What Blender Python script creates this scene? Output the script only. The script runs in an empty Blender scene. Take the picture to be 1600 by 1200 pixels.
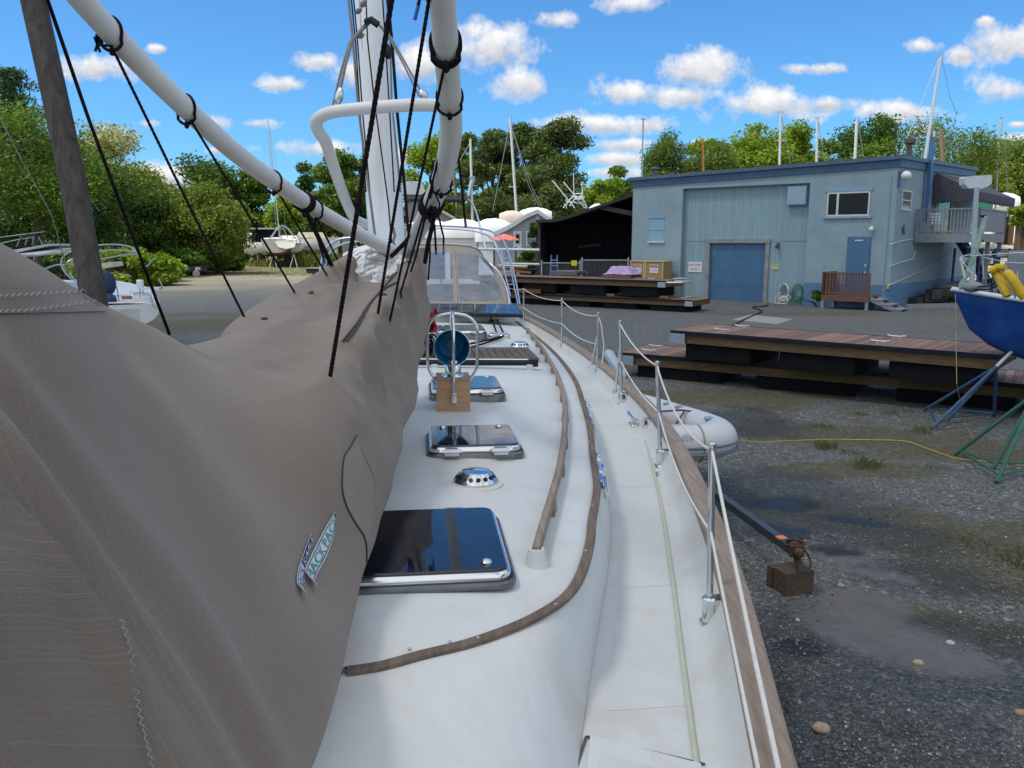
import bpy, bmesh, math, random
import numpy as np
from mathutils import Vector, Matrix
from mathutils.bvhtree import BVHTree
random.seed(7); rng = np.random.default_rng(7)
scene = bpy.context.scene
col = scene.collection
R = math.radians
HC = 3.0; PITCH = R(9.73); F = 1294.0
cP, sP = math.cos(PITCH), math.sin(PITCH)
def ray(px, py):
    u = (px-800)/F; v = (600-py)/F
    return Vector((u, cP+v*sP, -sP+v*cP))
CAM = Vector((0, 0, HC))
def D(px, py, y):
    d = ray(px, py); return CAM + d*(y/d.y)
def G(px, py, z=0.0):
    d = ray(px, py); return CAM + d*((z-HC)/d.z)
# ------------------------------------------------------------------ objects
def tag(o, label=None, cat=None, group=None, kind=None):
    if label: o['label'] = label
    if cat: o['category'] = cat
    if group: o['group'] = group
    if kind: o['kind'] = kind
    return o
def thing(name, loc, label, cat, group=None, rz=0.0):
    o = bpy.data.objects.new(name, None); col.objects.link(o)
    o.location = loc; o.rotation_euler = (0, 0, rz); o.empty_display_size = .2
    return tag(o, label, cat, group)
def root_of(o):
    while o.parent: o = o.parent
    return o
def copy_tree(o, parent=None):
    c = o.copy(); col.objects.link(c)
    if parent: c.parent = parent
    for ch in list(o.children): copy_tree(ch, c)
    return c
class MB:
    def __init__(s): s.v = []; s.f = []; s.uv = None
    def add(s, vs, fs):
        n = len(s.v); s.v += [tuple(v) for v in vs]; s.f += [tuple(i+n for i in f) for f in fs]; return s
    def box(s, c, d, M=None, taper=1.0):
        x, y, z = d[0]/2, d[1]/2, d[2]/2; c = Vector(c)
        vs = [Vector((sx*x*(taper if sz > 0 else 1), sy*y*(taper if sz > 0 else 1), sz*z)) for sz in (-1, 1) for sy in (-1, 1) for sx in (-1, 1)]
        if M is not None: vs = [M @ v for v in vs]
        return s.add([c+v for v in vs], [(0,2,3,1),(4,5,7,6),(0,1,5,4),(2,6,7,3),(0,4,6,2),(1,3,7,5)])
    def b2(s, a, b):
        a = Vector(a); b = Vector(b); return s.box((a+b)/2, [abs(b[i]-a[i]) for i in range(3)])
    def rbox(s, c, d, r=.02, M=None, n=4):
        "box with rounded vertical corners and a small top bevel"
        x, y, z = d; pts = []
        for (cx, cy, a0) in ((x/2-r, y/2-r, 0), (-x/2+r, y/2-r, 90), (-x/2+r, -y/2+r, 180), (x/2-r, -y/2+r, 270)):
            for k in range(n+1):
                a = R(a0+90*k/n); pts.append((cx+r*math.cos(a), cy+r*math.sin(a)))
        b = min(r*.3, z*.25); N = len(pts); vs = []
        for (zz, ins) in ((-z/2, 0), (z/2-b, 0), (z/2, b)):
            for p in pts:
                l = math.hypot(*p) or 1; vs.append(Vector((p[0]*(1-ins/l), p[1]*(1-ins/l), zz)))
        if M is not None: vs = [M @ v for v in vs]
        fs = [tuple(range(N-1, -1, -1)), tuple(range(2*N, 3*N))]
        for l in range(2):
            for i in range(N): j = (i+1) % N; fs.append((l*N+i, l*N+j, (l+1)*N+j, (l+1)*N+i))
        c = Vector(c); return s.add([c+v for v in vs], fs)
    def bar(s, p, q, w, h, up=(0, 0, 1)):
        p = Vector(p); q = Vector(q); d = (q-p); L = d.length; d.normalize()
        up = Vector(up); x = d.cross(up)
        if x.length < 1e-4: x = d.cross(Vector((1, 0, 0)))
        x.normalize(); u = x.cross(d)
        M = Matrix((x, d, u)).transposed()
        return s.box((p+q)/2, (w, L, h), M)
    def tube(s, pts, r, n=8, closed=False, caps=True):
        pts = [Vector(p) for p in pts]; N = len(pts)
        rs = r if isinstance(r, (list, tuple)) else [r]*N
        vs = []; prev = None
        for i, p in enumerate(pts):
            if closed: d = pts[(i+1) % N]-pts[i-1]
            else: d = pts[min(i+1, N-1)]-pts[max(i-1, 0)]
            if d.length < 1e-9: d = Vector((0, 0, 1))
            d.normalize()
            if prev is None:
                a = Vector((0, 0, 1)) if abs(d.z) < .9 else Vector((1, 0, 0)); x = d.cross(a)
            else: x = prev-d*prev.dot(d)
            if x.length < 1e-6: x = d.orthogonal()
            x.normalize(); prev = x; y = d.cross(x)
            for k in range(n):
                a = 2*math.pi*k/n; vs.append(p+(x*math.cos(a)+y*math.sin(a))*rs[i])
        fs = []
        for i in range(N if closed else N-1):
            j = (i+1) % N
            for k in range(n): l = (k+1) % n; fs.append((i*n+k, i*n+l, j*n+l, j*n+k))
        if caps and not closed: fs += [tuple(range(n-1, -1, -1)), tuple((N-1)*n+k for k in range(n))]
        return s.add(vs, fs)
    def lathe(s, prof, c, n=24, M=None):
        vs = []; c = Vector(c)
        for (r, z) in prof:
            for k in range(n):
                a = 2*math.pi*k/n; v = Vector((r*math.cos(a), r*math.sin(a), z)); vs.append(c+(M @ v if M is not None else v))
        fs = []
        for i in range(len(prof)-1):
            for k in range(n): l = (k+1) % n; fs.append((i*n+k, i*n+l, (i+1)*n+l, (i+1)*n+k))
        fs.append(tuple(range(n-1, -1, -1))); fs.append(tuple((len(prof)-1)*n+k for k in range(n)))
        return s.add(vs, fs)
    def prism(s, poly, ext):
        ext = Vector(ext); n = len(poly); a = [Vector(p) for p in poly]; b = [p+ext for p in a]
        return s.add(a+b, [tuple(range(n-1, -1, -1)), tuple(range(n, 2*n))]+[(i, (i+1) % n, n+(i+1) % n, n+i) for i in range(n)])
    def grid(s, rows, flip=False, closed=False):
        m = len(rows[0]); vs = [p for r in rows for p in r]; fs = []
        for i in range(len(rows)-1):
            for j in range(m if closed else m-1):
                k = (j+1) % m; f = (i*m+j, i*m+k, (i+1)*m+k, (i+1)*m+j); fs.append(f[::-1] if flip else f)
        return s.add(vs, fs)
    def ball(s, c, r, n=10, m=7):
        if not isinstance(r, (tuple, list)): r = (r, r, r)
        rows = []
        for i in range(m+1):
            t = math.pi*i/m
            rows.append([Vector(c)+Vector((r[0]*math.sin(t)*math.cos(2*math.pi*k/n), r[1]*math.sin(t)*math.sin(2*math.pi*k/n), -r[2]*math.cos(t))) for k in range(n)])
        return s.grid(rows, closed=True)
    def build(s, name, m, parent=None, local=False, smooth=False, label=None, recalc=False):
        off = Vector((0, 0, 0)) if (local or parent is None) else root_of(parent).location
        me = bpy.data.meshes.new(name)
        me.from_pydata([tuple(Vector(v)-off) for v in s.v], [], s.f)
        if recalc:
            bm = bmesh.new(); bm.from_mesh(me); bmesh.ops.remove_doubles(bm, verts=bm.verts, dist=1e-5)
            bmesh.ops.recalc_face_normals(bm, faces=bm.faces); bm.to_mesh(me); bm.free()
        me.update()
        if smooth:
            me.polygons.foreach_set('use_smooth', [True]*len(me.polygons))
            if smooth != 'all': me.set_sharp_from_angle(angle=R(smooth if smooth is not True else 40))
        if m: me.materials.append(m)
        o = bpy.data.objects.new(name, me); col.objects.link(o)
        if parent: o.parent = parent
        if label: o['label'] = label
        return o
    def build_thing(s, name, m, label, cat, group=None, **k):
        "single-mesh thing with its origin at its base"
        vs = np.array([tuple(v) for v in s.v]); c = Vector(((vs[:, 0].min()+vs[:, 0].max())/2, (vs[:, 1].min()+vs[:, 1].max())/2, vs[:, 2].min()))
        s.v = [tuple(Vector(v)-c) for v in s.v]
        o = s.build(name, m, None, local=True, **k); o.location = c
        return tag(o, label, cat, group)
def crv(pts, n=8, closed=False):
    "catmull-rom through pts"
    P = [Vector(p) for p in pts]; N = len(P); out = []
    for i in range(N if closed else N-1):
        p0 = P[i-1] if (closed or i > 0) else P[0]*2-P[1]
        p1 = P[i]; p2 = P[(i+1) % N]
        p3 = P[(i+2) % N] if (closed or i+2 < N) else P[-1]*2-P[-2]
        for k in range(n):
            t = k/n; out.append(.5*((2*p1)+(p2-p0)*t+(2*p0-5*p1+4*p2-p3)*t*t+(3*p1-p0-3*p2+p3)*t**3))
    if not closed: out.append(P[-1].copy())
    return out
def sag(p, q, s, n=12):
    p = Vector(p); q = Vector(q)
    return [p.lerp(q, i/n)-Vector((0, 0, s*4*(i/n)*(1-i/n))) for i in range(n+1)]
def text_mb(txt, size, extrude=0.0):
    cu = bpy.data.curves.new('lettering', 'FONT'); cu.body = txt; cu.size = size; cu.align_x = 'CENTER'; cu.align_y = 'CENTER'; cu.resolution_u = 3
    o = bpy.data.objects.new('lettering', cu); col.objects.link(o)
    dg = bpy.context.evaluated_depsgraph_get(); dg.update()
    me = o.evaluated_get(dg).to_mesh()
    vs = [v.co.copy() for v in me.vertices]; fs = [tuple(p.vertices) for p in me.polygons]
    o.evaluated_get(dg).to_mesh_clear(); bpy.data.objects.remove(o); bpy.data.curves.remove(cu)
    return vs, fs
# ------------------------------------------------------------------ materials
def N(nt, t, **kw):
    n = nt.nodes.new(t)
    for k, v in kw.items():
        if k in n.inputs: n.inputs[k].default_value = v
        else: setattr(n, k, v)
    return n
def newmat(name):
    m = bpy.data.materials.new(name); m.use_nodes = True; nt = m.node_tree
    return m, nt, nt.nodes['Principled BSDF']
def mix(nt, fac, a, b, mode='MIX'):
    n = nt.nodes.new('ShaderNodeMix'); n.data_type = 'RGBA'; n.blend_type = mode
    for sock, v in ((n.inputs[0], fac), (n.inputs[6], a), (n.inputs[7], b)):
        if hasattr(v, 'is_linked') or hasattr(v, 'links'): nt.links.new(v, sock)
        else: sock.default_value = v if not isinstance(v, tuple) else (*v[:3], 1)
    return n.outputs[2]
def math_(nt, op, a, b=0.0, c=None, clamp=False):
    n = nt.nodes.new('ShaderNodeMath'); n.operation = op; n.use_clamp = clamp
    for i, v in enumerate((a, b) if c is None else (a, b, c)):
        if hasattr(v, 'links'): nt.links.new(v, n.inputs[i])
        else: n.inputs[i].default_value = v
    return n.outputs[0]
def ramp(nt, fac, stops):
    n = nt.nodes.new('ShaderNodeValToRGB'); nt.links.new(fac, n.inputs[0]); e = n.color_ramp.elements
    while len(e) < len(stops): e.new(0.5)
    for k, (p, c) in enumerate(stops): e[k].position = p; e[k].color = (*c, 1) if len(c) == 3 else c
    return n.outputs[0]
def noise(nt, vec, scale, detail=4, rough=.55, dist=0.0):
    n = N(nt, 'ShaderNodeTexNoise', Scale=scale, Detail=detail, Roughness=rough, Distortion=dist)
    if vec is not None: nt.links.new(vec, n.inputs['Vector'])
    return n.outputs['Fac']
def objco(nt, scale=(1, 1, 1), rot=(0, 0, 0), kind='Object'):
    tc = nt.nodes.new('ShaderNodeTexCoord'); mp = nt.nodes.new('ShaderNodeMapping')
    mp.inputs['Scale'].default_value = scale; mp.inputs['Rotation'].default_value = rot
    nt.links.new(tc.outputs[kind], mp.inputs['Vector']); return mp.outputs[0]
def bump(nt, bs, h, strength=.3, dist=.01):
    b = N(nt, 'ShaderNodeBump', Strength=strength, Distance=dist); nt.links.new(h, b.inputs['Height']); nt.links.new(b.outputs[0], bs.inputs['Normal'])
CACHE = {}
def each(fn, items):
    for it in items: fn(it)
def mat(name, c, rough=.6, metal=0., var=.12, scale=6., stretch=(1, 1, 1), dirt=None, bmp=0., spec=.5, bscale=None, emit=None):
    "painted / plain surface: colour drifts a little with noise, optional dirt colour in blotches, optional bump"
    if name in CACHE: return CACHE[name]
    m, nt, bs = newmat(name); v = objco(nt, stretch)
    n1 = noise(nt, v, scale, 6, .6)
    a = tuple(min(1, x*(1-var)) for x in c); b = tuple(min(1, x*(1+var)) for x in c)
    cc = ramp(nt, n1, [(.3, a), (.7, b)])
    if dirt:
        n2 = noise(nt, v, scale*.35, 6, .65, .5); k = ramp(nt, n2, [(dirt[1], (0, 0, 0)), (dirt[1]+.18, (dirt[2],)*3)])
        cc = mix(nt, k, cc, dirt[0])
    nt.links.new(cc, bs.inputs['Base Color'])
    bs.inputs['Roughness'].default_value = rough; bs.inputs['Metallic'].default_value = metal; bs.inputs['Specular IOR Level'].default_value = spec
    if bmp: bump(nt, bs, noise(nt, v, bscale or scale*4, 5, .6), bmp, .01)
    CACHE[name] = m; return m
def woodmat(name, c1, c2, rough=.65, stretch=(30, 2, 30), scale=1.5):
    if name in CACHE: return CACHE[name]
    m, nt, bs = newmat(name); v = objco(nt, stretch)
    n = noise(nt, v, scale, 8, .65, .4); n2 = noise(nt, objco(nt), 3., 4)
    cc = ramp(nt, n, [(.3, c1), (.7, c2)]); cc = mix(nt, math_(nt, 'MULTIPLY', n2, .35), cc, tuple(x*.7 for x in c1))
    nt.links.new(cc, bs.inputs['Base Color']); bs.inputs['Roughness'].default_value = rough; bs.inputs['Specular IOR Level'].default_value = .25
    bump(nt, bs, n, .35, .004); CACHE[name] = m; return m
M_gel = None
def make_gel():
    m, nt, bs = newmat('aged_white_gelcoat'); v = objco(nt)
    n = noise(nt, v, 1.6, 6, .6, .6); n2 = noise(nt, v, 5., 7, .65, .3); n3 = noise(nt, v, 60., 3)
    cc = mix(nt, ramp(nt, n, [(.5, (0, 0, 0)), (.6, (.55, .55, .55)), (.75, (.9,)*3)]), (.595, .62, .61), (.535, .52, .465))
    cc = mix(nt, ramp(nt, n2, [(.55, (0, 0, 0)), (.72, (.5,)*3)]), cc, (.545, .585, .59))
    n4 = noise(nt, objco(nt, (1.1, .8, 1)), 2.2, 10, .72, .6)
    cc = mix(nt, ramp(nt, n4, [(.56, (0, 0, 0)), (.62, (.3,)*3), (.8, (.5,)*3)]), cc, (.52, .49, .425))
    nt.links.new(cc, bs.inputs['Base Color']); rr = ramp(nt, n2, [(.3, (.42,)*3), (.7, (.6,)*3)])
    nt.links.new(rr, bs.inputs['Roughness']); bs.inputs['Specular IOR Level'].default_value = .28
    bump(nt, bs, n3, .06, .003); return m
M_gel = make_gel()
def make_nonskid():
    m, nt, bs = newmat('grey_nonskid_deck'); v = objco(nt)
    n = noise(nt, v, 2.2, 6, .65, .5); n2 = noise(nt, v, 9., 6, .65)
    cc = ramp(nt, n, [(.35, (.535, .56, .55)), (.6, (.585, .605, .59)), (.75, (.56, .55, .505))])
    cc = mix(nt, ramp(nt, n2, [(.5, (0, 0, 0)), (.8, (.4,)*3)]), cc, (.50, .51, .51)); nt.links.new(cc, bs.inputs['Base Color'])
    bs.inputs['Roughness'].default_value = .75; bs.inputs['Specular IOR Level'].default_value = .2
    vo = N(nt, 'ShaderNodeTexVoronoi', Scale=220.); nt.links.new(v, vo.inputs['Vector']); bump(nt, bs, vo.outputs['Distance'], .3, .002); return m
M_nonskid = make_nonskid()
M_chrome = mat('polished_stainless', (.72, .74, .76), .12, 1., .06, 12)
M_alu = mat('brushed_aluminium', (.62, .64, .66), .32, 1., .1, 20)
M_galv = mat('galvanised_steel', (.42, .45, .47), .5, .7, .15, 10)
M_teak = woodmat('weathered_teak', (.21, .155, .115), (.38, .31, .25), stretch=(40, 3, 40))
M_teakdark = woodmat('grey_brown_teak', (.10, .075, .055), (.25, .19, .145), stretch=(30, 3, 30))
M_spar = woodmat('bare_grey_spar_wood', (.032, .028, .026), (.115, .098, .088), .8, (40, 40, 1.5), 1.2)
M_black = mat('black_plastic', (.012, .012, .014), .45, 0, .2, spec=.3)
M_rubber = mat('black_rubber', (.010, .013, .020), .75, 0, .25, 8, spec=.2)
M_whitep = mat('white_tube_coating', (.68, .68, .66), .45, 0, .06, 5, dirt=((.35, .33, .29), .6, .55), spec=.35)
M_mast = mat('white_mast_paint', (.76, .79, .82), .3, 0, .04, 3, (6, 6, .4), dirt=((.55, .55, .54), .55, .5))
M_rope = mat('white_rope', (.62, .62, .58), .8, 0, .1, 60)
M_greyrope = mat('grey_rope', (.22, .22, .21), .85, 0, .3, 80)
def ropemat(name, a, b, s):
    m, nt, bs = newmat(name); v = objco(nt, (s, s, s)); n = noise(nt, v, 1., 2)
    nt.links.new(ramp(nt, n, [(.42, a), (.6, b)]), bs.inputs['Base Color']); bs.inputs['Roughness'].default_value = .9; bs.inputs['Specular IOR Level'].default_value = .15
    bump(nt, bs, n, .5, .004); return m
M_blackrope = ropemat('black_braided_rope', (.006, .006, .008), (.022, .016, .018), 90)
M_bluetape = mat('blue_whipping_tape', (.03, .12, .45), .6)
def make_glass(name, c, rough=.02, spec=.6):
    m, nt, bs = newmat(name); n = noise(nt, objco(nt), 9., 5, .6)
    nt.links.new(ramp(nt, n, [(.4, c), (.75, tuple(x*1.6+.004 for x in c))]), bs.inputs['Base Color'])
    nt.links.new(ramp(nt, noise(nt, objco(nt), 14., 7, .7), [(.45, (rough,)*3), (.85, (rough+.14,)*3)]), bs.inputs['Roughness'])
    bs.inputs['Specular IOR Level'].default_value = spec; return m
M_smoke = make_glass('smoked_acrylic', (.006, .008, .016), .03, .75)
M_window = make_glass('dark_window_glass', (.005, .006, .008), .04, .22)
M_mirror = mat('tinted_mirror_glass', (.16, .34, .62), .06, 1., .05)
def make_vinyl():
    m, nt, bs = newmat('hazy_clear_vinyl'); nt.nodes.remove(bs); out = nt.nodes['Material Output']
    t = N(nt, 'ShaderNodeBsdfTransparent'); t.inputs[0].default_value = (.60, .72, .84, 1)
    g = N(nt, 'ShaderNodeBsdfGlossy', Roughness=.12); d = N(nt, 'ShaderNodeBsdfDiffuse'); d.inputs[0].default_value = (.36, .46, .56, 1)
    n = noise(nt, objco(nt, (1, 1, 3)), 3., 6, .6, 1.)
    m1 = nt.nodes.new('ShaderNodeMixShader'); nt.links.new(ramp(nt, n, [(.35, (.08,)*3), (.7, (.30,)*3)]), m1.inputs[0]); nt.links.new(t.outputs[0], m1.inputs[1]); nt.links.new(d.outputs[0], m1.inputs[2])
    m2 = nt.nodes.new('ShaderNodeMixShader'); m2.inputs[0].default_value = .2; nt.links.new(m1.outputs[0], m2.inputs[1]); nt.links.new(g.outputs[0], m2.inputs[2])
    nt.links.new(m2.outputs[0], out.inputs[0]); bump_n = N(nt, 'ShaderNodeBump', Strength=.3, Distance=.02); nt.links.new(noise(nt, objco(nt), 2.5, 3), bump_n.inputs['Height']); nt.links.new(bump_n.outputs[0], g.inputs['Normal'])
    return m
M_vinyl = make_vinyl()
# ------------------------------------------------------------------ world, sun, camera
SUN_EL, SUN_AZ = R(63), R(-112)      # azimuth measured from +Y towards +X
w = bpy.data.worlds.new('World'); scene.world = w; w.use_nodes = True
nt = w.node_tree; bg = nt.nodes['Background']
sky = N(nt, 'ShaderNodeTexSky'); sky.sky_type = 'NISHITA'; sky.sun_disc = False; sky.sun_elevation = SUN_EL; sky.sun_rotation = SUN_AZ
sky.air_density = 1.0; sky.dust_density = .4; sky.ozone_density = 2.5
tc = nt.nodes.new('ShaderNodeTexCoord'); sep = nt.nodes.new('ShaderNodeSeparateXYZ'); nt.links.new(tc.outputs['Generated'], sep.inputs[0])
yy = math_(nt, 'MAXIMUM', math_(nt, 'ABSOLUTE', sep.outputs['Y']), .05)
cu = math_(nt, 'DIVIDE', sep.outputs['X'], yy); cv = math_(nt, 'DIVIDE', sep.outputs['Z'], yy)
cmb = nt.nodes.new('ShaderNodeCombineXYZ'); nt.links.new(cu, cmb.inputs[0]); nt.links.new(cv, cmb.inputs[1])
wn = N(nt, 'ShaderNodeTexNoise', Scale=16., Detail=8., Roughness=.58); nt.links.new(cmb.outputs[0], wn.inputs['Vector'])
wn2 = N(nt, 'ShaderNodeTexNoise', Scale=40., Detail=9., Roughness=.68); nt.links.new(cmb.outputs[0], wn2.inputs['Vector'])
CLOUDS = [(150,104,78,23),(245,76,20,8),(330,191,38,14),(232,193,22,9),(402,193,32,9),(440,132,42,13),(268,277,55,24),(490,232,72,15),(500,97,38,14),(560,112,48,30),
 (650,100,52,30),(765,75,85,40),(868,33,38,15),(812,131,58,27),(990,7,52,14),(1092,108,78,34),(985,146,62,22),(1065,150,82,18),(1195,162,112,26),(1292,163,46,13),
 (1270,107,56,10),(1440,73,36,13),(1500,86,24,13),(1582,66,60,30),(1540,33,15,8),(1580,140,66,22),(1418,176,78,17),(890,195,62,18),(948,196,55,17),(1010,194,46,18),
 (980,226,62,10),(965,250,60,12),(960,270,46,10),(1590,215,26,9),(1440,203,32,9),(345,235,26,6),(640,245,40,14),(1100,222,20,6),(1590,195,20,6),(100,118,12,6)]
dens = None; low = None
for (px, py, rx, ry) in CLOUDS:
    d0 = ray(px, py); u0, v0 = d0.x/d0.y, d0.z/d0.y
    q = nt.nodes.new('ShaderNodeVectorMath'); q.operation = 'SUBTRACT'; nt.links.new(cmb.outputs[0], q.inputs[0]); q.inputs[1].default_value = (u0, v0, 0)
    q2 = nt.nodes.new('ShaderNodeVectorMath'); q2.operation = 'MULTIPLY'; nt.links.new(q.outputs[0], q2.inputs[0]); q2.inputs[1].default_value = (F/rx*.92, F/ry*.92, 0)
    q3 = nt.nodes.new('ShaderNodeVectorMath'); q3.operation = 'LENGTH'; nt.links.new(q2.outputs[0], q3.inputs[0])
    one = math_(nt, 'SUBTRACT', 1.0, q3.outputs['Value'])
    dens = one if dens is None else math_(nt, 'SMOOTH_MAX', dens, one, .12)
    sp_ = nt.nodes.new('ShaderNodeSeparateXYZ'); nt.links.new(q2.outputs[0], sp_.inputs[0])
    lw = math_(nt, 'MULTIPLY', math_(nt, 'MAXIMUM', one, 0.0), math_(nt, 'MULTIPLY', sp_.outputs['Y'], -1.0))
    low = lw if low is None else math_(nt, 'ADD', low, lw)
dens = math_(nt, 'MAXIMUM', dens, -1.0)
tot = math_(nt, 'ADD', dens, math_(nt, 'MULTIPLY', math_(nt, 'SUBTRACT', wn.outputs['Fac'], .5), 2.3))
tot = math_(nt, 'ADD', tot, math_(nt, 'MULTIPLY', math_(nt, 'SUBTRACT', wn2.outputs['Fac'], .5), 1.5))
mask = ramp(nt, tot, [(.03, (0, 0, 0)), (.30, (.42,)*3), (.72, (.97,)*3)])
front = ramp(nt, sep.outputs['Z'], [(-.02, (0, 0, 0)), (.02, (1, 1, 1))])
shade = math_(nt, 'ADD', math_(nt, 'MULTIPLY', low, .8), math_(nt, 'MULTIPLY', math_(nt, 'SUBTRACT', .5, wn2.outputs['Fac']), .9))
ccol = ramp(nt, math_(nt, 'ADD', shade, .35), [(.05, (8.6, 8.5, 8.5)), (.6, (4.9, 5.1, 5.6))])
sk = mix(nt, 1.0, sky.outputs[0], (.50, 1.0, 1.42), 'MULTIPLY')
fin = mix(nt, math_(nt, 'MULTIPLY', mask, front), sk, ccol)
# broken cloud overhead and behind the viewer (keeps the low sky ahead clear)
hi = N(nt, 'ShaderNodeTexNoise', Scale=2.6, Detail=6., Roughness=.55); nt.links.new(tc.outputs['Generated'], hi.inputs['Vector'])
elev = math_(nt, 'SUBTRACT', math_(nt, 'MULTIPLY', sep.outputs['Z'], 1.0), math_(nt, 'MULTIPLY', sep.outputs['Y'], .55))
him = math_(nt, 'MULTIPLY', ramp(nt, elev, [(.12, (0, 0, 0)), (.35, (1, 1, 1))]), ramp(nt, hi.outputs['Fac'], [(.38, (.25,)*3), (.56, (1,)*3)]))
fin = mix(nt, math_(nt, 'MULTIPLY', him, front), fin, (8.6, 8.7, 8.9))
nt.links.new(fin, bg.inputs['Color']); bg.inputs['Strength'].default_value = .10
sl = bpy.data.lights.new('sun', 'SUN'); sl.energy = 4.2; sl.angle = R(9); sl.color = (1, .955, .88)
so = bpy.data.objects.new('sun', sl); col.objects.link(so)
sd = Vector((math.sin(SUN_AZ)*math.cos(SUN_EL), math.cos(SUN_AZ)*math.cos(SUN_EL), math.sin(SUN_EL)))
so.rotation_euler = sd.to_track_quat('Z', 'Y').to_euler(); so.location = (-20, 30, 60)
cam = bpy.data.cameras.new('camera'); cam.sensor_width = 36; cam.lens = F/1600*36; cam.clip_start = .05; cam.clip_end = 3000
co = bpy.data.objects.new('camera', cam); col.objects.link(co); co.location = CAM; co.rotation_euler = (R(90)-PITCH, 0, 0); scene.camera = co
scene.render.resolution_x, scene.render.resolution_y = 1024, 768
scene.view_settings.view_transform = 'Standard'; scene.view_settings.look = 'None'; scene.view_settings.exposure = .27; scene.view_settings.gamma = 1
# =================================================================== the sailboat we stand on
E = Vector((-.1123, .9937, 0)); RR = Vector((.9937, .1123, 0)); O = Vector((-.22, 0, 0))
ZD = 1.62
def BL(a, b, z): return O + E*a + RR*b + Vector((0, 0, z))
def toab(p): q = Vector(p)-O; return q.dot(E), q.dot(RR)
DX = np.linspace(-1.6, 15.6, 700)
def dense(tab, k=14):
    t = np.array(tab); y = np.interp(DX, t[:, 0], t[:, 1])
    for _ in range(3): y = np.convolve(np.pad(y, k, 'edge'), np.ones(2*k+1)/(2*k+1), 'valid')
    return lambda a: float(np.interp(a, DX, y))
RB = dense([(-1.6,-.1),(-1.2,.0),(-.6,.27),(0,.48),(1,.77),(1.9,1.02),(2.6,1.233),(3.222,1.384),(4.02,1.553),(4.9,1.729),(5.78,1.847),(6.67,1.924),(7.8,1.985),(9.28,2.01),(11.2,2.0),(13.06,1.94),(15.6,1.72)])
ROOF = [(2.0,0),(2.02,.1),(2.067,.206),(2.12,.34),(2.2,.47),(2.29,.575),(2.4,.665),(2.568,.743),(2.845,.83),(3.11,.895),(3.54,1.007),(4.1,1.106),(4.77,1.228),(5.515,1.335),(6.377,1.45),(7.325,1.525),(8.348,1.57),(9.6,1.585),(10.8,1.575),(12.0,1.56),(13.6,1.5)]
FOOT = [(1.1,0),(1.12,.14),(1.2,.29),(1.38,.42),(1.65,.535),(1.95,.62),(2.24,.7),(2.55,.79),(2.9,.895),(3.2,.985),(3.73,1.126),(4.228,1.225),(5.0,1.36),(5.7,1.46),(6.5,1.575),(7.38,1.68),(8.4,1.76),(9.6,1.80),(10.8,1.79),(12.0,1.765),(13.6,1.70)]
ROOFc = [Vector((a, b, 0)) for a, b in ROOF]; FOOTc = [Vector((a, b, 0)) for a, b in FOOT]
ROOFc = crv(ROOFc, 6); FOOTc = crv(FOOTc, 6)
NS = len(ROOFc)
def crown(a): 
    t = max(0, min(1, (a-1.9)/1.5)); return 1.9+.06*(t*(2-t))
PF = 12
def sidept(i, f, sg=1):
    p = ROOFc[i].lerp(FOOTc[i], f)
    fr = max(0., min(1., (2.7-ROOFc[i].x)/.7))        # front slope: gentle S; sides: steep with a cove at the foot
    zs = 1-f**1.25; zf = 1-(f*f*(3-2*f))*.75-.25*f
    zz = zs*(1-fr)+zf*fr
    return BL(p.x, p.y*sg, ZD+.004+(1.9-ZD-.004)*zz)
boat = thing('sailboat', BL(6, 0, 0), 'white cruising sailboat hauled out, teak trim, seen from its own foredeck looking aft', 'sailboat')
# hull, seen only from outside
mb = MB(); rows = []
for a in np.linspace(-1.35, 15.5, 50):
    r = []; B = RB(a)
    for sg in (1, -1):
        k = 1 if sg == 1 else .86
        pr = [((B+.13)*k, 1.748), ((B+.12)*k, 1.5), (B*.97*k, 1.1), (B*.75*k, .72), (B*.3*k, .5), (0, .42)]
        pr = [BL(a, sg*max(0, b), z+max(0, (.4-a))*.35*(1.75-z)) for b, z in pr]
        r += pr if sg == 1 else pr[::-1][1:]
    rows.append(r)
mb.grid(rows); mb.add(rows[-1], [tuple(range(len(rows[-1])))])
mb.build('hull', mat('white_hull_paint', (.66, .67, .67), .25, 0, .03), boat, smooth=True)
mb = MB(); mb.prism([BL(4, .16, .5), BL(8, .16, .5), BL(7.4, .16, 0), BL(4.4, .16, 0)], RR*-.32); mb.build('keel', mat('keel_antifouling', (.03, .05, .1), .7), boat)
# deck sheet with a cove up to the bulwark
mb = MB(); rows = []
for a in np.linspace(-1.3, 15.4, 120):
    B = RB(a); BLft = max(B*.86, .0); B = max(B, 0)
    rows.append([BL(a, -BLft-.045, 1.75), BL(a, -BLft-.012, 1.66), BL(a, -BLft+.02, ZD+.008), BL(a, -BLft*.7, ZD), BL(a, 0, ZD), BL(a, B*.7, ZD), BL(a, B-.075, ZD), BL(a, B-.035, ZD+.006), BL(a, B-.008, ZD+.028), BL(a, B+.012, ZD+.062), BL(a, B+.045, 1.75)])
mb.grid(rows, flip=True); mb.build('deck', M_gel, boat, smooth='all')
# cap rail
for sg in (1, -1):
    mb = MB(); rows = []
    for a in np.linspace(-1.25, 15.4, 140):
        B = max(RB(a), 0)*(1 if sg == 1 else .86)
        rows.append([BL(a, sg*(B+x), z) for x, z in ((.03, 1.752), (.03, 1.770), (.038, 1.779), (.124, 1.779), (.135, 1.770), (.135, 1.752))])
    mb.grid(rows, closed=True, flip=(sg < 0)); mb.build('cap_rail', M_teak, boat, smooth=True)
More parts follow.
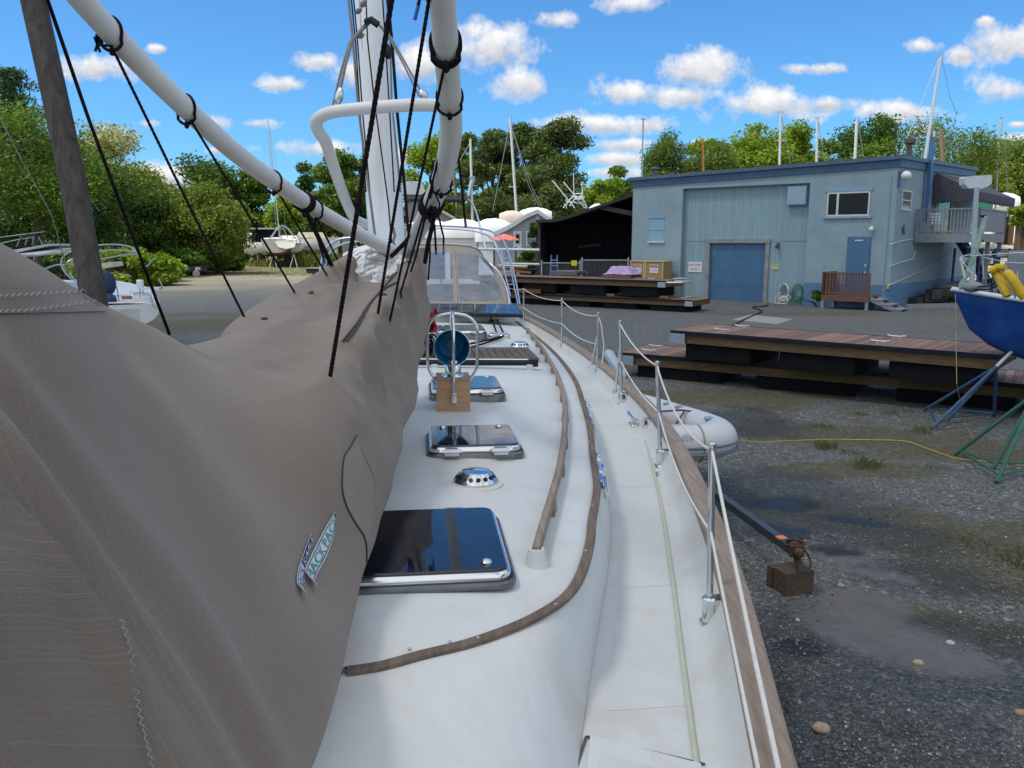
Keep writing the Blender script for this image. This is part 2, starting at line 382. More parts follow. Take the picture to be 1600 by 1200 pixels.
# transom rail
# coach roof: sides + top in one surface
mb = MB()
for sg in (1, -1):
    k = 1 if sg == 1 else .9
    rows = []
    for i in range(NS):
        r = []
        for j in range(15):
            f = 1-j/14; b = ROOFc[i].y*f
            z = 1.9+(crown(ROOFc[i].x)-1.9)*(1-f*f)
            r.append(BL(ROOFc[i].x, b*sg*k, z))
        s = [sidept(i, 1-j/PF, sg) for j in range(PF)]
        if sg < 0: s = [BL(toab(p)[0], toab(p)[1]*k, p.z) for p in s]
        rows.append(s+r)
    mb.grid(rows, flip=(sg > 0))
mb.build('coach_roof', M_gel, boat, smooth='all', recalc=True)
def roof_z(p):
    a, b = toab(p); bb = 1.0
    for i in range(NS-1):
        if ROOFc[i].x <= a <= ROOFc[i+1].x: bb = ROOFc[i].y; break
    f = min(1, abs(b)/max(bb, .05)); return 1.9+(crown(a)-1.9)*(1-f*f)
def onroof(px, py, h=0.0):
    z = 1.94
    for _ in range(6): p = G(px, py, z+h); z = roof_z(p)
    return Vector((p.x, p.y, z+h))
# teak trim along the roof edge
for sg in (1, -1):
    mb = MB(); rows = []
    for i in range(NS):
        k = 1 if sg == 1 else .9
        p = ROOFc[i]; q = ROOFc[min(i+1, NS-1)]-ROOFc[max(i-1, 0)]; n = Vector((-q.y, q.x, 0)).normalized()*-1
        if i == 0: n = Vector((-1, 0, 0))
        r = []
        for off, z in ((-.021, 1.898), (-.021, 1.909), (-.018, 1.912), (.011, 1.911), (.014, 1.907), (.014, 1.872)):
            v = p+n*off; r.append(BL(v.x, max(v.y, 0)*sg*k, z))
        rows.append(r)
    mb.grid(rows, closed=True); mb.build('roof_trim', M_teakdark, boat, smooth=True, recalc=True)
# bungs and scarf joint on the trim
for px, py in ((640, 1014), (703, 1003), (747, 996), (868, 944), (915, 860), (925, 790), (921, 690)):
    p = G(px, py, 1.911); mb = MB(); mb.lathe([(.0055, 0), (.005, .002), (.002, .003)], p, 8); mb.build('trim_screw', M_alu, boat)
# handrail
hp = [(838,858),(845,832),(855,798),(866,760),(873,735),(878,708),(881,687),(883,660),(883,637),(881,618),(876,600),(869,580),(860,564),(850,547),(840,533),(825,513)]
rail = boat_rail = bpy.data.objects.new('handrail', None); col.objects.link(rail); rail.parent = boat
pts = [onroof(px, py, .06) for px, py in hp]; pts = crv(pts, 4)
mb = MB(); rows = []
for i, p in enumerate(pts):
    d = (pts[min(i+1, len(pts)-1)]-pts[max(0, i-1)]).normalized(); s = d.cross(Vector((0, 0, 1))).normalized()
    rows.append([p+s*x+Vector((0, 0, z)) for x, z in ((-.016, -.018), (-.016, .0), (-.010, .008), (.010, .008), (.016, 0), (.016, -.018))])
mb.grid(rows, closed=True); mb.add(rows[0], [(0,1,2,3,4,5)]); mb.add(rows[-1], [(5,4,3,2,1,0)])
mb.build('rail_bar', M_teak, rail, smooth=50, recalc=True)
L = 0; last = -1
for i, p in enumerate(pts):
    if i: L += (p-pts[i-1]).length
    if L-last > .55:
        last = L; mb = MB(); d = (pts[min(i+1, len(pts)-1)]-pts[max(0, i-1)]).normalized()
        Mx = Matrix((d.cross(Vector((0, 0, 1))).normalized(), d, Vector((0, 0, 1)))).transposed()
        if i == 0:
            mb.lathe([(.043, -.064), (.037, -.04), (.031, -.012), (.027, -.002)], p+d*.01, 16); mb.build('rail_foot', M_gel, rail, smooth=True)
        else:
            mb.box(p+Vector((0, 0, -.042)), (.045, .12, .05), Mx, .8); mb.build('rail_foot', M_teak, rail)
# portlights on the cabin side
def portlight(i, f0, f1, di):
    fr = bpy.data.objects.new('portlight', None); col.objects.link(fr); fr.parent = boat
    P = [[sidept(i+k, f) for f in (f0, f1)] for k in (-di, di)]
    c = sum((p for r in P for p in r), Vector())/4
    u = ((P[1][0]-P[0][0])+(P[1][1]-P[0][1])).normalized(); v = ((P[0][0]-P[0][1])+(P[1][0]-P[1][1])).normalized(); n = u.cross(v).normalized()
    if n.dot(RR) < 0: n = -n
    Lh, Hh = (P[1][0]-P[0][0]).length/2, (P[0][0]-P[0][1]).length/2
    def ov(s, z, m=28): return [c+u*(Lh*s*math.copysign(abs(math.cos(t))**.5, math.cos(t)))+v*(Hh*s*math.copysign(abs(math.sin(t))**.6, math.sin(t)))+n*z for t in [2*math.pi*q/m for q in range(m)]]
    mb = MB(); mb.grid([ov(1.12, -.02), ov(1.12, .016), ov(1.05, .024), ov(.9, .022), ov(.9, -.02)], closed=True); mb.build('frame', M_chrome, fr, smooth=True, recalc=True)
    mb = MB(); mb.add(ov(.92, .012), [tuple(range(28))]); mb.build('glass', M_mirror, fr)
    for s in (-.45, .35): mb = MB(); mb.box(c+u*(Lh*s)+v*(Hh*.95)+n*.02, (.03, .03, .03)); mb.build('latch', M_chrome, fr)
def idx(a): return min(range(NS), key=lambda i: abs((ROOFc[i].x+FOOTc[i].x)/2-a))
portlight(idx(4.05), .22, .62, 3); portlight(idx(5.5), .22, .62, 3)
# hatches --------------------------------------------------------
BA = Matrix((RR, E, Vector((0, 0, 1)))).transposed()
def hatch(px, py, wd, dp, zt, left=None, hinge_near=True):
    "px,py = near edge middle of the lid"
    p = G(px, py, zt); c = p+E*dp/2; h = bpy.data.objects.new('deck_hatch', None); col.objects.link(h); h.parent = boat
    zb = roof_z(c)-.015
    mb = MB(); mb.rbox(Vector((c.x, c.y, (zb+zt-.03)/2)), (wd+.045, dp+.045, zt-.03-zb), .06, BA); mb.build('frame', mat('dark_reflection_frame', (.16, .17, .18), .35, .8, .2, 14), h, smooth=True)  # metal darkened to paint in the dark reflection on the frame
    mb = MB(); mb.rbox(Vector((c.x, c.y, zt-.018)), (wd+.012, dp+.012, .03), .05, BA, 6); mb.build('lid_frame', M_chrome, h, smooth=True)
    mb = MB(); mb.rbox(Vector((c.x, c.y, zt)), (wd-.012, dp-.012, .012), .042, BA, 6); mb.build('glass', M_smoke, h, smooth=True)
    mb = MB(); mb.rbox(Vector((c.x, c.y, zt-.033)), (wd+.03, dp+.03, .008), .055, BA, 6); mb.build('gasket', M_black, h)
    for sx in (-1, 1):
        k = MB(); k.lathe([(.019, 0), (.019, .004), (.012, .012), (0.001, .014)], c+RR*sx*(wd/2-.07)+E*((dp/2-.06) if hinge_near else -(dp/2-.06))+Vector((0, 0, zt-c.z+.006)), 14); k.build('latch_knob', M_chrome, h, smooth=True)
        q = p+RR*sx*wd*.27 if hinge_near else p+E*dp+RR*sx*wd*.27
        k = MB(); sgn = -1 if hinge_near else 1
        k.box(q+E*sgn*.018+Vector((0, 0, -.014)), (.06, .03, .02), BA); k.tube([q+E*sgn*.036-RR*.045+Vector((0, 0, -.016)), q+E*sgn*.036+RR*.045+Vector((0, 0, -.016))], .012, 8); k.box(q+E*sgn*.05+Vector((0, 0, -.026)), (.07, .03, .012), BA); k.build('hinge', M_alu, h)
    return c
hatch(632, 899, .66, .63, 1.982, hinge_near=False)
hatch(743.5, 697, .445, .46, 2.005)
hatch(731, 608, .47, .52, 2.03)
hatch(722, 516.5, .52, .6, 2.045)
# mushroom vents
def vent(px, py):
    p = onroof(px, py); v = bpy.data.objects.new('mushroom_vent', None); col.objects.link(v); v.parent = boat
    mb = MB(); mb.lathe([(.125, -.012), (.122, .001), (.1, .009), (.05, .009)], p, 32); mb.build('base_ring', M_gel, v, smooth=True)
    mb = MB(); mb.lathe([(.098, .008), (.1, .016), (.09, .03), (.068, .052), (.066, .056), (.05, .06), (0.001, .062)], p, 40); mb.build('dome', M_chrome, v, smooth=True)
    mb = MB()
    for k in range(16):
        a = 2*math.pi*(k+.5)/16; d = Vector((math.cos(a), math.sin(a), 0)); n = (d*.65+Vector((0, 0, .6))).normalized()
        c = p+d*.0845+Vector((0, 0, .0375)); t = Vector((-d.y, d.x, 0)); q = n.cross(t)
        mb.add([c+(t*math.cos(b)+q*math.sin(b))*.0105+n*.0015 for b in [math.pi*2*z/10 for z in range(10)]], [tuple(range(10))])
    o = mb.build('vent_hole', M_black, v); o['kind'] = 'stuff'
vent(743, 755); vent(812, 543)
# cowl vent on its teak box, with tubular guard
cv_ = bpy.data.objects.new('cowl_vent', None); col.objects.link(cv_); cv_.parent = boat
pb = onroof(709.5, 643); cb = pb+E*.125
mb = MB(); zt = 2.15
mb.box(Vector((cb.x, cb.y, (pb.z-.02+zt)/2)), (.205, .25, zt-pb.z+.02), BA); mb.build('dorade_box', woodmat('varnish_worn_teak', (.40, .235, .135), (.56, .36, .225), .5, (2, 2, 25), 1.6), cv_)
mb = MB(); mb.box(Vector((cb.x, cb.y, zt+.006)), (.212, .257, .012), BA); mb.build('box_lid', woodmat('worn_teak_lid', (.3, .2, .13), (.45, .32, .22), .55), cv_)
nk = Vector((cb.x, cb.y, zt+.012))
mb = MB(); mb.lathe([(.075, 0), (.074, .008), (.052, .014), (.05, .09), (.045, .1)], nk, 28); mb.build('neck', M_chrome, cv_, smooth=True)
hc = nk+Vector((0, -.05, .185)); fw = (CAM-hc); fw.z *= .25; fw.normalize(); fw = (E*-1*.55+fw*.45); fw.z = .02; fw.normalize()
t = fw.cross(Vector((0, 0, 1))).normalized(); uu = t.cross(fw)
Mh = Matrix((t, uu, fw)).transposed()
mb = MB(); ring = lambda r, z: [hc+Mh @ Vector((r*math.cos(a), r*math.sin(a), z)) for a in [2*math.pi*k/32 for k in range(32)]]
mb.grid([ring(.05, -.2), ring(.085, -.15), ring(.102, -.07), ring(.112, 0), ring(.116, .012), ring(.112, .016)], closed=True)
mb.build('cowl', mat('white_cowl_shell', (.7, .71, .7), .35), cv_, smooth=True)
mb = MB(); mb.grid([ring(.112, .016), ring(.106, .002), ring(.097, -.07), ring(.078, -.145), ring(.03, -.17)], closed=True); mb.add(ring(.03, -.17), [tuple(range(32))])
mb.build('cowl_lining', mat('blue_cowl_lining', (.0, .115, .27), .4, 0, .05), cv_, smooth=True)
mb = MB()
def hoop(dirv, wdt, y0):
    P = [nk+dirv*x+Vector((0, 0, z))+y0 for x, z in ((-.095, -.05), (-.12, -.01), (-.15, .04), (-.158, .12), (-.158, .27), (-.145, .33), (-.1, .375), (-.03, .392), (.03, .392), (.1, .375), (.145, .33), (.158, .27), (.158, .12), (.15, .04), (.12, -.01), (.095, -.05))]
    return crv(P, 4)
mb.tube(hoop(RR, .16, Vector((0, 0, 0))), .0105, 10)
P = [nk+E*x+Vector((0, 0, z)) for x, z in ((-.14, -.1), (-.142, 0), (-.17, .1), (-.172, .26), (-.14, .35), (-.06, .395), (0, .402), (.08, .39), (.14, .33), (.16, .2), (.14, -.05))]
mb.tube(crv(P, 5), .0105, 10); mb.build('guard_hoop', M_chrome, cv_, smooth=True)
mb = MB(); mb.rbox(nk-E*.145+Vector((0, 0, -.12)), (.035, .02, .06), .009, BA); mb.build('guard_foot', M_chrome, cv_)
# traveller bar, teak grating, blocks, lines
a = onroof(520, 566, .06); b = onroof(834, 567, .06)
mb = MB(); mb.tube([a, b], .024, 12); mb.box(b, (.075, .06, .06)); mb.build('traveller_bar', M_black, boat, smooth=True)
mb = MB(); q = Vector((0, 0, .028)); mb.tube([a+q, b+q-RR*.05], .008, 8); mb.build('traveller_track', M_chrome, boat, smooth=True)
mb = MB()
for t_ in (.1, .5, .98): p = a.lerp(b, t_); mb = MB(); mb.rbox(Vector((p.x, p.y, p.z-.04)), (.06, .06, .06), .015); mb.build('traveller_foot', M_gel, boat)
g0 = onroof(640, 560, .025); g1 = onroof(842, 561, .025); dd = g1-g0; mb = MB(); nsl = 16
for k in range(nsl):
    p = g0+dd*((k+.5)/nsl); mb.box(p+E*.36, (dd.length/nsl-.009, .82, .022), BA)
o = mb.build('teak_grating', woodmat('dark_grating_teak', (.10, .07, .05), (.2, .15, .11), .6), boat)
for (px, py, px2, py2) in ((735, 537, 790, 524), (735, 543, 784, 527), (766, 490, 777, 523), (772, 490, 789, 524)):
    p, q_ = onroof(px, py, .03), onroof(px2, py2, .03); mb = MB(); mb.tube(sag(p, q_, .004, 6), .011, 8); mb.build('control_line', M_blackrope, boat, smooth=True)
for px, py in ((772, 524.5), (788, 525.5)):
    p = onroof(px, py, .02); mb = MB(); mb.rbox(p, (.13, .1, .045), .04, BA); mb.ball(p+Vector((0, 0, .03)), (.045, .045, .015)); mb.build('turning_block', M_alu, boat, smooth=True)
# winches and clutter by the mast step
for px, py, s in ((662, 556, 1.), (671, 540, .8), (655, 536, .9)):
    p = onroof(px, py); wn_ = bpy.data.objects.new('winch', None); col.objects.link(wn_); wn_.parent = boat
    mb = MB(); mb.lathe([(.06*s, 0), (.06*s, .02), (.048*s, .03), (.042*s, .08)], p, 20); mb.build('drum', M_alu, wn_, smooth=True)
    mb = MB(); mb.lathe([(.05*s, .08), (.055*s, .1), (.03*s, .11)], p, 20); mb.build('winch_top', M_black, wn_, smooth=True)
mb = MB(); p = onroof(664, 552, .05)
for k in range(26):
    q_ = p+Vector((random.uniform(-.08, .1), random.uniform(-.06, .5), random.uniform(-.02, .08))); r_ = random.uniform(.03, .07); an = random.uniform(0, 3)
    mb.tube([q_+Vector((math.cos(t)*r_*math.cos(an), math.cos(t)*r_*math.sin(an), math.sin(t)*r_)) for t in [2*math.pi*z/12 for z in range(12)]], .009, 6, True)
o = mb.build('rope_tangle', M_blackrope, boat)
# solar panels
def panel(pxl, pxr, py0, py1, tilt):
    g = bpy.data.objects.new('solar_panel', None); col.objects.link(g); g.parent = boat
    yd = 10.9; A_ = D(pxl, py1, yd); B_ = D(pxr, py1+1.5*tilt, yd-.03); C_ = D(pxr-9*tilt-1, py0+.5, yd+.75); D_ = D(pxl+3-2*tilt, py0, yd+.75)
    n = (B_-A_).cross(D_-A_).normalized()
    mb = MB(); mb.prism([A_, B_, C_, D_], n*-.035); mb.build('panel_frame', M_black, g)
    m_ = CACHE.get('solar_cells')
    if not m_:
        m_, nt, bs = newmat('solar_cells'); bs.inputs['Base Color'].default_value = (.008, .012, .03, 1); bs.inputs['Roughness'].default_value = .06; CACHE['solar_cells'] = m_
    def at(u, v): return (A_.lerp(B_, u)).lerp(D_.lerp(C_, u), v)+n*.003
    mb = MB(); mb.add([at(.03, .08), at(.97, .08), at(.97, .93), at(.03, .93)], [(0,1,2,3)]); mb.build('cells', m_, g)
    mb = MB()
    for k in range(1, 4): mb.bar(at(.03+.94*k/4, .09)+n*.003, at(.03+.94*k/4, .92)+n*.003, .011, .002, n)
    mb.bar(at(.04, .5)+n*.003, at(.96, .5)+n*.003, .008, .002, n); mb.build('cell_line', mat('pale_cell_lines', (.12, .14, .18), .4), g)
panel(664, 742, 474, 490, 0); panel(742.5, 817, 475, 490.5, 1)
mb = MB()
for (x0, x1) in ((676, 764), (768, 811)):
    p, q_ = onroof(x0, 503), onroof(x1, 503); mb.prism([p-Vector((0, 0, .02)), q_-Vector((0, 0, .02)), q_+Vector((0, 0, .1)), p+Vector((0, 0, .1))], E*.5)
mb.build('hatch_garage', M_gel, boat)
# stanchions
def stanchion(top, base, brace=None, r=.0125):
    g = bpy.data.objects.new('stanchion', None); col.objects.link(g); g.parent = boat
    b_ = G(*base, ZD+.012); d0 = b_.y; t_ = D(top[0], top[1], d0+.0)
    mb = MB(); mb.tube([b_+Vector((0, 0, .02)), t_], r, 14); mb.lathe([(r*1.02, 0), (r*1.25, .004), (r*1.25, .014), (r*.6, .02)], t_, 14); mb.build('post', M_chrome, g, smooth=True)
    mb = MB(); mb.rbox(b_+Vector((0, 0, .004)), (.062, .085, .012), .025, BA); mb.tube([b_, b_.lerp(t_, .15)], r*2.1, 18); mb.box(b_+RR*.03+Vector((0, 0, .052)), (.04, .054, .1), BA); mb.lathe([(r*2.5, .088), (r*2.5, .1), (r*2.1, .104)], b_, 18); mb.build('socket', M_chrome, g, smooth=True)
    if brace:
        q_ = G(*brace, ZD); mb = MB(); mb.tube([q_, b_.lerp(t_, .72)], r*.9, 12); mb.build('brace', M_chrome, g, smooth=True)
        mb = MB(); mb.lathe([(.032, 0), (.032, .008), (.02, .012), (.02, .07), (.012, .075)], q_, 14); mb.build('brace_foot', M_chrome, g, smooth=True)
    return b_, t_
S = [stanchion((1113, 699), (1108, 975)), stanchion((1027, 569), (1032, 728)), stanchion((969, 504), (971, 632), (960, 621)), stanchion((935, 491), (933, 590), (922, 583)), stanchion((878, 468), (878, 548))]
b6 = BL(13.05, RB(13.05)-.05, ZD); t6 = b6+Vector((0, 0, .66)); b7 = BL(15.2, RB(15.2)-.05, ZD); t7 = b7+Vector((0, 0, .66))
mb = MB(); mb.tube([b6, t6], .0125, 10); o = mb.build('stanchion', M_chrome, boat, smooth=True)
S.append((b6, t6)); 
def lifeline(p, q_, s, r=.005): mb = MB(); mb.tube(sag(p, q_, s, 16), r, 8); mb.build('lifeline', M_rope, boat, smooth=True)
tops = [s_[1]-Vector((0, 0, .012)) for s_ in S]; mids = [s_[0].lerp(s_[1], .53) for s_ in S]
bow = BL(-.9, .14, 2.24)
lifeline(tops[0], G(1236, 1290, 2.1), .012, .0052); lifeline(mids[0], G(1203, 1290, 1.88), .006, .005)
for i, s_ in ((0, .09), (1, .045), (3, .06), (4, .05)):
    lifeline(tops[i], tops[i+1], s_); lifeline(mids[i], mids[i+1], s_*.8)
lifeline(tops[5], t7, .06); lifeline(mids[5], b7.lerp(t7, .53), .04)
mb = MB(); mb.tube([tops[3], tops[3]+RR*.03+Vector((0, -.03, -.1)), tops[3]+RR*.06+Vector((.0, -.02, -.3)), tops[3]+RR*.04+Vector((0, -.06, -.5))], .006, 8); mb.build('lifeline', M_rope, boat, smooth=True)
# pulpit legs forward (under and beside the camera)
# fairleads on the bulwark, cleat, deck plates, locker lid, hose
def oval(c, u, v, n, a, b, name, m, parent, hole=None):
    mb = MB(); K = 26
    ov = lambda s, z: [c+u*(a*s*math.cos(t))+v*(b*s*math.sin(t))+n*z for t in [2*math.pi*k/K for k in range(K)]]
    mb.grid([ov(1, -.01), ov(1, .004), ov(.9, .01), ov(.62, .01), ov(.55, -.004)], closed=True); mb.add(ov(.55, -.004), [tuple(range(K))]); return mb.build(name, m, parent, smooth=True, recalc=True)
for a_ in (6.72, 5.72):
    fl = bpy.data.objects.new('fairlead', None); col.objects.link(fl); fl.parent = boat
    B = RB(a_); c = BL(a_, B+.018, ZD+.075); up = (RR*.03+Vector((0, 0, .12))).normalized(); n = E.cross(up); n = n if n.dot(RR) < 0 else -n
    oval(c, E, up, n, .085, .048, 'rim', M_chrome, fl); 
    mb = MB(); mb.add([c+E*(.045*math.cos(t))+up*(.026*math.sin(t))+n*.002 for t in [2*math.pi*k/20 for k in range(20)]], [tuple(range(20))]); mb.build('opening', M_black, fl)
cl = bpy.data.objects.new('deck_cleat', None); col.objects.link(cl); cl.parent = boat
p = G(988, 663, ZD+.01); mb = MB(); mb.rbox(p, (.045, .13, .012), .02, BA); mb.tube([p, p+Vector((0, 0, .05))], .014, 10); mb.build('cleat_base', M_chrome, cl, smooth=True)
mb = MB(); mb.tube(crv([p-E*.13+Vector((0, 0, .066)), p-E*.07+Vector((0, 0, .056)), p+Vector((0, 0, .054)), p+E*.07+Vector((0, 0, .056)), p+E*.13+Vector((0, 0, .066))], 4), .012, 10); mb.build('cleat_horn', M_chrome, cl, smooth=True)
oval(G(1033, 742, ZD+.004), RR, E, Vector((0, 0, 1)), .042, .042, 'deck_fill_plate', M_chrome, boat)
oval(G(968, 629, ZD+.004), RR, E, Vector((0, 0, 1)), .04, .04, 'deck_fill_plate', M_chrome, boat)
mb = MB(); hz = [(1103, 1290), (1089, 1197), (1076, 1100), (1063, 1000), (1051, 905), (1036, 805), (1021, 735), (1006, 680)]
mb.tube(crv([G(x, y, ZD+.008) for x, y in hz], 5), .0085, 8); mb.build('deck_hose', mat('pale_green_hose', (.50, .53, .40), .45, 0, .06), boat, smooth=True)
# locker lid at the bottom edge and grey non-skid panels
def onside(a, f): return BL(a, 0, 0)
def lerpdeck(a, t, z):
    fa = float(np.interp(a, [p.x for p in FOOTc], [p.y for p in FOOTc])); return BL(a, fa+(RB(a)-fa)*t, z)
mb = MB(); rows = []
poly = [lerpdeck(a_, .06, ZD+.018) for a_ in np.linspace(.55, 2.06, 8)]+[lerpdeck(a_, .80, ZD+.018) for a_ in np.linspace(1.9, .55, 8)]
poly = [Vector(p) for p in poly]
mb.prism(poly[::-1], Vector((0, 0, -.02))); mb.build('locker_lid', M_gel, boat)
mb = MB(); poly = [lerpdeck(a_, .14, ZD+.0195) for a_ in np.linspace(.6, 1.98, 8)]+[lerpdeck(a_, .73, ZD+.0195) for a_ in np.linspace(1.84, .6, 8)]
mb.add(poly[::-1], [tuple(range(16))]); mb.build('nonskid_panel', M_nonskid, boat)
mb = MB(); a0 = lerpdeck(2.075, .03, ZD+.004); a1 = lerpdeck(1.915, .83, ZD+.004); mb.bar(a0, a1, .008, .003); mb.bar(lerpdeck(1.2, .03, ZD+.004), a0, .008, .003); mb.build('lid_groove', mat('dark_groove', (.09, .085, .08), .9), boat)  # thin dark grey-brown strip along the lid joint
for (s0, s1, t0, t1) in ((2.2, 3.03, .15, .80), (3.07, 4.38, .13, .82), (4.43, 5.95, .14, .84), (6.0, 7.6, .16, .82), (7.7, 9.6, .16, .82), (9.7, 11.6, .16, .82)):
    aa = np.linspace(s0, s1, 12); mb = MB(); mb.grid([[lerpdeck(x, t0, ZD+.0008), lerpdeck(x, t1, ZD+.0008)] for x in aa], flip=True); mb.build('nonskid_panel', M_nonskid, boat)
# dodger ---------------------------------------------------------
M_canvas2 = mat('taupe_dodger_canvas', (.34, .30, .26), .85, 0, .08, 9, spec=.15)
dg_ = bpy.data.objects.new('dodger', None); col.objects.link(dg_); dg_.parent = boat
b0, b1, aD = -1.12, 1.64, 12.75
def dod(u, v):
    b = b0+(b1-b0)*u; k = abs(2*u-1); top = 2.96-.05*(2*u-1)**2
    zz = 1.97+(top-1.97)*v; pull = (v**2.2)*.34*(1 if k > .0 else 0)*k**3
    b = b-(1 if u > .5 else -1)*pull
    return BL(aD+.62*v+.25*k**4, b, zz-.22*(v**3)*k**6)
NU, NV = 60, 16
wins = [(.05, .31), (.36, .685), (.72, .965)]
mc, mw = MB(), [MB() for _ in wins]
for i in range(NU):
    for j in range(NV):
        u0, u1 = i/NU, (i+1)/NU; v0, v1 = j/NV, (j+1)/NV; um, vm = (u0+u1)/2, (v0+v1)/2
        t_ = mc
        for k, (x0, x1) in enumerate(wins):
            if x0 < um < x1 and .1 < vm < .88: t_ = mw[k]
        t_.add([dod(u0, v0), dod(u1, v0), dod(u1, v1), dod(u0, v1)], [(0,1,2,3)])
for k in range(24):       # canvas roof going aft and the wing on the near side
    u0, u1 = k/24, (k+1)/24; P = [dod(u0, 1), dod(u1, 1)]
    mc.add([P[0], P[1], P[1]+E*1.3+Vector((0, 0, .05)), P[0]+E*1.3+Vector((0, 0, .05))], [(0,1,2,3)])
for j in range(NV):
    P = [dod(1, j/NV), dod(1, (j+1)/NV)]; q_ = E*1.3
    mc.add([P[0], P[0]+q_, P[1]+q_, P[1]], [(0,1,2,3)])
mc.build('canvas', M_canvas2, dg_, smooth='all', recalc=True)
for k in range(3): mw[k].build('clear_window', M_vinyl, dg_, smooth='all', recalc=True)
for u_ in (.70, .335): mb = MB(); mb.tube([dod(u_, v)-E*.012 for v in np.linspace(.06, .95, 8)], .012, 6); mb.build('zip_seam', mat('pale_zip_tape', (.36, .33, .30), .7), dg_)
# cockpit behind the windows: bulkhead, aft curtain with panes and the wheel
ck = bpy.data.objects.new('cockpit', None); col.objects.link(ck); ck.parent = boat
mb = MB(); mb.box(BL(14.05, .2, 1.95), (2.5, .08, .7), BA); mb.box(BL(13.45, .25, 2.0), (.8, .9, .12), BA); mb.build('bulkhead', mat('blue_grey_cockpit', (.10, .17, .25), .6, 0, .2, 3), ck)
for k in range(4): mb = MB(); mb.box(BL(14.9, -.75+.6*k, 2.62), (.5, .03, .55), BA); mb.build('curtain_pane', mat('blue_curtain_pane', (.13, .24, .37), .2, 0, .15, 2), ck)
mb = MB(); mb.tube([BL(14.4, .25+.38*math.cos(t), 2.25+.38*math.sin(t)) for t in [2*math.pi*q/28 for q in range(28)]], .014, 6, True); mb.tube([BL(14.4, -.13, 2.25), BL(14.4, .63, 2.25)], .01, 5); mb.tube([BL(14.4, .25, 1.87), BL(14.4, .25, 2.63)], .01, 5); mb.build('steering_wheel', M_chrome, ck)
mb = MB(); mb.tube([dod(u, 1.0)+Vector((0, 0, .012)) for u in np.linspace(.02, .99, 30)], .014, 8); mb.tube([dod(1, v)+RR*.012 for v in np.linspace(0, 1, 10)], .014, 8); mb.build('bow_tube', M_chrome, dg_, smooth=True)
# tubes of the bimini and stern arch behind the dodger
def tubes(name, lst, r, m): 
    mb = MB()
    for P in lst: mb.tube(crv([D(*p) for p in P], 5), r, 8)
    return mb.build(name, m, boat, smooth=True)
tubes('bimini_frame', [[(600,357,14.2),(660,356,14.2),(735,360,14.2),(768,372,14.2),(779,395,14.1),(788,425,14.),(797,462,13.9)]], .016, M_chrome)
tubes('bimini_frame', [[(620,352,15),(690,353,15),(755,358,15),(783,372,14.9),(795,398,14.8),(806,440,14.7),(812,475,14.6)]], .016, mat('blue_grey_tube', (.38, .5, .66), .3, .6))
tubes('stern_arch', [[(618,345,16.6),(626,320,16.6),(640,311,16.6),(690,308,16.6),(729,311,16.6),(741,325,16.6),(749,350,16.6),(759,390,16.5)]], .021, M_chrome)
tubes('stern_arch', [[(498,440,16.4),(503,405,16.5),(512,385,16.5),(530,374,16.6),(556,371,16.6),(590,369,16.6)], [(507,425,16.),(515,395,16.),(540,380,16.),(580,376,16.)]], .022, mat('pale_blue_tube', (.45, .55, .62), .3, .6))
tubes('boarding_ladder', [[(783,388,15.2),(790,430,15.),(798,476,14.8)],[(793,386,15.2),(800,430,15.),(809,476,14.8)],[(786,405,15.1),(796,404,15.1)],[(789,425,15),(799,424,15)],[(792,445,15),(803,444,15)]], .013, mat('blue_grey_tube', (.38, .5, .66)))
mb = MB(); P = [D(629,283,16.4),D(659,283,16.4),D(666,304,16.4),D(627,304,16.4)]; mb.prism(P, E*.5); o = mb.build('radar_box', mat('white_box_shell', (.62, .64, .66), .4), boat, recalc=True)
def letters(txt, size, c, u, v, m, name='lettering', parent=None, lift=.003, bend=None):
    n = Vector(u).cross(Vector(v)).normalized(); vs, fs = text_mb(txt, size)
    mb = MB(); mb.add([Vector(c)+Vector(u)*p.x+Vector(v)*p.y+n*lift for p in vs], fs); return mb.build(name, m, parent)
M_ink = mat('black_lettering', (.015, .015, .02), .5)
c = D(655, 291.5, 16.39); letters('S', .11, c, RR, Vector((0, 0, 1)), M_ink, parent=boat)
mb = MB(); mb.prism([D(632,305,16.3),D(733,306,16.3),D(731,312,16.3),D(630,311,16.3)], E*1.2); mb.build('bimini_top', mat('folded_grey_canvas', (.1, .1, .105), .85), boat, recalc=True)
# mizzen-side mast ----------------------------------------------
mp = [(571.0, -140, 7.75), (579.0, 40, 7.55), (599.5, 300, 7.35), (609, 470, 7.25), (613, 590, 7.2)]
mb = MB(); mp3 = [D(*p) for p in mp]; mp3[-1].z = 1.9; rr = [.128, .136, .157, .16, .16]
mb.tube(crv(mp3, 8), [float(np.interp(i/32, [0, .25, .5, .75, 1], rr)) for i in range(33)], 32); mb.build('mast', M_mast, boat, smooth=True)
mb = MB()
for off in (-.062, -.035): mb.tube([p+Vector((off, -.13 + abs(off)*.2, 0))*1.0 for p in crv(mp3, 8)], .008, 6)
mb.build('sail_track', mat('grey_track', (.35, .37, .4), .4, .6), boat)
def mline(P, r, m, name='halyard'):
    mb = MB(); mb.tube([D(*p) for p in P], r, 7); return mb.build(name, m, boat, smooth=True)
mline([(541,-30,7.2),(551,60,7.1),(560,170,7.),(577,300,6.9),(590,400,6.8)], .011, M_greyrope)
mline([(546,-30,7.2),(556,70,7.1),(562,170,7.),(572,300,6.9)], .006, M_blackrope)
mline([(550,-30,7.2),(559,70,7.1),(566,170,7.),(578,300,6.9)], .006, M_blackrope)
mline([(571,-30,7.05),(574,60,7.),(584,150,6.9),(607,320,6.8),(612,380,6.8)], .006, M_blackrope)
mline([(596,-30,7.2),(608,160,7.),(616,300,6.95)], .006, M_blackrope)
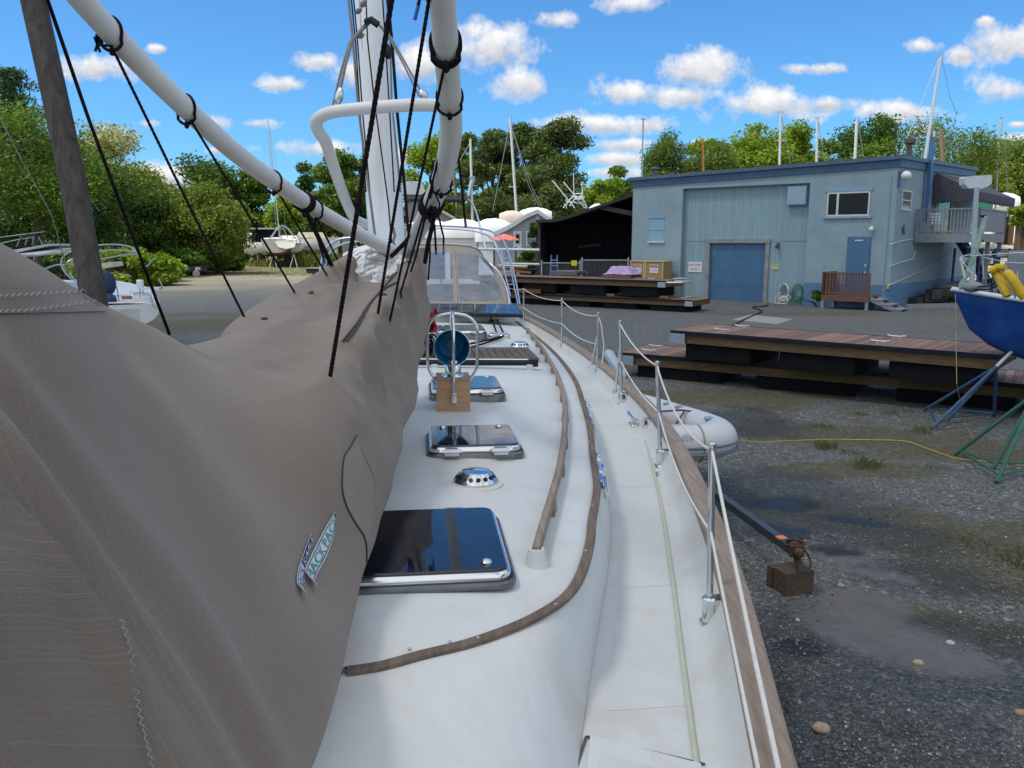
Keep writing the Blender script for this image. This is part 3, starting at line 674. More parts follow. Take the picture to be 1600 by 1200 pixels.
mline([(603,-30,7.2),(612,60,7.1),(620,170,7.),(632,290,7.),(641,400,6.9)], .013, M_blackrope)
mline([(600,-30,7.3),(609,40,7.2),(612,160,7.1),(626,300,7.)], .008, M_greyrope)
mline([(577,30,6.95),(546,66,6.8),(533,110,6.75),(519,168,6.7)], .008, M_greyrope, 'bridle_line')
mline([(577,35,6.95),(550,62,6.8),(540,100,6.75),(531,140,6.7)], .014, M_greyrope, 'bridle_line')
mline([(577,35,6.95),(592,38,6.9),(612,60,6.8),(640,110,6.75),(661,148,6.7)], .008, M_greyrope, 'bridle_line')
mline([(592,38,6.9),(611,64,6.8),(633,105,6.75),(655,150,6.7)], .008, M_greyrope, 'bridle_line')
mb = MB(); mb.tube([D(573,34,6.9),D(580,31,6.85),(D(591,39,6.85))], .028, 8); mb.build('bridle_block', M_black, boat, smooth=True)
for A_, B_, m_ in (((533,138,6.68),(527,163,6.68),M_alu), ((657,141,6.68),(666,155,6.68),M_alu), ((603,68,6.8),(607,92,6.8),M_black), ((558,14,6.9),(562,20,6.9),M_greyrope), ((564,3,6.9),(571,8,6.9),M_greyrope), ((562,50,6.9),(563,60,6.9),M_greyrope)):
    mb = MB(); p, q_ = D(*A_), D(*B_); mb.tube([p, p.lerp(q_, .3), p.lerp(q_, .7), q_], [.014, .032, .034, .016], 8); mb.build('rigging_block', m_, boat, smooth=True)
# lower part of mast: pelican hooks / shackles
mline([(614,355,6.9),(617,368,6.9),(614,378,6.9),(618,388,6.9)], .012, M_greyrope, 'shackle')
# wishbone booms -------------------------------------------------
mb = MB(); WB2 = [(600,362,9.6),(580,353,9.2),(556,343,8.7),(545,325,8.1),(528,280,7.4),(510,225,6.9),(499,207,6.78),(494,193,6.72),(500,183,6.68),(520,175,6.62),(560,170,6.55),(610,166,6.5),(655,164,6.5),(690,166,6.55),(706,174,6.6),(709,195,6.8),(703,235,7.2),(692,285,7.9),(672,345,9.)]
mb.tube(crv([D(*p) for p in WB2], 5), .048, 16); mb.build('wishbone_boom', M_whitep, boat, smooth=True)
LA = [(40,-105,2.72),(130,2,2.95),(215,95,3.2),(300,178,3.45),(370,240,3.75),(435,288,4.1),(500,331,4.6),(560,365,5.0),(612,392,5.4)]
RA = [(682,-140,2.7),(690,-20,2.95),(697,80,3.2),(703,160,3.45),(704,215,3.65),(693,270,3.95),(676,315,4.25),(657,355,4.7),(636,392,5.3)]
LAc, RAc = crv([D(*p) for p in LA], 8), crv([D(*p) for p in RA], 8)
mb = MB(); mb.tube(LAc, .041, 18); mb.tube(RAc, .047, 18); mb.build('wishbone_boom', M_whitep, boat, smooth=True)
def wrap(arm, px, py, rad, thick, n=1, tail=0, tilt=0):
    "rope turns round a boom arm"
    best = min(range(1, len(arm)-1), key=lambda i: (lambda q: (q[0]-px)**2+(q[1]-py)**2)(proj(arm[i])))
    c = arm[best]; d = (arm[best+1]-arm[best-1]).normalized(); mb = MB()
    x = d.cross(Vector((0, 0, 1))).normalized(); y = x.cross(d); hz_ = Vector((d.x, d.y, 0)).normalized(); tilt = -(y.dot(hz_))/max(.35, d.dot(hz_)) if n < 4 else 0
    for k in range(n):
        o_ = d*((k-(n-1)/2)*thick*1.8)
        mb.tube([c+o_+(x*math.cos(t)+y*math.sin(t))*(rad+thick*.6)*(1+(.22 if n < 4 and math.sin(t) < -.6 else 0))+d*(tilt*(rad+thick)*math.sin(t)*(1+(.22 if n < 4 and math.sin(t) < -.6 else 0))) for t in [2*math.pi*q/26 for q in range(26)]], thick, 7, True)
    k_ = c-(y+d*tilt)*(rad*1.25+thick)
    mb.ball(k_, (thick*1.9, thick*1.9, thick*2.6), 8, 6)
    mb.build('rope_lashing', M_blackrope, boat, smooth=True); return k_
def proj(p):
    q = Vector(p)-CAM; dep = q.y*cP-q.z*sP; v = q.y*sP+q.z*cP
    return 800+F*q.x/dep, 600-F*v/dep
kl = [wrap(LAc, 178, 50, .041, .006, 1, tilt=.03), wrap(LAc, 290, 168, .041, .006, 1, tilt=.03), wrap(LAc, 428, 284, .041, .0055, 1, tilt=.02), wrap(LAc, 478, 318, .041, .008, 4), wrap(LAc, 492, 328, .041, .006, 1, tilt=.02)]
kr = [wrap(RAc, 696, 70, .047, .009, 2, tilt=-.03), wrap(RAc, 702, 148, .047, .006, 1, tilt=-.03), wrap(RAc, 675, 318, .047, .011, 5), wrap(RAc, 690, 280, .047, .006, 1, tilt=-.02)]
mb = MB(); c = D(152, 70, 3.05)
for k in range(9): a_ = random.uniform(0, 6.3); mb.tube([c, c+Vector((.012*math.cos(a_), 0, .034*math.sin(a_)))], .005, 5)
mb.tube([c, D(176, 72, 3.05)], .005, 6); mb.build('rope_tail', M_blackrope, boat)
# =================================================================== sail cover over the foresail
from mathutils import noise as mn
def make_cover_mat(name, horizontal=False, base=((.178, .137, .103), (.255, .201, .156))):
    m, nt, bs = newmat(name); tc = nt.nodes.new('ShaderNodeTexCoord'); mp = nt.nodes.new('ShaderNodeMapping'); nt.links.new(tc.outputs['UV'], mp.inputs[0])
    sp = nt.nodes.new('ShaderNodeSeparateXYZ'); nt.links.new(mp.outputs[0], sp.inputs[0])
    n = noise(nt, objco(nt), 260., 3, .7); n2 = noise(nt, objco(nt), 3., 5, .6)
    cc = ramp(nt, n, [(.25, base[0]), (.75, base[1])]); cc = mix(nt, math_(nt, 'MULTIPLY', n2, .4), cc, (.185, .149, .117))
    c1 = nt.nodes.new('ShaderNodeCombineXYZ'); nt.links.new(sp.outputs['Y' if horizontal else 'X'], c1.inputs[0])
    ns = N(nt, 'ShaderNodeTexNoise', Scale=95. if horizontal else 110., Detail=2., Roughness=.7); nt.links.new(c1.outputs[0], ns.inputs['Vector'])
    c2 = nt.nodes.new('ShaderNodeCombineXYZ'); nt.links.new(math_(nt, 'MULTIPLY', sp.outputs['X'], 1.), c2.inputs[0]); nt.links.new(math_(nt, 'MULTIPLY', sp.outputs['Y'], .25), c2.inputs[1])
    nb = noise(nt, mp.outputs[0], 5., 3)
    line = ramp(nt, ns.outputs['Fac'], [(.56, (0, 0, 0)), (.60, (1, 1, 1)), (.64, (0, 0, 0))])
    cc = mix(nt, math_(nt, 'MULTIPLY', math_(nt, 'MULTIPLY', line, nb), 0.75 if horizontal else .32), cc, (.40, .38, .35))
    nt.links.new(cc, bs.inputs['Base Color']); bs.inputs['Roughness'].default_value = .92; bs.inputs['Specular IOR Level'].default_value = .08
    bs.inputs['Sheen Weight'].default_value = .25; bs.inputs['Sheen Roughness'].default_value = .5
    wv = N(nt, 'ShaderNodeTexWave', Scale=95., Distortion=1.5); nt.links.new(mp.outputs[0], wv.inputs['Vector']); wv.bands_direction = 'Y'; bump(nt, bs, math_(nt, 'ADD', noise(nt, objco(nt), 420., 2), math_(nt, 'MULTIPLY', wv.outputs['Fac'], .5)), .4, .0025); return m
M_cover = make_cover_mat('taupe_striped_canvas'); M_flap = make_cover_mat('taupe_canvas_cross_striped', True)
ST = [
 [(-900,0,.5),(-760,480,.48),(-560,860,.46),(-380,1300,.5),(-100,2100,.62)],
 [(-330,250,.85),(-230,480,.8),(-80,760,.75),(80,1080,.8),(270,1480,.95)],
 [(-5,378,1.25),(60,520,1.12),(160,760,1.08),(310,1000,1.15),(478,1212,1.42)],
 [(150,470,1.8),(200,590,1.62),(300,770,1.55),(420,935,1.62),(541,1000,1.9)],
 [(240,512,2.3),(320,610,2.08),(410,740,2.0),(500,830,2.08),(573,880,2.3)],
 [(290,539,2.8),(390,590,2.55),(490,650,2.45),(560,715,2.55),(604,777,2.8)],
 [(350,527,3.15),(430,552,2.98),(525,594,2.86),(585,625,3.1),(643,638,3.75)],
 [(374,521,3.42),(440,535,3.2),(545,560,3.12),(597,588,3.4),(650,606,4.05)],
 [(383,498,3.7),(450,512,3.5),(560,520,3.4),(606,545,3.75),(654,582,4.3)],
 [(432,462,4.25),(500,474,4.15),(592,490,4.0),(630,500,4.4),(668,505,4.9)],
 [(498,428,4.75),(545,445,4.7),(600,450,4.6),(640,440,4.75),(670,452,5.2)],
 [(548,398,5.2),(562,440,5.05),(590,470,4.8),(646,395,5.1),(669,388,5.3)]]
rows = []
for st in ST:
    P = [D(*p) for p in st]; d = P[0].y
    tl = P[0]+Vector((-.16, .12, -.12)); bl = P[0]+Vector((-.2, .1, -.55 if d > 1.5 else -.8))
    br = P[4]+Vector((-.08, .1, .0)); 
    rows.append([bl, tl]+P+[br])
colsN = len(rows[0]); PER = 14
R1 = [crv(r, PER) for r in rows]
M2 = len(R1[0]); full = []
cc_ = [crv([R1[i][j] for i in range(len(rows))], 20) for j in range(M2)]
NR = len(cc_[0]); Gd = [[cc_[j][i].copy() for j in range(M2)] for i in range(NR)]
def nrm(i, j):
    a = Gd[min(i+1, NR-1)][j]-Gd[max(i-1, 0)][j]; b = Gd[i][min(j+1, M2-1)]-Gd[i][max(j-1, 0)]
    n = b.cross(a); n.normalize(); return n
PEAK = [(517, 588, .07, 3.0), (591, 488, .06, 4.0), (612, 503, .05, 4.1), (628, 462, .05, 4.6)]
sm = lambda a, b, x: (lambda t: t*t*(3-2*t))(max(0, min(1, (x-a)/(b-a))))
Out = [[None]*M2 for _ in range(NR)]
for i in range(NR):
    for j in range(M2):
        p = Gd[i][j]; n = nrm(i, j); px, py = proj(p); d = p.y
        toward = (CAM-p).normalized()
        if n.dot(toward) < 0 and 2*PER <= j <= 6*PER: n = -n
        h = 0
        near = 1-sm(1.9, 2.7, d)
        inner = sm(2.0*PER, 2.6*PER, j)*(1-sm(5.7*PER, 6.2*PER, j))
        q = px*.80-py*.60+22*mn.noise(p*2.2)+.06*(py-700)*(1 if py > 700 else .3)
        w_ = .5+.5*math.sin(q/36.0+.5*math.sin(q/71+1.)+1.2); w2_ = .5+.5*math.sin(q/17.5+.9*math.sin(q/60.)+.4*mn.noise(p*3))
        h += near*inner*sm(400, 600, py-.2*px)*sm(-30, 70, px-(py-772)*.5)*(.030*(w_**1.5-.4)+.021*(w2_**1.4-.4)*(1-sm(250, 480, px-.25*(py-600))))
        h += near*inner*.010*mn.noise(Vector((q/70, py/500, 3.)))
        mid = sm(2.2, 2.9, d)
        f_ = px-(py-490)*.27+5*mn.noise(p*2.3); rdg = (1-abs(math.sin(math.pi*(f_-590)/27.)))**1.6
        h += mid*sm(4.1*PER, 4.7*PER, j)*(1-sm(5.9*PER, 6.4*PER, j))*.034*(rdg-.35)*(1-sm(585, 660, py))
        cr_ = (1-abs(math.sin((px*.22+py*.9)/19.+1.5*mn.noise(p*1.6))))**2.2
        h += mid*sm(2.1*PER, 2.6*PER, j)*(1-sm(3.6*PER, 4.3*PER, j))*.014*(cr_-.3)
        h += mid*inner*(.018*mn.noise(p*3.2)+.011*(1-abs(mn.noise(p*5.+Vector((3, 1, 0)))))**3)
        h += mid*inner*.016*math.sin((px*.35-py)/20.+2*mn.noise(p*1.7))*(1-sm(4.6*PER, 5.2*PER, j))*.6
        z = 0
        for (kx, ky, am, dd) in PEAK:
            r2 = ((px-kx)/46)**2+((py-ky)/(34 if py < ky else 60))**2; z += am*(.55*math.exp(-r2*1.0)+.7*math.exp(-math.sqrt(r2)*4.5))*math.exp(-((d-dd)/.6)**2)
        lowhem = sm(5.4*PER, 6.0*PER, j)
        Out[i][j] = p+n*h+Vector((0, 0, z*.75))+Vector((.035*mn.noise(Vector((d*3, 0, 0)))*lowhem*sm(1.9, 2.5, d), 0, 0))
me = bpy.data.meshes.new('cover_cloth')
vs = [p for r in Out for p in r]; fs = []
skip = lambda i, j: False
for i in range(NR-1):
    for j in range(M2-1): fs.append((i*M2+j, (i+1)*M2+j, (i+1)*M2+j+1, i*M2+j+1))
for i in range(NR-1): fs.append((i*M2, i*M2+M2-1, (i+1)*M2+M2-1, (i+1)*M2))
cloc = D(400, 900, 2.0); cloc.z = 2.0
cover = thing('sail_cover', cloc, 'big taupe striped canvas sail cover lying along the wishbone boom at the left', 'sail cover')
me.from_pydata([p-cloc for p in vs], [], fs)
uvl = me.uv_layers.new(name='UVMap'); arc = np.cumsum([0]+[(Out[i+1][3*PER]-Out[i][3*PER]).length for i in range(NR-1)])
uvs = []
for f in fs:
    for k in f: i, j = divmod(k, M2); uvs += [arc[i], j/PER*.3]
uvl.data.foreach_set('uv', uvs); me.polygons.foreach_set('use_smooth', [True]*len(fs)); me.materials.append(M_cover)
cc = bpy.data.objects.new('cover_cloth', me); col.objects.link(cc); cc.parent = cover
bvh = BVHTree.FromPolygons(vs, fs)
def hit(px, py, lift=.004):
    d = ray(px, py).normalized(); h, n, _, _ = bvh.ray_cast(CAM, d)
    if h is None: return None, None
    if n.dot(d) > 0: n = -n
    return h+n*lift, n
def patch(poly_rows, name, m, parent, uv=None, lift=.004, wav=None, smooth='all', thick=0):
    rows = []
    for r in poly_rows:
        rr_ = []
        for (x, y) in r:
            p, n = hit(x, y, lift+(wav(x, y) if wav else 0))
            if p is None: p = rr_[-1].copy() if rr_ else D(x, y, 2.0)
            rr_.append(p)
        rows.append(rr_)
    mb = MB(); mb.grid(rows); o = mb.build(name, m, parent, smooth=smooth)
    if uv:
        l = o.data.uv_layers.new(name='UVMap'); mcol = len(rows[0]); out = []
        for pl in o.data.polygons:
            for k in pl.vertices: i, j = divmod(k, mcol); out += [rows[i][j].x, uv(i, j, rows)]
        l.data.foreach_set('uv', out)
    return o
# overlapping cross-striped flap at the bottom left
edge = [(-60,700),(0,772),(45,828),(90,880),(128,922),(160,962),(176,1005),(188,1050),(200,1105),(212,1160),(222,1215),(228,1260)]
ep = [Vector((x, y, 0)) for x, y in edge]; ep = crv(ep, 5)
rowsf = [[(e.x-(e.x+70)*(1-k/14)**1.0, e.y-(1-k/14)*(e.x+70)*(-.10 if True else 0)) for k in range(15)] for e in ep]
flap = patch(rowsf, 'cover_flap', M_flap, cover, uv=lambda i, j, rows: i/len(rows)*1.1+.006*math.sin(j*.4)-.003*j, lift=.016, wav=lambda x, y: .004*math.sin(y/45.+x/60.))
def stitch(P, name, amp=4.2, step=9., lift=.007, r=.0012, m=None):
    "zigzag seam: thin thread laid on the cloth"
    Q = crv([Vector((x, y, 0)) for x, y in P], 10); L = 0; out = []; s = 1; nxt = 0
    for i in range(1, len(Q)):
        seg = Q[i]-Q[i-1]; l = seg.length; n = Vector((-seg.y, seg.x, 0)).normalized()
        while L+l >= nxt:
            t = (nxt-L)/max(l, 1e-6); q = Q[i-1]+seg*t+n*amp*s; s = -s; nxt += step
            p, _ = hit(q.x, q.y, lift)
            if p: out.append(p)
        L += l
    if len(out) > 2: mb = MB(); mb.tube(out, r, 5); return mb.build(name, m, cover)
M_thread = mat('pale_thread', (.36, .38, .38), .8)
stitch([(-10,466),(40,463),(90,460),(132,457)], 'zigzag_stitching', 2.0, 5.0, r=.0007, m=M_thread)
stitch([(-10,490),(40,487),(90,481),(130,475),(158,473)], 'zigzag_stitching', 2.0, 5.0, r=.0007, m=M_thread)
stitch([(166,972),(178,1010),(189,1060),(200,1110),(212,1165),(222,1215)], 'zigzag_stitching', 3.6, 6.5, lift=.019, r=.0008, m=M_thread)
# seam tape under upper stitching (a doubled hem)
patch([[(x, 472+.0*x-(x/12 if x > 0 else 0)*.28+dy) for x in range(-20, 165, 8)] for dy in (-19, -12, -5, 4, 13, 19)], 'hem_band', M_cover, cover, uv=lambda i, j, rows: i*.02, lift=.003)
# lens-shaped opening with the lining showing
Lp = [(556,681),(546,700),(537,714),(534,740),(534,765),(540,790),(553,815),(566,835),(571,850)]; Rp = [(557,683),(562,700),(568,715),(577,733),(583,748),(585,765),(583,790),(580,820),(574,850)]
Lc, Rc = crv([Vector((*p, 0)) for p in Lp], 4), crv([Vector((*p, 0)) for p in Rp], 4)
patch([[(l.x+(r.x-l.x)*k/8, l.y+(r.y-l.y)*k/8) for k in range(9)] for l, r in zip(Lc, Rc)], 'cover_opening', mat('tan_lining', (.27, .22, .17), .9, 0, .06), cover, lift=.003)
for P, r in ((Lp+[(572,872),(571,895)], .0022), (Rp[1:6], .003)):
    mb = MB(); Q = crv([Vector((*p, 0)) for p in P], 5); mb.tube([q for q in (hit(q.x, q.y, .003)[0] for q in Q) if q], r, 6); mb.build('opening_edge', mat('dark_zip_edge', (.03, .028, .026), .8) if r < .0025 else M_cover, cover)
# long overlapped seam near the far end
for P in ([(622,441),(598,455),(580,475),(567,497),(553,520),(541,534)], [(622,425),(600,450),(575,480),(555,510),(535,535)]):
    mb = MB(); Q = crv([Vector((*p, 0)) for p in P], 6); T = [q for q in (hit(q.x, q.y, .006)[0] for q in Q) if q]
    if len(T) > 2: mb.tube(T, .0045, 6); mb.build('seam_edge', mat('dark_seam', (.06, .052, .046), .9), cover)
# eyelets
for x, y in ((486,458), (600,461), (413,499), (626,462), (640,410)):
    p, n = hit(x, y, .004)
    if p:
        u = n.orthogonal().normalized(); v = n.cross(u); mb = MB(); mb.tube([p+(u*math.cos(t)+v*math.sin(t))*.011 for t in [2*math.pi*k/14 for k in range(14)]], .004, 6, True); mb.ball(p, .007, 8, 5); mb.build('eyelet', mat('black_eyelet', (.02, .02, .02), .4), cover)
# two-part sewn maker's label
M_lbl = mat('white_label_cloth', (.62, .66, .68), .8, 0, .04); M_navy = mat('navy_label_print', (.015, .03, .13), .7); M_green = mat('green_label_print', (.02, .30, .19), .7)
def label(left, right, name, border, txt, tm, ts, invert=False):
    "strip between two px polylines running bottom to top; text reads upwards"
    Lc, Rc = crv([Vector((*p, 0)) for p in left], 6), crv([Vector((*p, 0)) for p in right], 6); n_ = len(Lc)
    def at(t, s, lift):
        f = t*(n_-1); i = min(int(f), n_-2); g = f-i; l = Lc[i].lerp(Lc[i+1], g); r = Rc[i].lerp(Rc[i+1], g); q = l.lerp(r, s)
        curl = .012*max(0, (.12-t)/.12)
        return hit(q.x, q.y, lift+curl)[0]
    lab = bpy.data.objects.new(name, None); col.objects.link(lab); lab.parent = cover
    g = lambda s0, s1, t0, t1, lift: [[at(t0+(t1-t0)*i/24, s0+(s1-s0)*k/5, lift) for k in range(6)] for i in range(25)]
    mb = MB(); mb.grid(g(0, 1, 0, 1, .005)); mb.build('label_cloth', M_lbl, lab, smooth='all')
    mb = MB()
    for s0 in (.10, .84): mb.grid(g(s0, s0+.06, .03, .96, .0064))
    mb.grid(g(.1, .9, .955, .985, .0064)); mb.grid(g(.1, .9, .03, .045, .0064)); mb.build('label_border', M_navy, lab)
    if invert: mb = MB(); mb.grid(g(.14, .86, *invert, .0068)); mb.build('label_field', M_navy, lab)
    for (tx, t0, t1, m_) in txt:
        vs_, fs_ = text_mb(tx, 1.0); xs = [v.x for v in vs_]; ys = [v.y for v in vs_]; x0, x1 = min(xs), max(xs); y0, y1 = min(ys), max(ys)
        mb = MB(); out = []
        for v in vs_:
            t = t0+(t1-t0)*(v.x-x0)/(x1-x0); s = .80-.58*(v.y-y0)/(y1-y0); out.append(at(t, s, .0078))
        mb.add(out, fs_); mb.build('lettering', m_, lab)
label([(462,927),(461,905),(464,886),(471,868),(479,845),(484,836)], [(471,936),(472,915),(473,900),(475,884),(480,864),(488,843)], 'sewn_label', M_navy, [('MACK', .06, .46, M_navy), ('SAILS', .52, .96, M_lbl)], M_navy, .5, invert=(.5, .97))
label([(471,905),(476,885),(488,860),(497,842),(510,818),(521,800)], [(487,922),(492,900),(504,878),(513,857),(520,833),(522,806)], 'sewn_label', M_navy, [('MACK', .08, .52, M_green), ('PACK', .57, .95, M_green)], M_green, .5)
# white sail showing at the open far end
mb = MB(); rows = []
for i in range(44):
    r = []
    for j in range(48):
        u, v = i/43, j/47; px = 536+92*u-6*v; py = 396+52*v+10*math.sin(u*math.pi)*(v-.5)-9*math.sin(math.pi*u)*(1-v)
        dd = 5.35-.42*v+.06*math.sin(u*9+v*5)+.06*mn.noise(Vector((u*4, v*4, 1)))+.05*(1-abs(mn.noise(Vector((u*5+v*2, v*6, 3)))))**5+.025*(1-abs(mn.noise(Vector((u*12, v*9+u*4, 7)))))**4
        r.append(D(px, py, dd))
    rows.append(r)
mb.grid(rows)
fs_ = bpy.data.objects
o = mb.build_thing('folded_sail', mat('white_sailcloth', (.70, .71, .70), .7, 0, .05, 9, bmp=.3), 'crumpled white sailcloth bundled in the open far end of the cover', 'sail', smooth='all')
# ---------------------------------------------------------------- lines from the booms to the cover
def line(P, r, m=M_blackrope, name='lazy_jack_line', tip=False):
    pts = [Vector(p) if len(p) == 3 and isinstance(p, Vector) else D(*p) for p in P]
    if r >= .0055 and m is M_blackrope:      # laid rope: the radius ripples with the strands
        out = []
        for a, b in zip(pts, pts[1:]):
            k = max(2, int((b-a).length/.0095)); out += [a.lerp(b, i/k) for i in range(k)]
        out.append(pts[-1]); mb = MB(); mb.tube(out, [r*(1.08 if i % 2 else .9) for i in range(len(out))], 8)
    else: mb = MB(); mb.tube(pts, r, 9)
    o = mb.build(name, m, boat, smooth='all')
    if tip: mb = MB(); d = (pts[-1]-pts[-2]).normalized(); mb.tube([pts[-1]-d*.002, pts[-1]+d*.045], r*1.15, 7); mb.build('line_end', M_bluetape, boat)
    return o
def H(x, y): p, n = hit(x, y, -.01); return p if p is not None else D(x, y, 4.4)
line([(616,-40,2.1), (612,0,2.2), H(517,588)], .0072)
line([(678,-60,2.75), (670,2,2.9), H(592,490)], .0066)
line([(697,92,3.2), H(611,505)], .0060)
line([(702,177,3.55), (672,300,4.0), H(627,463)], .0058)
line([kr[1], (692,158,3.5), (702,178,3.5), (713,162,3.5), (706,149,3.5)], .005)
line([(702,178,3.5),(712,212,3.6),(718,262,3.9),(722,300,4.1),(727,346,4.3)], .006, tip=True)
line([(669,2,2.95),(655,-30,3.0)], .006); line([(656,-30,3.0),(655,2,3.0),(653,10,3.0)], .006, tip=True)
line([(674,325,4.15),(655,352,4.6),(634,378,5.0),(612,400,5.2)], .014)
line([(672,325,4.1),(663,345,4.3),(650,400,4.6),(642,424,4.8)], .006)
line([(664,328,4.1),(672,346,4.15),(679,352,4.2),(681,390,4.4)], .006, tip=True)
line([(680,325,4.1),(676,350,4.2),(668,385,4.5),(664,410,4.7)], .012)
line([(682,327,4.1),(687,345,4.1),(693,370,4.1),(693,384,4.1)], .005, tip=True)
line([(676,340,4.2),(671,370,4.3),(672,400,4.4),(669,437,4.6)], .005)
line([(676,252,3.95),(679,300,4.05),(687,318,4.1),(683,340,4.15)], .0045); line([(702,272,3.95),(690,290,3.98),(681,304,4.05)], .005)
line([(700,100,3.35),(690,240,3.8),(672,310,4.1)], .005)
line([(66,-30,2.1),(75,2,2.2),(140,190,2.4),(265,523,2.62)], .0050)
line([kl[0], (182,88,3.1), (290,310,3.5), (383,498,3.78)], .0056)
line([kl[1], (298,188,3.4), (380,322,3.85), (461,458,4.3)], .0052)
line([kl[2], (436,302,4.2), (476,372,4.5), (512,432,4.75)], .0055)
line([(459,318,4.35), (480,335,4.45),(498,372,4.6),(518,415,4.95)], .013)
line([kl[4], (497,345,4.6), (527,405,5.0)], .006); line([kl[4], (492,350,4.6), (497,375,4.6), (505,402,4.7)], .006, tip=True)
line([(-10,165,3.4),(40,262,3.5),(80,335,3.6),(108,430,3.7)], .0022, M_greyrope, 'thin_wire')
# bare wooden spar standing at the left
mb = MB(); P = [D(24,-120,2.65), D(52,0,2.55), D(105,240,2.42), D(140,430,2.32), D(158,540,2.28)]
mb.tube(crv(P, 6), .0345, 24); mb.build_thing('wooden_spar', M_spar, 'weathered grey wooden spar leaning upright behind the sail cover', 'spar', smooth=True)
# red cloth by the mast foot
mb = MB(); rows = []
for i in range(12):
    rows.append([D(656+26*(j/11)+4*math.sin(i*.9)*(i/11), 486+34*i/11+5*math.sin(j*1.1)*(1-i/11), 8.2+.09*math.sin(j*1.3+i*.6)+.03*(i % 3)) for j in range(12)])
mb.grid(rows); o = mb.build_thing('crumpled_flag', mat('red_flag_cloth', (.42, .03, .06), .8, 0, .2, 14), 'crumpled red cloth hanging beside the mast foot, behind the blue cowl vent', 'flag', smooth='all')
# =================================================================== cloud that shades the near yard
mb = MB(); rows = []
for i in range(15):
    t = math.pi*i/14; r = []
    for k in range(40):
        a = 2*math.pi*k/40; d = Vector((math.sin(t)*math.cos(a), math.sin(t)*math.sin(a), math.cos(t)))
        s_ = 1+.28*mn.noise(d*1.7)+.12*mn.noise(d*4.5); r.append(Vector((12.6-118+d.x*46*s_, 19-47.7+d.y*38*s_, 250+d.z*11*s_)))
    rows.append(r)
mb.grid(rows, closed=True)
m, nt, bs = newmat('cloud_white'); nt.nodes.remove(bs); out = nt.nodes['Material Output']
t1 = N(nt, 'ShaderNodeBsdfTransparent'); t1.inputs[0].default_value = (1, 1, 1, 1); t2 = N(nt, 'ShaderNodeBsdfTranslucent'); t2.inputs[0].default_value = (.95, .95, .95, 1)
ms = nt.nodes.new('ShaderNodeMixShader'); ms.inputs[0].default_value = .55; nt.links.new(t1.outputs[0], ms.inputs[1]); nt.links.new(t2.outputs[0], ms.inputs[2]); nt.links.new(ms.outputs[0], out.inputs[0])
tag(mb.build('cloud', m, smooth='all'), kind='stuff')
# =================================================================== ground
def axis_pts(lo, a, b, hi, fine):
    c = list(np.arange(a, b, fine)); s = fine; x = b
    while x < hi: c.append(x); s *= 1.12; x += s
    c.append(hi); s = fine; x = a-fine
    pre = []
    while x > lo: pre.append(x); s *= 1.12; x -= s
    pre.append(lo); return np.array(pre[::-1]+c)
gx = axis_pts(-700, -1.0, 11.0, 700, .10); gy = axis_pts(-60, 2.5, 20., 1500, .10)
X, Y = np.meshgrid(gx, gy, indexing='ij')
def vnoise(X, Y, s, seed=0, oct=4):
    "value noise"
    out = np.zeros_like(X); amp = 1; tot = 0
    r = np.random.default_rng(seed); T = r.random((256, 256))
    for o in range(oct):
        x = X*s+seed*13.7; y = Y*s+seed*7.1; xi = np.floor(x).astype(int); yi = np.floor(y).astype(int); fx = x-xi; fy = y-yi
        fx = fx*fx*(3-2*fx); fy = fy*fy*(3-2*fy)
        g = lambda a, b: T[(xi+a) % 256, (yi+b) % 256]
        out += amp*((g(0,0)*(1-fx)+g(1,0)*fx)*(1-fy)+(g(0,1)*(1-fx)+g(1,1)*fx)*fy); tot += amp; amp *= .55; s *= 2.03
    return out/tot
def blob(cx, cy, rx, ry, rot=0):
    c, s = math.cos(rot), math.sin(rot); dx, dy = X-cx, Y-cy
    return 1-np.sqrt(((dx*c+dy*s)/rx)**2+((-dx*s+dy*c)/ry)**2)
def gp(px, py): p = G(px, py); return p.x, p.y
def blobpx(px, py, rx, ry, rot=0): return blob(*gp(px, py), rx, ry, rot)
nz = vnoise(X, Y, .9, 1)-.5; nz2 = vnoise(X, Y, 3.1, 2)-.5; nz3 = vnoise(X, Y, .25, 3)-.5
mx = lambda l: np.maximum.reduce(l)
wet = mx([blobpx(1230, 800, 1.6, 1.5, .3), blobpx(1330, 830, 1.5, .8, -.4), blobpx(1290, 1080, 1.0, .7, .7), blobpx(1255, 1000, .7, .7), blobpx(1380, 1190, 1.1, .9), blobpx(1450, 1050, .8, .35, -.6), blobpx(1180, 760, 1.0, 1.2), blobpx(1560, 1000, 1.0, .4, -.5), blobpx(1440, 900, 1.0, .5, -.5), blobpx(1150, 660, 1.2, 1.6)])
wet = np.clip((wet+nz*1.0+nz2*.45)*2.6+.1, 0, 1)
pud = mx([blobpx(1228, 787, .42, .3, .1), blobpx(1340, 815, .42, .16, -.5), blobpx(1215, 830, .4, .22), blobpx(1255, 1010, .25, .22, .6), blobpx(1310, 860, .4, .2, -.3)])
pud = np.clip((pud+nz*.5+nz2*.4)*5-.2, 0, 1)
mud = mx([blobpx(1345, 945, .45, .32, -.2), blobpx(1390, 1000, .75, .42, -.75), blobpx(1440, 1020, .4, .2, -.5), blobpx(1310, 870, .45, .16, -.4), blobpx(1360, 895, .4, .15, -.6), blobpx(1250, 500, 6, 1.6)])
mud = np.clip((mud+nz*.35+nz2*.3)*5, 0, 1)
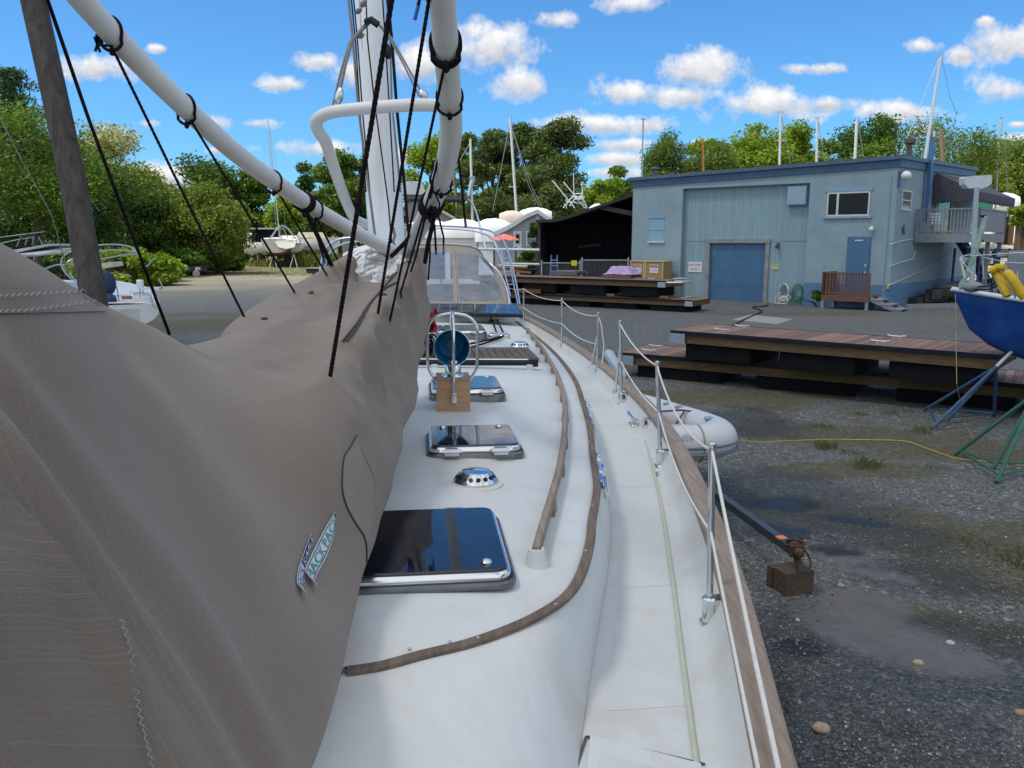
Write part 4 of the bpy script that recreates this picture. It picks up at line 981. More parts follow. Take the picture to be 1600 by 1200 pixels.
moss = mx([blobpx(1480, 830, 2.6, .9, -.5), blobpx(1560, 880, 1.6, .9, -.4), blobpx(1500, 975, 1.0, .35, -.7), blobpx(1290, 680, 3.2, 1.1, .0), blobpx(1180, 620, 3., 1.5, .1), blobpx(1350, 735, 1.7, .5, 0), blobpx(1460, 700, 2., 1., 0), blobpx(1000, 570, 2, 2.5), blobpx(1440, 470, 5, 2), blobpx(1250, 490, 4, 1.2), blobpx(320, 505, 9, 4.5, .1), blobpx(420, 500, 6, 2.5), blobpx(1580, 900, 1, .8)])
moss = np.clip((moss*1.2+nz*1.5+nz2*.9-.1)*2.4, 0, .92)
far = np.clip((np.hypot(X, Y)-52+nz3*26)/14, 0, 1)*np.clip((-X+8)/20+.6, 0, 1)
far = np.maximum(far, np.clip((Y-62)/8, 0, 1))
grs = np.clip((np.hypot(X, Y)-78+nz3*40+nz*10)/8, 0, 1)*np.clip((10-X)/10, 0, 1)*np.clip(.5+nz*3, .15, 1)
Z = np.zeros_like(X)
nearm = np.clip((24-np.hypot(X, Y))/4, 0, 1)
Z = (nz*.05+nz2*.02)*nearm*(1-pud)-pud*.012*nearm
me = bpy.data.meshes.new('ground'); nx, ny = X.shape
me.from_pydata(np.stack([X, Y, Z], -1).reshape(-1, 3).tolist(), [], [])
idx_ = np.arange(nx*ny).reshape(nx, ny); quads = np.stack([idx_[:-1, :-1], idx_[1:, :-1], idx_[1:, 1:], idx_[:-1, 1:]], -1).reshape(-1, 4)
me.clear_geometry(); me.from_pydata(np.stack([X, Y, Z], -1).reshape(-1, 3).tolist(), [], quads.tolist())
for nm_, A_ in (('wet', wet), ('pud', pud), ('mud', mud), ('moss', moss), ('far', far), ('grs', grs)):
    at = me.attributes.new(nm_, 'FLOAT', 'POINT'); at.data.foreach_set('value', A_.reshape(-1).astype(np.float32))
me.polygons.foreach_set('use_smooth', [True]*len(quads))
m, nt, bs = newmat('yard_gravel'); v = objco(nt)
def attr(n_): a = nt.nodes.new('ShaderNodeAttribute'); a.attribute_name = n_; return a.outputs['Fac']
vo = N(nt, 'ShaderNodeTexVoronoi', Scale=26.); vo.inputs['Randomness'].default_value = 1; nt.links.new(v, vo.inputs['Vector'])
vo2 = N(nt, 'ShaderNodeTexVoronoi', Scale=60.); nt.links.new(v, vo2.inputs['Vector'])
sp = nt.nodes.new('ShaderNodeSeparateColor'); nt.links.new(vo.outputs['Color'], sp.inputs[0]); sp2 = nt.nodes.new('ShaderNodeSeparateColor'); nt.links.new(vo2.outputs['Color'], sp2.inputs[0])
base = ramp(nt, sp.outputs[0], [(.0, (.03, .036, .038)), (.45, (.088, .102, .102)), (.8, (.165, .182, .175)), (.95, (.21, .195, .16)), (.99, (.5, .5, .48))])
fine = ramp(nt, sp2.outputs[1], [(.0, (.04, .047, .048)), (.6, (.122, .14, .137)), (.93, (.22, .215, .19)), (.985, (.46, .46, .44))])
big = noise(nt, v, .6, 6, .6); cc = mix(nt, big, base, fine)
cc = mix(nt, ramp(nt, noise(nt, v, .35, 5), [(.45, (0, 0, 0)), (.75, (.45,)*3)]), cc, (.125, .122, .108))
farcol = ramp(nt, noise(nt, v, .25, 6, .6), [(.3, (.20, .18, .135)), (.6, (.28, .25, .19)), (.8, (.17, .17, .13))]); cc = mix(nt, attr('far'), cc, farcol)
mosscol = ramp(nt, noise(nt, v, 9., 6, .7), [(.3, (.04, .046, .011)), (.6, (.105, .086, .028)), (.8, (.068, .074, .017))]); cc = mix(nt, math_(nt, 'MULTIPLY', attr('moss'), ramp(nt, noise(nt, v, 14., 5, .7), [(.35, (.25,)*3), (.6, (1,)*3)])), cc, mosscol)
mudcol = ramp(nt, noise(nt, v, 3., 6, .6), [(.3, (.085, .083, .08)), (.7, (.125, .12, .114))]); grcol = ramp(nt, noise(nt, v, 1.5, 6, .7), [(.3, (.07, .10, .02)), (.6, (.17, .18, .04)), (.8, (.24, .22, .09))]); cc = mix(nt, attr('grs'), cc, grcol)
cc = mix(nt, math_(nt, 'MULTIPLY', attr('wet'), .72), cc, mix(nt, 1.0, cc, (.3, .31, .33), 'MULTIPLY'))
cc = mix(nt, math_(nt, 'MULTIPLY', attr('mud'), .85), cc, mudcol)
cc = mix(nt, math_(nt, 'MULTIPLY', attr('pud'), .9), cc, (.022, .025, .026))
nt.links.new(cc, bs.inputs['Base Color'])
ro = math_(nt, 'SUBTRACT', .92, math_(nt, 'MULTIPLY', attr('wet'), .35)); ro = math_(nt, 'SUBTRACT', ro, math_(nt, 'MULTIPLY', attr('pud'), .22), clamp=True)
nt.links.new(ro, bs.inputs['Roughness']); nt.links.new(math_(nt, 'SUBTRACT', .4, math_(nt, 'MULTIPLY', attr('pud'), .28)), bs.inputs['Specular IOR Level'])
hh = math_(nt, 'ADD', math_(nt, 'MULTIPLY', vo.outputs['Distance'], -1.0), math_(nt, 'MULTIPLY', vo2.outputs['Distance'], -.5))
hh = math_(nt, 'MULTIPLY', hh, math_(nt, 'SUBTRACT', 1.0, attr('pud'))); hh = math_(nt, 'MULTIPLY', hh, math_(nt, 'SUBTRACT', 1.0, math_(nt, 'MULTIPLY', attr('mud'), .85)))
bump(nt, bs, hh, .9, .035)
me.materials.append(m); go = bpy.data.objects.new('ground', me); col.objects.link(go); tag(go, kind='structure')
# loose stones that stand out, and grass tufts
def stones(n, gen, smin, smax):
    mb = MB()
    for _ in range(n):
        x, y = gen(); s_ = random.uniform(smin, smax)*(1 if random.random() < .93 else 1.8); a = random.uniform(0, 6.3)
        P = []
        for (dx, dy, dz) in ((1,0,.1),(.4,.9,.0),(-.6,.7,.1),(-1,-.1,0),(-.4,-.8,.1),(.6,-.75,0)):
            k = random.uniform(.7, 1.1)*s_; P.append(Vector((x+k*(dx*math.cos(a)-dy*math.sin(a)), y+k*(dx*math.sin(a)+dy*math.cos(a)), dz*s_)))
        T = Vector((x, y, s_*random.uniform(.5, .9))); mid = [p.lerp(T, .45)+Vector((0, 0, s_*.25)) for p in P]
        mb.add(P+mid+[T], [(i, (i+1) % 6, 6+(i+1) % 6, 6+i) for i in range(6)]+[(6+i, 6+(i+1) % 6, 12) for i in range(6)])
    return mb
m2, nt, bs = newmat('loose_stone'); g_ = nt.nodes.new('ShaderNodeNewGeometry')
nt.links.new(ramp(nt, g_.outputs['Random Per Island'], [(0, (.03, .034, .035)), (.5, (.09, .095, .09)), (.85, (.17, .165, .15)), (.95, (.24, .17, .12)), (1, (.42, .42, .40))]), bs.inputs['Base Color']); bs.inputs['Roughness'].default_value = .85
def tri():
    while True:
        a, b = random.uniform(1120, 1620), 610+620*random.random()**.75
        if ((a-1385)/100)**2+((b-985)/78)**2 > 1 and ((a-1335)/62)**2+((b-880)/32)**2 > 1 and ((a-1240)/60)**2+((b-800)/40)**2 > 1: break
    p = G(a, b); return p.x, p.y
o = stones(7500, tri, .005, .0125).build('gravel', m2); tag(o, kind='stuff')
for i, (px, py, s_, c, lb) in enumerate(((1283, 1142, .06, (.36, .27, .21), 'large tan rounded stone on the gravel beside the boat'), (1434, 1038, .038, (.36, .3, .2), 'small yellowish flat stone at the edge of the drying mud'), (1485, 1007, .036, (.4, .4, .4), 'small pale grey stone on the damp mud'), (1313, 917, .034, (.3, .25, .22), 'small brown pebble at the near end of the mud patch'), (1595, 1117, .04, (.36, .2, .11), 'small orange stone at the right edge of the gravel'))):
    p = G(px, py); mb = MB(); mb.ball(Vector((0, 0, .35*s_)), (s_, s_*.75, s_*.55), 14, 9)
    mb.v = [tuple(Vector(v_)*(1+.16*mn.noise(Vector(v_)*18+Vector((i*3, 0, 0))))) for v_ in mb.v]
    o = mb.build('stone', mat('stone_'+str(i), c, .85, 0, .25, 30, bmp=.4), local=True, smooth='all'); o.location = p; tag(o, lb, 'stone')
def tufts(lst, name, m, wid=.008):
    mb = MB()
    for (x, y, r, n, h) in lst:
        for _ in range(n):
            a = random.uniform(0, 6.3); d = r*math.sqrt(random.random()); p = Vector((x+d*math.cos(a), y+d*math.sin(a), -.005)); hh_ = h*random.uniform(.4, 1.1); b = random.uniform(0, 6.3)
            lean = Vector((math.cos(b), math.sin(b), 0))*hh_*random.uniform(.2, .9); s_ = Vector((-math.sin(b), math.cos(b), 0))*wid
            mb.add([p-s_, p+s_, p+lean*.5+Vector((0, 0, hh_*.7))+s_*.6, p+lean+Vector((0, 0, hh_))], [(0,1,2),(0,2,3)])
    o = mb.build(name, m); return tag(o, kind='stuff')
def leafmat(name, c1, c2, trans=.25, per=True):
    m, nt, bs = newmat(name); g = nt.nodes.new('ShaderNodeNewGeometry'); n = noise(nt, objco(nt, kind='Object'), .55, 3)
    cc = ramp(nt, g.outputs['Random Per Island'], [(0, tuple(x*.62 for x in c1)), (.5, c1), (1, c2)])
    cc = mix(nt, ramp(nt, n, [(.38, (0, 0, 0)), (.65, (.75,)*3)]), cc, c2)
    nt.links.new(cc, bs.inputs['Base Color']); bs.inputs['Roughness'].default_value = .6; bs.inputs['Specular IOR Level'].default_value = .25
    tr = N(nt, 'ShaderNodeBsdfTranslucent'); nt.links.new(mix(nt, 1., cc, (1.25, 1.35, .6), 'MULTIPLY'), tr.inputs[0]); ms = nt.nodes.new('ShaderNodeMixShader'); ms.inputs[0].default_value = trans
    nt.links.new(bs.outputs[0], ms.inputs[1]); nt.links.new(tr.outputs[0], ms.inputs[2]); nt.links.new(ms.outputs[0], nt.nodes['Material Output'].inputs[0]); return m
M_grass = leafmat('grass_blades', (.075, .10, .022), (.15, .15, .045))
L_ = [(*gp(px, py), r, n, h) for px, py, r, n, h in ((1290, 700, .16, 120, .12), (1355, 730, .22, 150, .13), (1325, 708, .12, 50, .07), (1285, 668, .2, 90, .09), (1345, 650, .12, 60, .1), (1392, 648, .15, 60, .09), (1440, 675, .15, 60, .12), (1460, 730, .15, 40, .06), (1265, 787, .12, 60, .05), (1215, 660, .2, 60, .07), (1160, 640, .2, 70, .07), (1600, 880, .2, 90, .1), (1500, 840, .2, 60, .06), (1100, 600, .3, 80, .07), (1030, 585, .3, 80, .08), (1560, 860, .3, 90, .06), (1420, 645, .15, 40, .08))]
for _ in range(170):
    px, py = random.uniform(1000, 1600), random.uniform(610, 900)
    if random.random() < .55: L_.append((*gp(px, py), .08, 9, .035))
tufts(L_, 'grass', M_grass, .004)
# concrete apron before the garage door
mb = MB(); mb.prism([G(x, y)+Vector((0, 0, -.03)) for x, y in ((1145, 500), (1215, 507), (1238, 499), (1172, 492))], (0, 0, .045)); o = mb.build('concrete_apron', mat('pale_concrete', (.27, .26, .235), .9, 0, .12, 3, dirt=((.15, .15, .14), .55, .6)), recalc=True); tag(o, kind='structure')
# =================================================================== blue building
A0 = Vector((6.63, 46.5, 0)); WA = math.atan2(-.650, .760)
bld = thing('blue_building', A0, 'two-storey pale blue block building with a roll-up garage door', 'building', rz=WA)
Mw = Matrix.Translation(A0) @ Matrix.Rotation(WA, 4, 'Z'); Mi = Mw.inverted(); Ci = Mi @ CAM
def onpl(px, py, axis=1, val=0.0):
    d = Mi.to_3x3() @ ray(px, py); t = (val-Ci[axis])/d[axis]; return Ci+d*t
def W(px, py, off=0.0): p = onpl(px, py, 1, off); return p.x, p.z
LW = 13.71; DW = 14.0; H0, H1 = 6.32, 6.62
def blockmat(name, c1, c2, scale=1.0, dirtc=(.2, .26, .3)):
    m, nt, bs = newmat(name); tc = nt.nodes.new('ShaderNodeTexCoord'); s = nt.nodes.new('ShaderNodeSeparateXYZ'); nt.links.new(tc.outputs['Object'], s.inputs[0])
    cm = nt.nodes.new('ShaderNodeCombineXYZ'); nt.links.new(math_(nt, 'ADD', s.outputs[0], s.outputs[1]), cm.inputs[0]); nt.links.new(s.outputs[2], cm.inputs[1])
    b = N(nt, 'ShaderNodeTexBrick', Scale=1.0); nt.links.new(cm.outputs[0], b.inputs['Vector']); b.inputs['Brick Width'].default_value = .41; b.inputs['Row Height'].default_value = .205; b.inputs['Mortar Size'].default_value = .011; b.inputs['Mortar Smooth'].default_value = .5
    b.inputs['Color1'].default_value = (*c1, 1); b.inputs['Color2'].default_value = (*c2, 1); b.inputs['Mortar'].default_value = (*[x*.91 for x in c1], 1)
    v = objco(nt); n = noise(nt, v, .55, 7, .65, .4); st = noise(nt, objco(nt, (5, 5, .35)), 1.0, 6, .6)
    cc = mix(nt, ramp(nt, n, [(.40, (0, 0, 0)), (.66, (.75,)*3)]), b.outputs['Color'], dirtc); cc = mix(nt, ramp(nt, st, [(.55, (0, 0, 0)), (.8, (.5,)*3)]), cc, tuple(x*.8 for x in dirtc))
    ch = noise(nt, v, 2.4, 9, .75); zl = ramp(nt, s.outputs[0], [(.0, (1,)*3), (.09, (0, 0, 0))]); cc = mix(nt, math_(nt, 'MULTIPLY', ramp(nt, ch, [(.52, (0, 0, 0)), (.58, (1,)*3)]), zl), cc, (.22, .19, .16))
    nt.links.new(cc, bs.inputs['Base Color']); bs.inputs['Roughness'].default_value = .75; bs.inputs['Specular IOR Level'].default_value = .25; bump(nt, bs, b.outputs['Fac'], -.35, .01); return m
M_block = blockmat('blue_painted_block', (.255, .345, .39), (.262, .352, .395), dirtc=(.195, .27, .315))
M_plinth = blockmat('blue_plinth', (.105, .205, .335), (.11, .21, .34), dirtc=(.09, .19, .32))
def sidingmat():
    m, nt, bs = newmat('blue_board_siding'); tc = nt.nodes.new('ShaderNodeTexCoord'); s = nt.nodes.new('ShaderNodeSeparateXYZ'); nt.links.new(tc.outputs['Object'], s.inputs[0])
    f = math_(nt, 'FRACT', math_(nt, 'MULTIPLY', s.outputs[0], 4.9)); g = ramp(nt, f, [(.0, (.6,)*3), (.06, (1,)*3), (.94, (1,)*3), (1., (.6,)*3)])
    st = noise(nt, objco(nt, (6, 6, .3)), 1., 7, .65); n = noise(nt, objco(nt), .5, 6, .6)
    cc = ramp(nt, st, [(.3, (.17, .265, .315)), (.6, (.23, .345, .40)), (.8, (.185, .29, .34))]); cc = mix(nt, math_(nt, 'MULTIPLY', n, .4), cc, (.25, .35, .37)); cc = mix(nt, 1., cc, g, 'MULTIPLY')
    nt.links.new(cc, bs.inputs['Base Color']); bs.inputs['Roughness'].default_value = .75; bump(nt, bs, g, .5, .01); return m
M_siding = sidingmat()
rx0, rzt0 = W(1067, 299); rx1, rzt1 = W(1266, 289); rz = 5.75
T_ = .3
wl = MB()
roofz = lambda x: H0+(H1-H0)*x/LW
def slab(mb, x0, x1, z0, z1a, z1b, y0, y1): mb.prism([(x0, y0, z0), (x1, y0, z0), (x1, y0, z1b), (x0, y0, z1a)], (0, y1-y0, 0))
slab(wl, 0, rx0, -.1, roofz(0), roofz(rx0), 0, T_)
slab(wl, rx1, LW, 1.08, roofz(rx1), roofz(LW), 0, T_)
slab(wl, rx0, rx1, rz, roofz(rx0), roofz(rx1), 0, T_)
wl.prism([(LW, T_, 1.08), (LW, DW, 1.08), (LW, DW, 7.0), (LW, T_, H1+.02)], (-T_, 0, 0))
wl.b2((0, T_, -.1), (T_, DW, 6.3)); wl.b2((0, DW, -.1), (LW, DW+T_, 6.4))
wl.build('wall', M_block, bld, local=True, recalc=True)
pl = MB(); pl.b2((rx1, -.02, -.1), (LW+.02, T_, 1.08)); pl.b2((LW-T_, T_, -.1), (LW+.02, DW, 1.08)); pl.build('plinth', M_plinth, bld, local=True)
gx0, gz0 = W(1107, 376, .28); gx1, gz1 = W(1201, 376, .28); gzt = (gz0+gz1)/2
sd_ = MB(); sd_.b2((rx0, .28, -.1), (gx0, .4, rz)); sd_.b2((gx1, .28, -.1), (rx1, .4, rz)); sd_.b2((gx0, .28, gzt), (gx1, .4, rz)); sd_.b2((rx0+.02, .262, gzt-.02), (gx0-.1, .28, gzt)); sd_.b2((gx1+.1, .262, gzt-.02), (rx1-.02, .28, gzt)); sd_.build('board_siding', M_siding, bld, local=True)
M_dblue = mat('dark_blue_trim', (.035, .085, .175), .5, 0, .12, 4, dirt=((.08, .15, .25), .55, .5))
fa = MB()
slab(fa, -.12, LW+.12, H0-.42, H0+.02, H1+.02, -.09, 0); 
fa.prism([(-.12, -.09, H0-.42), (LW+.12, -.09, H1-.42), (LW+.12, -.09, H0-.42)], (0, .01, 0)) if False else None
fa = MB(); fa.prism([(-.1, -.08, H0-.36), (LW+.1, -.08, H1-.36), (LW+.1, -.08, H1-.03), (-.1, -.08, H0-.03)], (0, .08, 0))
fa.prism([(LW+.1, 0, H1-.36), (LW+.1, DW, 7.0-.36), (LW+.1, DW, 6.97), (LW+.1, 0, H1-.03)], (-.1, 0, 0)); fa.build('fascia', M_dblue, bld, local=True, recalc=True)
rf = MB(); rf.prism([(-.22, -.2, H0-.03), (LW+.22, -.2, H1-.03), (LW+.22, -.2, H1+.14), (-.22, -.2, H0+.14)], (0, .24, 0)); rf.prism([(LW+.22, .04, H1-.03), (LW+.22, DW, 6.97), (LW+.22, DW, 7.14), (LW+.22, .04, H1+.14)], (-.3, 0, 0))
rf.add([(-.1, 0, H0+.05), (LW, 0, H1+.05), (LW, DW, 7.05), (-.1, DW, 6.7)], [(0,1,2,3)]); rf.build('roof', mat('slate_blue_roof_edge', (.065, .105, .16), .5, 0, .2, 3), bld, local=True, recalc=True)
dr = MB(); dr.b2((gx0+.12, .36, -.02), (gx1-.12, .42, gzt-.12))
for k in range(1, 4): dr.b2((gx0+.12, .352, gzt*k/4-.012), (gx1-.12, .365, gzt*k/4+.012))
dr.build('garage_door', mat('blue_garage_door', (.052, .135, .245), .5, 0, .12, 2, (1, 1, .5), dirt=((.12, .22, .36), .58, .6)), bld, local=True)
fr = MB(); fr.b2((gx0-.08, .2, -.02), (gx0+.12, .36, gzt)); fr.b2((gx1-.12, .2, -.02), (gx1+.08, .36, gzt)); fr.b2((gx0-.12, .18, gzt-.12), (gx1+.12, .36, gzt+.08)); fr.build('garage_door_frame', woodmat('peeling_frame_wood', (.20, .205, .21), (.31, .34, .36), .8, (2, 2, 1), 2), bld, local=True)
x0, z1 = W(1015, 341); x1, z0 = W(1037, 377)
bw = MB(); bw.b2((x0, -.012, z0), (x1, -.002, z1)); bw.b2((x0, -.03, (z0+z1)/2-.02), (x1, -.012, (z0+z1)/2+.02)); bw.b2((x0-.03, -.05, z1), (x1+.03, -.002, z1+.04)); bw.build('boarded_window', mat('blue_board', (.20, .36, .48), .7, 0, .1), bld, local=True)
mb = MB(); mb.b2((x0-.06, -.09, z0-.08), (x1+.06, -.002, z0)); mb.build('window_sill', mat('pale_blue_sill', (.4, .54, .62), .7), bld, local=True)
x0, z1 = W(1234, 292, .28); x1, z0 = W(1262, 320, .28); mb = MB(); mb.b2((x0, .02, z0), (x1, .278, z1)); mb.b2((x0+.03, .0, z0+.03), (x1-.03, .02, z1-.03)); mb.build('vent_cover', mat('light_blue_panel', (.25, .35, .45), .6, 0, .1), bld, local=True)
x0, z1 = W(1293.5, 301); x1, z0 = W(1358, 337); xm = W(1309, 320)[0]
wi = bpy.data.objects.new('window', None); col.objects.link(wi); wi.parent = bld
mb = MB(); f_ = .07
for a, b in (((x0, z0), (x1, z0+f_)), ((x0, z1-f_), (x1, z1)), ((x0, z0+f_), (x0+f_, z1-f_)), ((x1-f_, z0+f_), (x1, z1-f_)), ((xm-f_*.7, z0+f_), (xm+f_*.7, z1-f_))): mb.b2((a[0], -.045, a[1]), (b[0], .0-.003, b[1]))
mb.build('frame', mat('cream_window_frame', (.55, .55, .5), .6), wi, local=True)
mb = MB(); mb.b2((x0+f_, -.02, z0+f_), (xm-f_*.7, -.004, z1-f_)); mb.b2((xm+f_*.7, -.02, z0+f_), (x1-f_, -.004, z1-f_)); mb.build('glass', M_window, wi, local=True)
mb = MB(); mb.b2((x0-.12, -.1, z0-.1), (x1+.12, -.003, z0)); mb.build('sill', mat('blue_sill', (.2, .36, .48), .7), wi, local=True)
mb = MB(); mb.b2((x0-.1, -.05, z1+.02), (x1+.1, -.003, z1+.16)); mb.build('lintel', mat('blue_sill', (.2, .36, .48), .7), wi, local=True)
x0, z1 = W(1325, 370); x1, _ = W(1360, 400)
dd_ = bpy.data.objects.new('door', None); col.objects.link(dd_); dd_.parent = bld
mb = MB(); mb.b2((x0, -.03, .55), (x1, -.0241, z1)); mb.b2((x0+.05, -.05, .55), (x1-.05, -.03, z1-.05)); mb.build('door_leaf', mat('blue_steel_door', (.055, .14, .25), .5, 0, .1, 2), dd_, local=True)
mb = MB(); mb.ball((x1-.17, -.09, 1.62), .045); mb.box((x1-.17, -.06, 1.95), (.07, .03, .12)); mb.build('door_handle', M_alu, dd_, local=True, smooth=True)
mb = MB(); mb.b2(((x0+x1)/2-.18, -.08, z1-.2), ((x0+x1)/2+.18, -.05, z1-.14)); mb.build('door_closer', M_alu, dd_, local=True)
x_, z_ = W(1216, 384, .28); mb = MB(); mb.b2((x_-.07, .2, z_-.04), (x_+.07, .279, z_+.14)); mb.lathe([(.1, 0), (.09, -.1), (.04, -.12)], (x_, .12, z_), 12); mb.build('wall_lamp', mat('dark_lamp_housing', (.05, .07, .1), .4), bld, local=True)
# right-hand wall features
def WR(px, py): p = onpl(px, py, 0, LW); return p.y, p.z
y0, z1 = WR(1409, 296); y1, z0 = WR(1422, 330)
wi = bpy.data.objects.new('window', None); col.objects.link(wi); wi.parent = bld
mb = MB()
for a, b in (((y0, z0), (y1, z0+.08)), ((y0, z1-.08), (y1, z1)), ((y0, z0+.08), (y0+.1, z1-.08)), ((y1-.1, z0+.08), (y1, z1-.08)), ((y0+.1, (z0+z1)/2-.03), (y1-.1, (z0+z1)/2+.03))): mb.b2((LW+.003, a[0], a[1]), (LW+.05, b[0], b[1]))
mb.build('frame', mat('cream_window_frame', (.55, .55, .5)), wi, local=True); mb = MB(); mb.b2((LW+.003, y0+.1, z0+.08), (LW+.02, y1-.1, z1-.08)); mb.build('glass', mat('hazy_pane', (.16, .2, .2), .12), wi, local=True)
ya, za = WR(1463, 296); yb, zb_ = WR(1486, 320)
mb = MB(); mb.b2((LW+.004, ya, 3.5), (LW+.03, yb, 5.4)); mb.build('deck_door', M_window, bld, local=True)
for y_a, y_b in ((ya-.1, ya+.22), (yb-.22, yb+.1)): mb = MB(); mb.b2((LW+.004, y_a, 3.5), (LW+.06, y_b, 5.5)); mb.build('deck_door_frame', mat('yellow_green_trim', (.33, .36, .08), .6), bld, local=True)
for P in ([(1388,416),(1402,411),(1425,404),(1428,392)], [(1386,446),(1405,438),(1422,430),(1445,420),(1480,400)], [(1389,382),(1405,377),(1425,373)]):
    mb = MB(); mb.tube([Vector((LW+.05, *WR(x, y))) for x, y in P], .028, 6); mb.build('conduit', mat('pale_conduit', (.5, .56, .6), .5), bld, local=True)
p = WR(1404, 275); mb = MB(); mb.ball((LW+.35, p[0]-.1, p[1]), (.22, .22, .2)); mb.build('floodlight', mat('white_lamp_dome', (.7, .71, .68), .4), bld, local=True, smooth=True)
mb = MB(); mb.b2((LW, p[0]-.1, p[1]+.1), (LW+.45, p[0]+.05, p[1]+.18)); mb.b2((LW, p[0]-.1, p[1]-.5), (LW+.1, p[0]+.05, p[1]+.18)); mb.build('lamp_bracket', M_dblue, bld, local=True)
mb = MB(); q = WR(1383, 452); mb.b2((LW+.0, -.09, q[1]-.02), (LW-.13, -.0205, q[1]+.2)); mb.build('meter_box', mat('yellowed_box', (.45, .36, .14), .6), bld, local=True)
p = WR(1447, 250); mb = MB(); mb.b2((LW+.11, p[0]-.12, 3.9), (LW+.3, p[0]+.12, 7.9)); mb.build('corner_pipe', mat('blue_downpipe', (.06, .15, .32), .5), bld, local=True)
mb = MB(); mb.tube([(LW+.2, p[0]+.25, 6.3), (LW+.2, p[0]+.25, 8.2)], .06, 8); mb.build('vent_pipe', M_whitep, bld, local=True)
p = onpl(911, 268, 1, 3.); mb = MB(); 
for (px, py, hh_) in ((1023, 268, .5),):
    q = onpl(px, py, 1, 2.0); mb.lathe([(.12, -.4), (.12, .12), (.26, .14), (.24, .2), (.05, .26)], q, 14)
mb.build('roof_vent', mat('dark_flue', (.07, .09, .11), .5), bld, local=True)
q = onpl(1421, 232, 0, LW-1.2); mb = MB(); mb.lathe([(.12, -1.2), (.12, .2), (.28, .25), (.28, .45), (.1, .5)], q, 10); mb.build('chimney', mat('rusty_flue', (.10, .075, .07), .6), bld, local=True)
# awning over the deck door
mb = MB(); y0, y1 = WR(1458, 270)[0], DW+1.0; zt_, zb_ = 6.35, 5.4
mb.prism([(LW+.12, y0, zt_), (LW+2.0, y0, zb_), (LW+2.0, y0, zb_-.3), (LW+1.9, y0, zb_-.42), (LW+.12, y0, zb_-.55)], (0, .02, 0))
mb.add([(LW+.12, y0, zt_), (LW+2.0, y0, zb_), (LW+2.0, y1, zb_), (LW+.12, y1, zt_), (LW+2.0, y0, zb_-.35), (LW+2.0, y1, zb_-.35)], [(0,1,2,3),(1,4,5,2)])
for k in range(14): mb.b2((LW+1.98, y0+(y1-y0)*k/14, zb_-.5), (LW+2.02, y0+(y1-y0)*(k+.7)/14, zb_-.33))
mb.build('awning', mat('charcoal_awning', (.055, .055, .075), .8, 0, .2, 3), bld, local=True)
# raised deck with railing
M_greyw = woodmat('grey_deck_wood', (.19, .21, .235), (.33, .36, .39), .8, (6, 6, 6), 1.5)
yd0, yd1 = WR(1427, 372)[0], WR(1427, 372)[0]+5.8; zf = 3.38; xw = 2.75
mb = MB(); mb.b2((LW+.03, yd0, zf-.4), (LW+xw, yd1, zf)); mb.build('deck_floor', M_greyw, bld, local=True)
mb = MB(); hr = 1.12
def rail_run(mb, a, b, solid=False):
    a, b = Vector(a), Vector(b); n_ = max(3, int((b-a).length/.14)); up = Vector((0, 0, hr))
    mb.bar(a+up, b+up, .1, .07); mb.bar(a+Vector((0, 0, .12)), b+Vector((0, 0, .12)), .06, .06)
    if solid: mb.bar(a+up*.55, b+up*.55, .03, hr*.86)
    else:
        for k in range(n_+1): p = a.lerp(b, k/n_); mb.bar(p, p+up, .05, .05, (1, 0, 0))
    for p in (a, b): mb.bar(p, p+up*1.04, .11, .11, (1, 0, 0))
rail_run(mb, (LW+.12, yd0+.06, zf), (LW+xw-.06, yd0+.06, zf)); rail_run(mb, (LW+xw-.06, yd0+.06, zf), (LW+xw-.06, yd1, zf), True); mb.build('deck_railing', M_greyw, bld, local=True)
for (x, y) in ((LW+xw-.15, yd0+.2), (LW+xw-.15, yd1-.2), (LW+xw-.15, (yd0+yd1)/2)):
    mb = MB(); mb.b2((x-.09, y-.09, -.02), (x+.09, y+.09, zf-.4)); mb.build('deck_post', M_greyw, bld, local=True)
st = bpy.data.objects.new('stairs', None); col.objects.link(st); st.parent = bld
ys = yd1+.25
for k in range(10): mb = MB(); mb.b2((LW+.6+k*.19, ys, zf-.35-k*.32), (LW+.86+k*.19, ys+1.4, zf-.29-k*.32)); mb.build('tread', M_greyw, st, local=True)
for yy_ in (ys-.05, ys+.7, ys+1.42): mb = MB(); mb.bar((LW+.55, yy_, zf-.3), (LW+2.75, yy_, -.2), .05, .25); mb.build('stringer', mat('dark_blue_steel', (.03, .06, .16), .5), st, local=True)
x_, z_ = W(1363, 358); mb = MB(); mb.ball((x_, -.12, z_), (.11, .12, .13), 10, 7); mb.build('door_lamp', mat('white_lamp_dome', (.7, .71, .68)), bld, local=True, smooth=True)
y_, z_ = WR(1411, 359); mb = MB(); mb.prism([(LW+.02, y_+(.28 if k % 2 == 0 else .1)*math.sin(k*math.pi/5), z_+(.28 if k % 2 == 0 else .1)*math.cos(k*math.pi/5)) for k in range(10)], (.03, 0, 0)); mb.build('star_ornament', mat('dark_star', (.06, .09, .13), .6), bld, local=True, recalc=True)
for px_, m_ in ((1389, M_dblue), (1372, None)):
    y_, z_ = WR(px_, 300) if px_ > 1383 else (0, 0)
    if m_: mb = MB(); mb.tube([(LW+.05, y_+.1, .3), (LW+.05, y_+.1, 5.9)], .04, 6); mb.build('wall_pipe', mat('blue_grey_pipe', (.16, .25, .33), .6), bld, local=True)
mb = MB(); mb.tube(crv([G(1200, 477, .05), G(1190, 479, .03), G(1176, 480, .03), G(1190, 486, .03), G(1172, 495, .03), G(1155, 503, .03), G(1136, 513, .03)], 5), .035, 6); mb.build_thing('air_hose', mat('black_hose', (.015, .015, .017), .6), 'black hose trailing from the garage door across the gravel to the docks', 'hose', smooth=True)
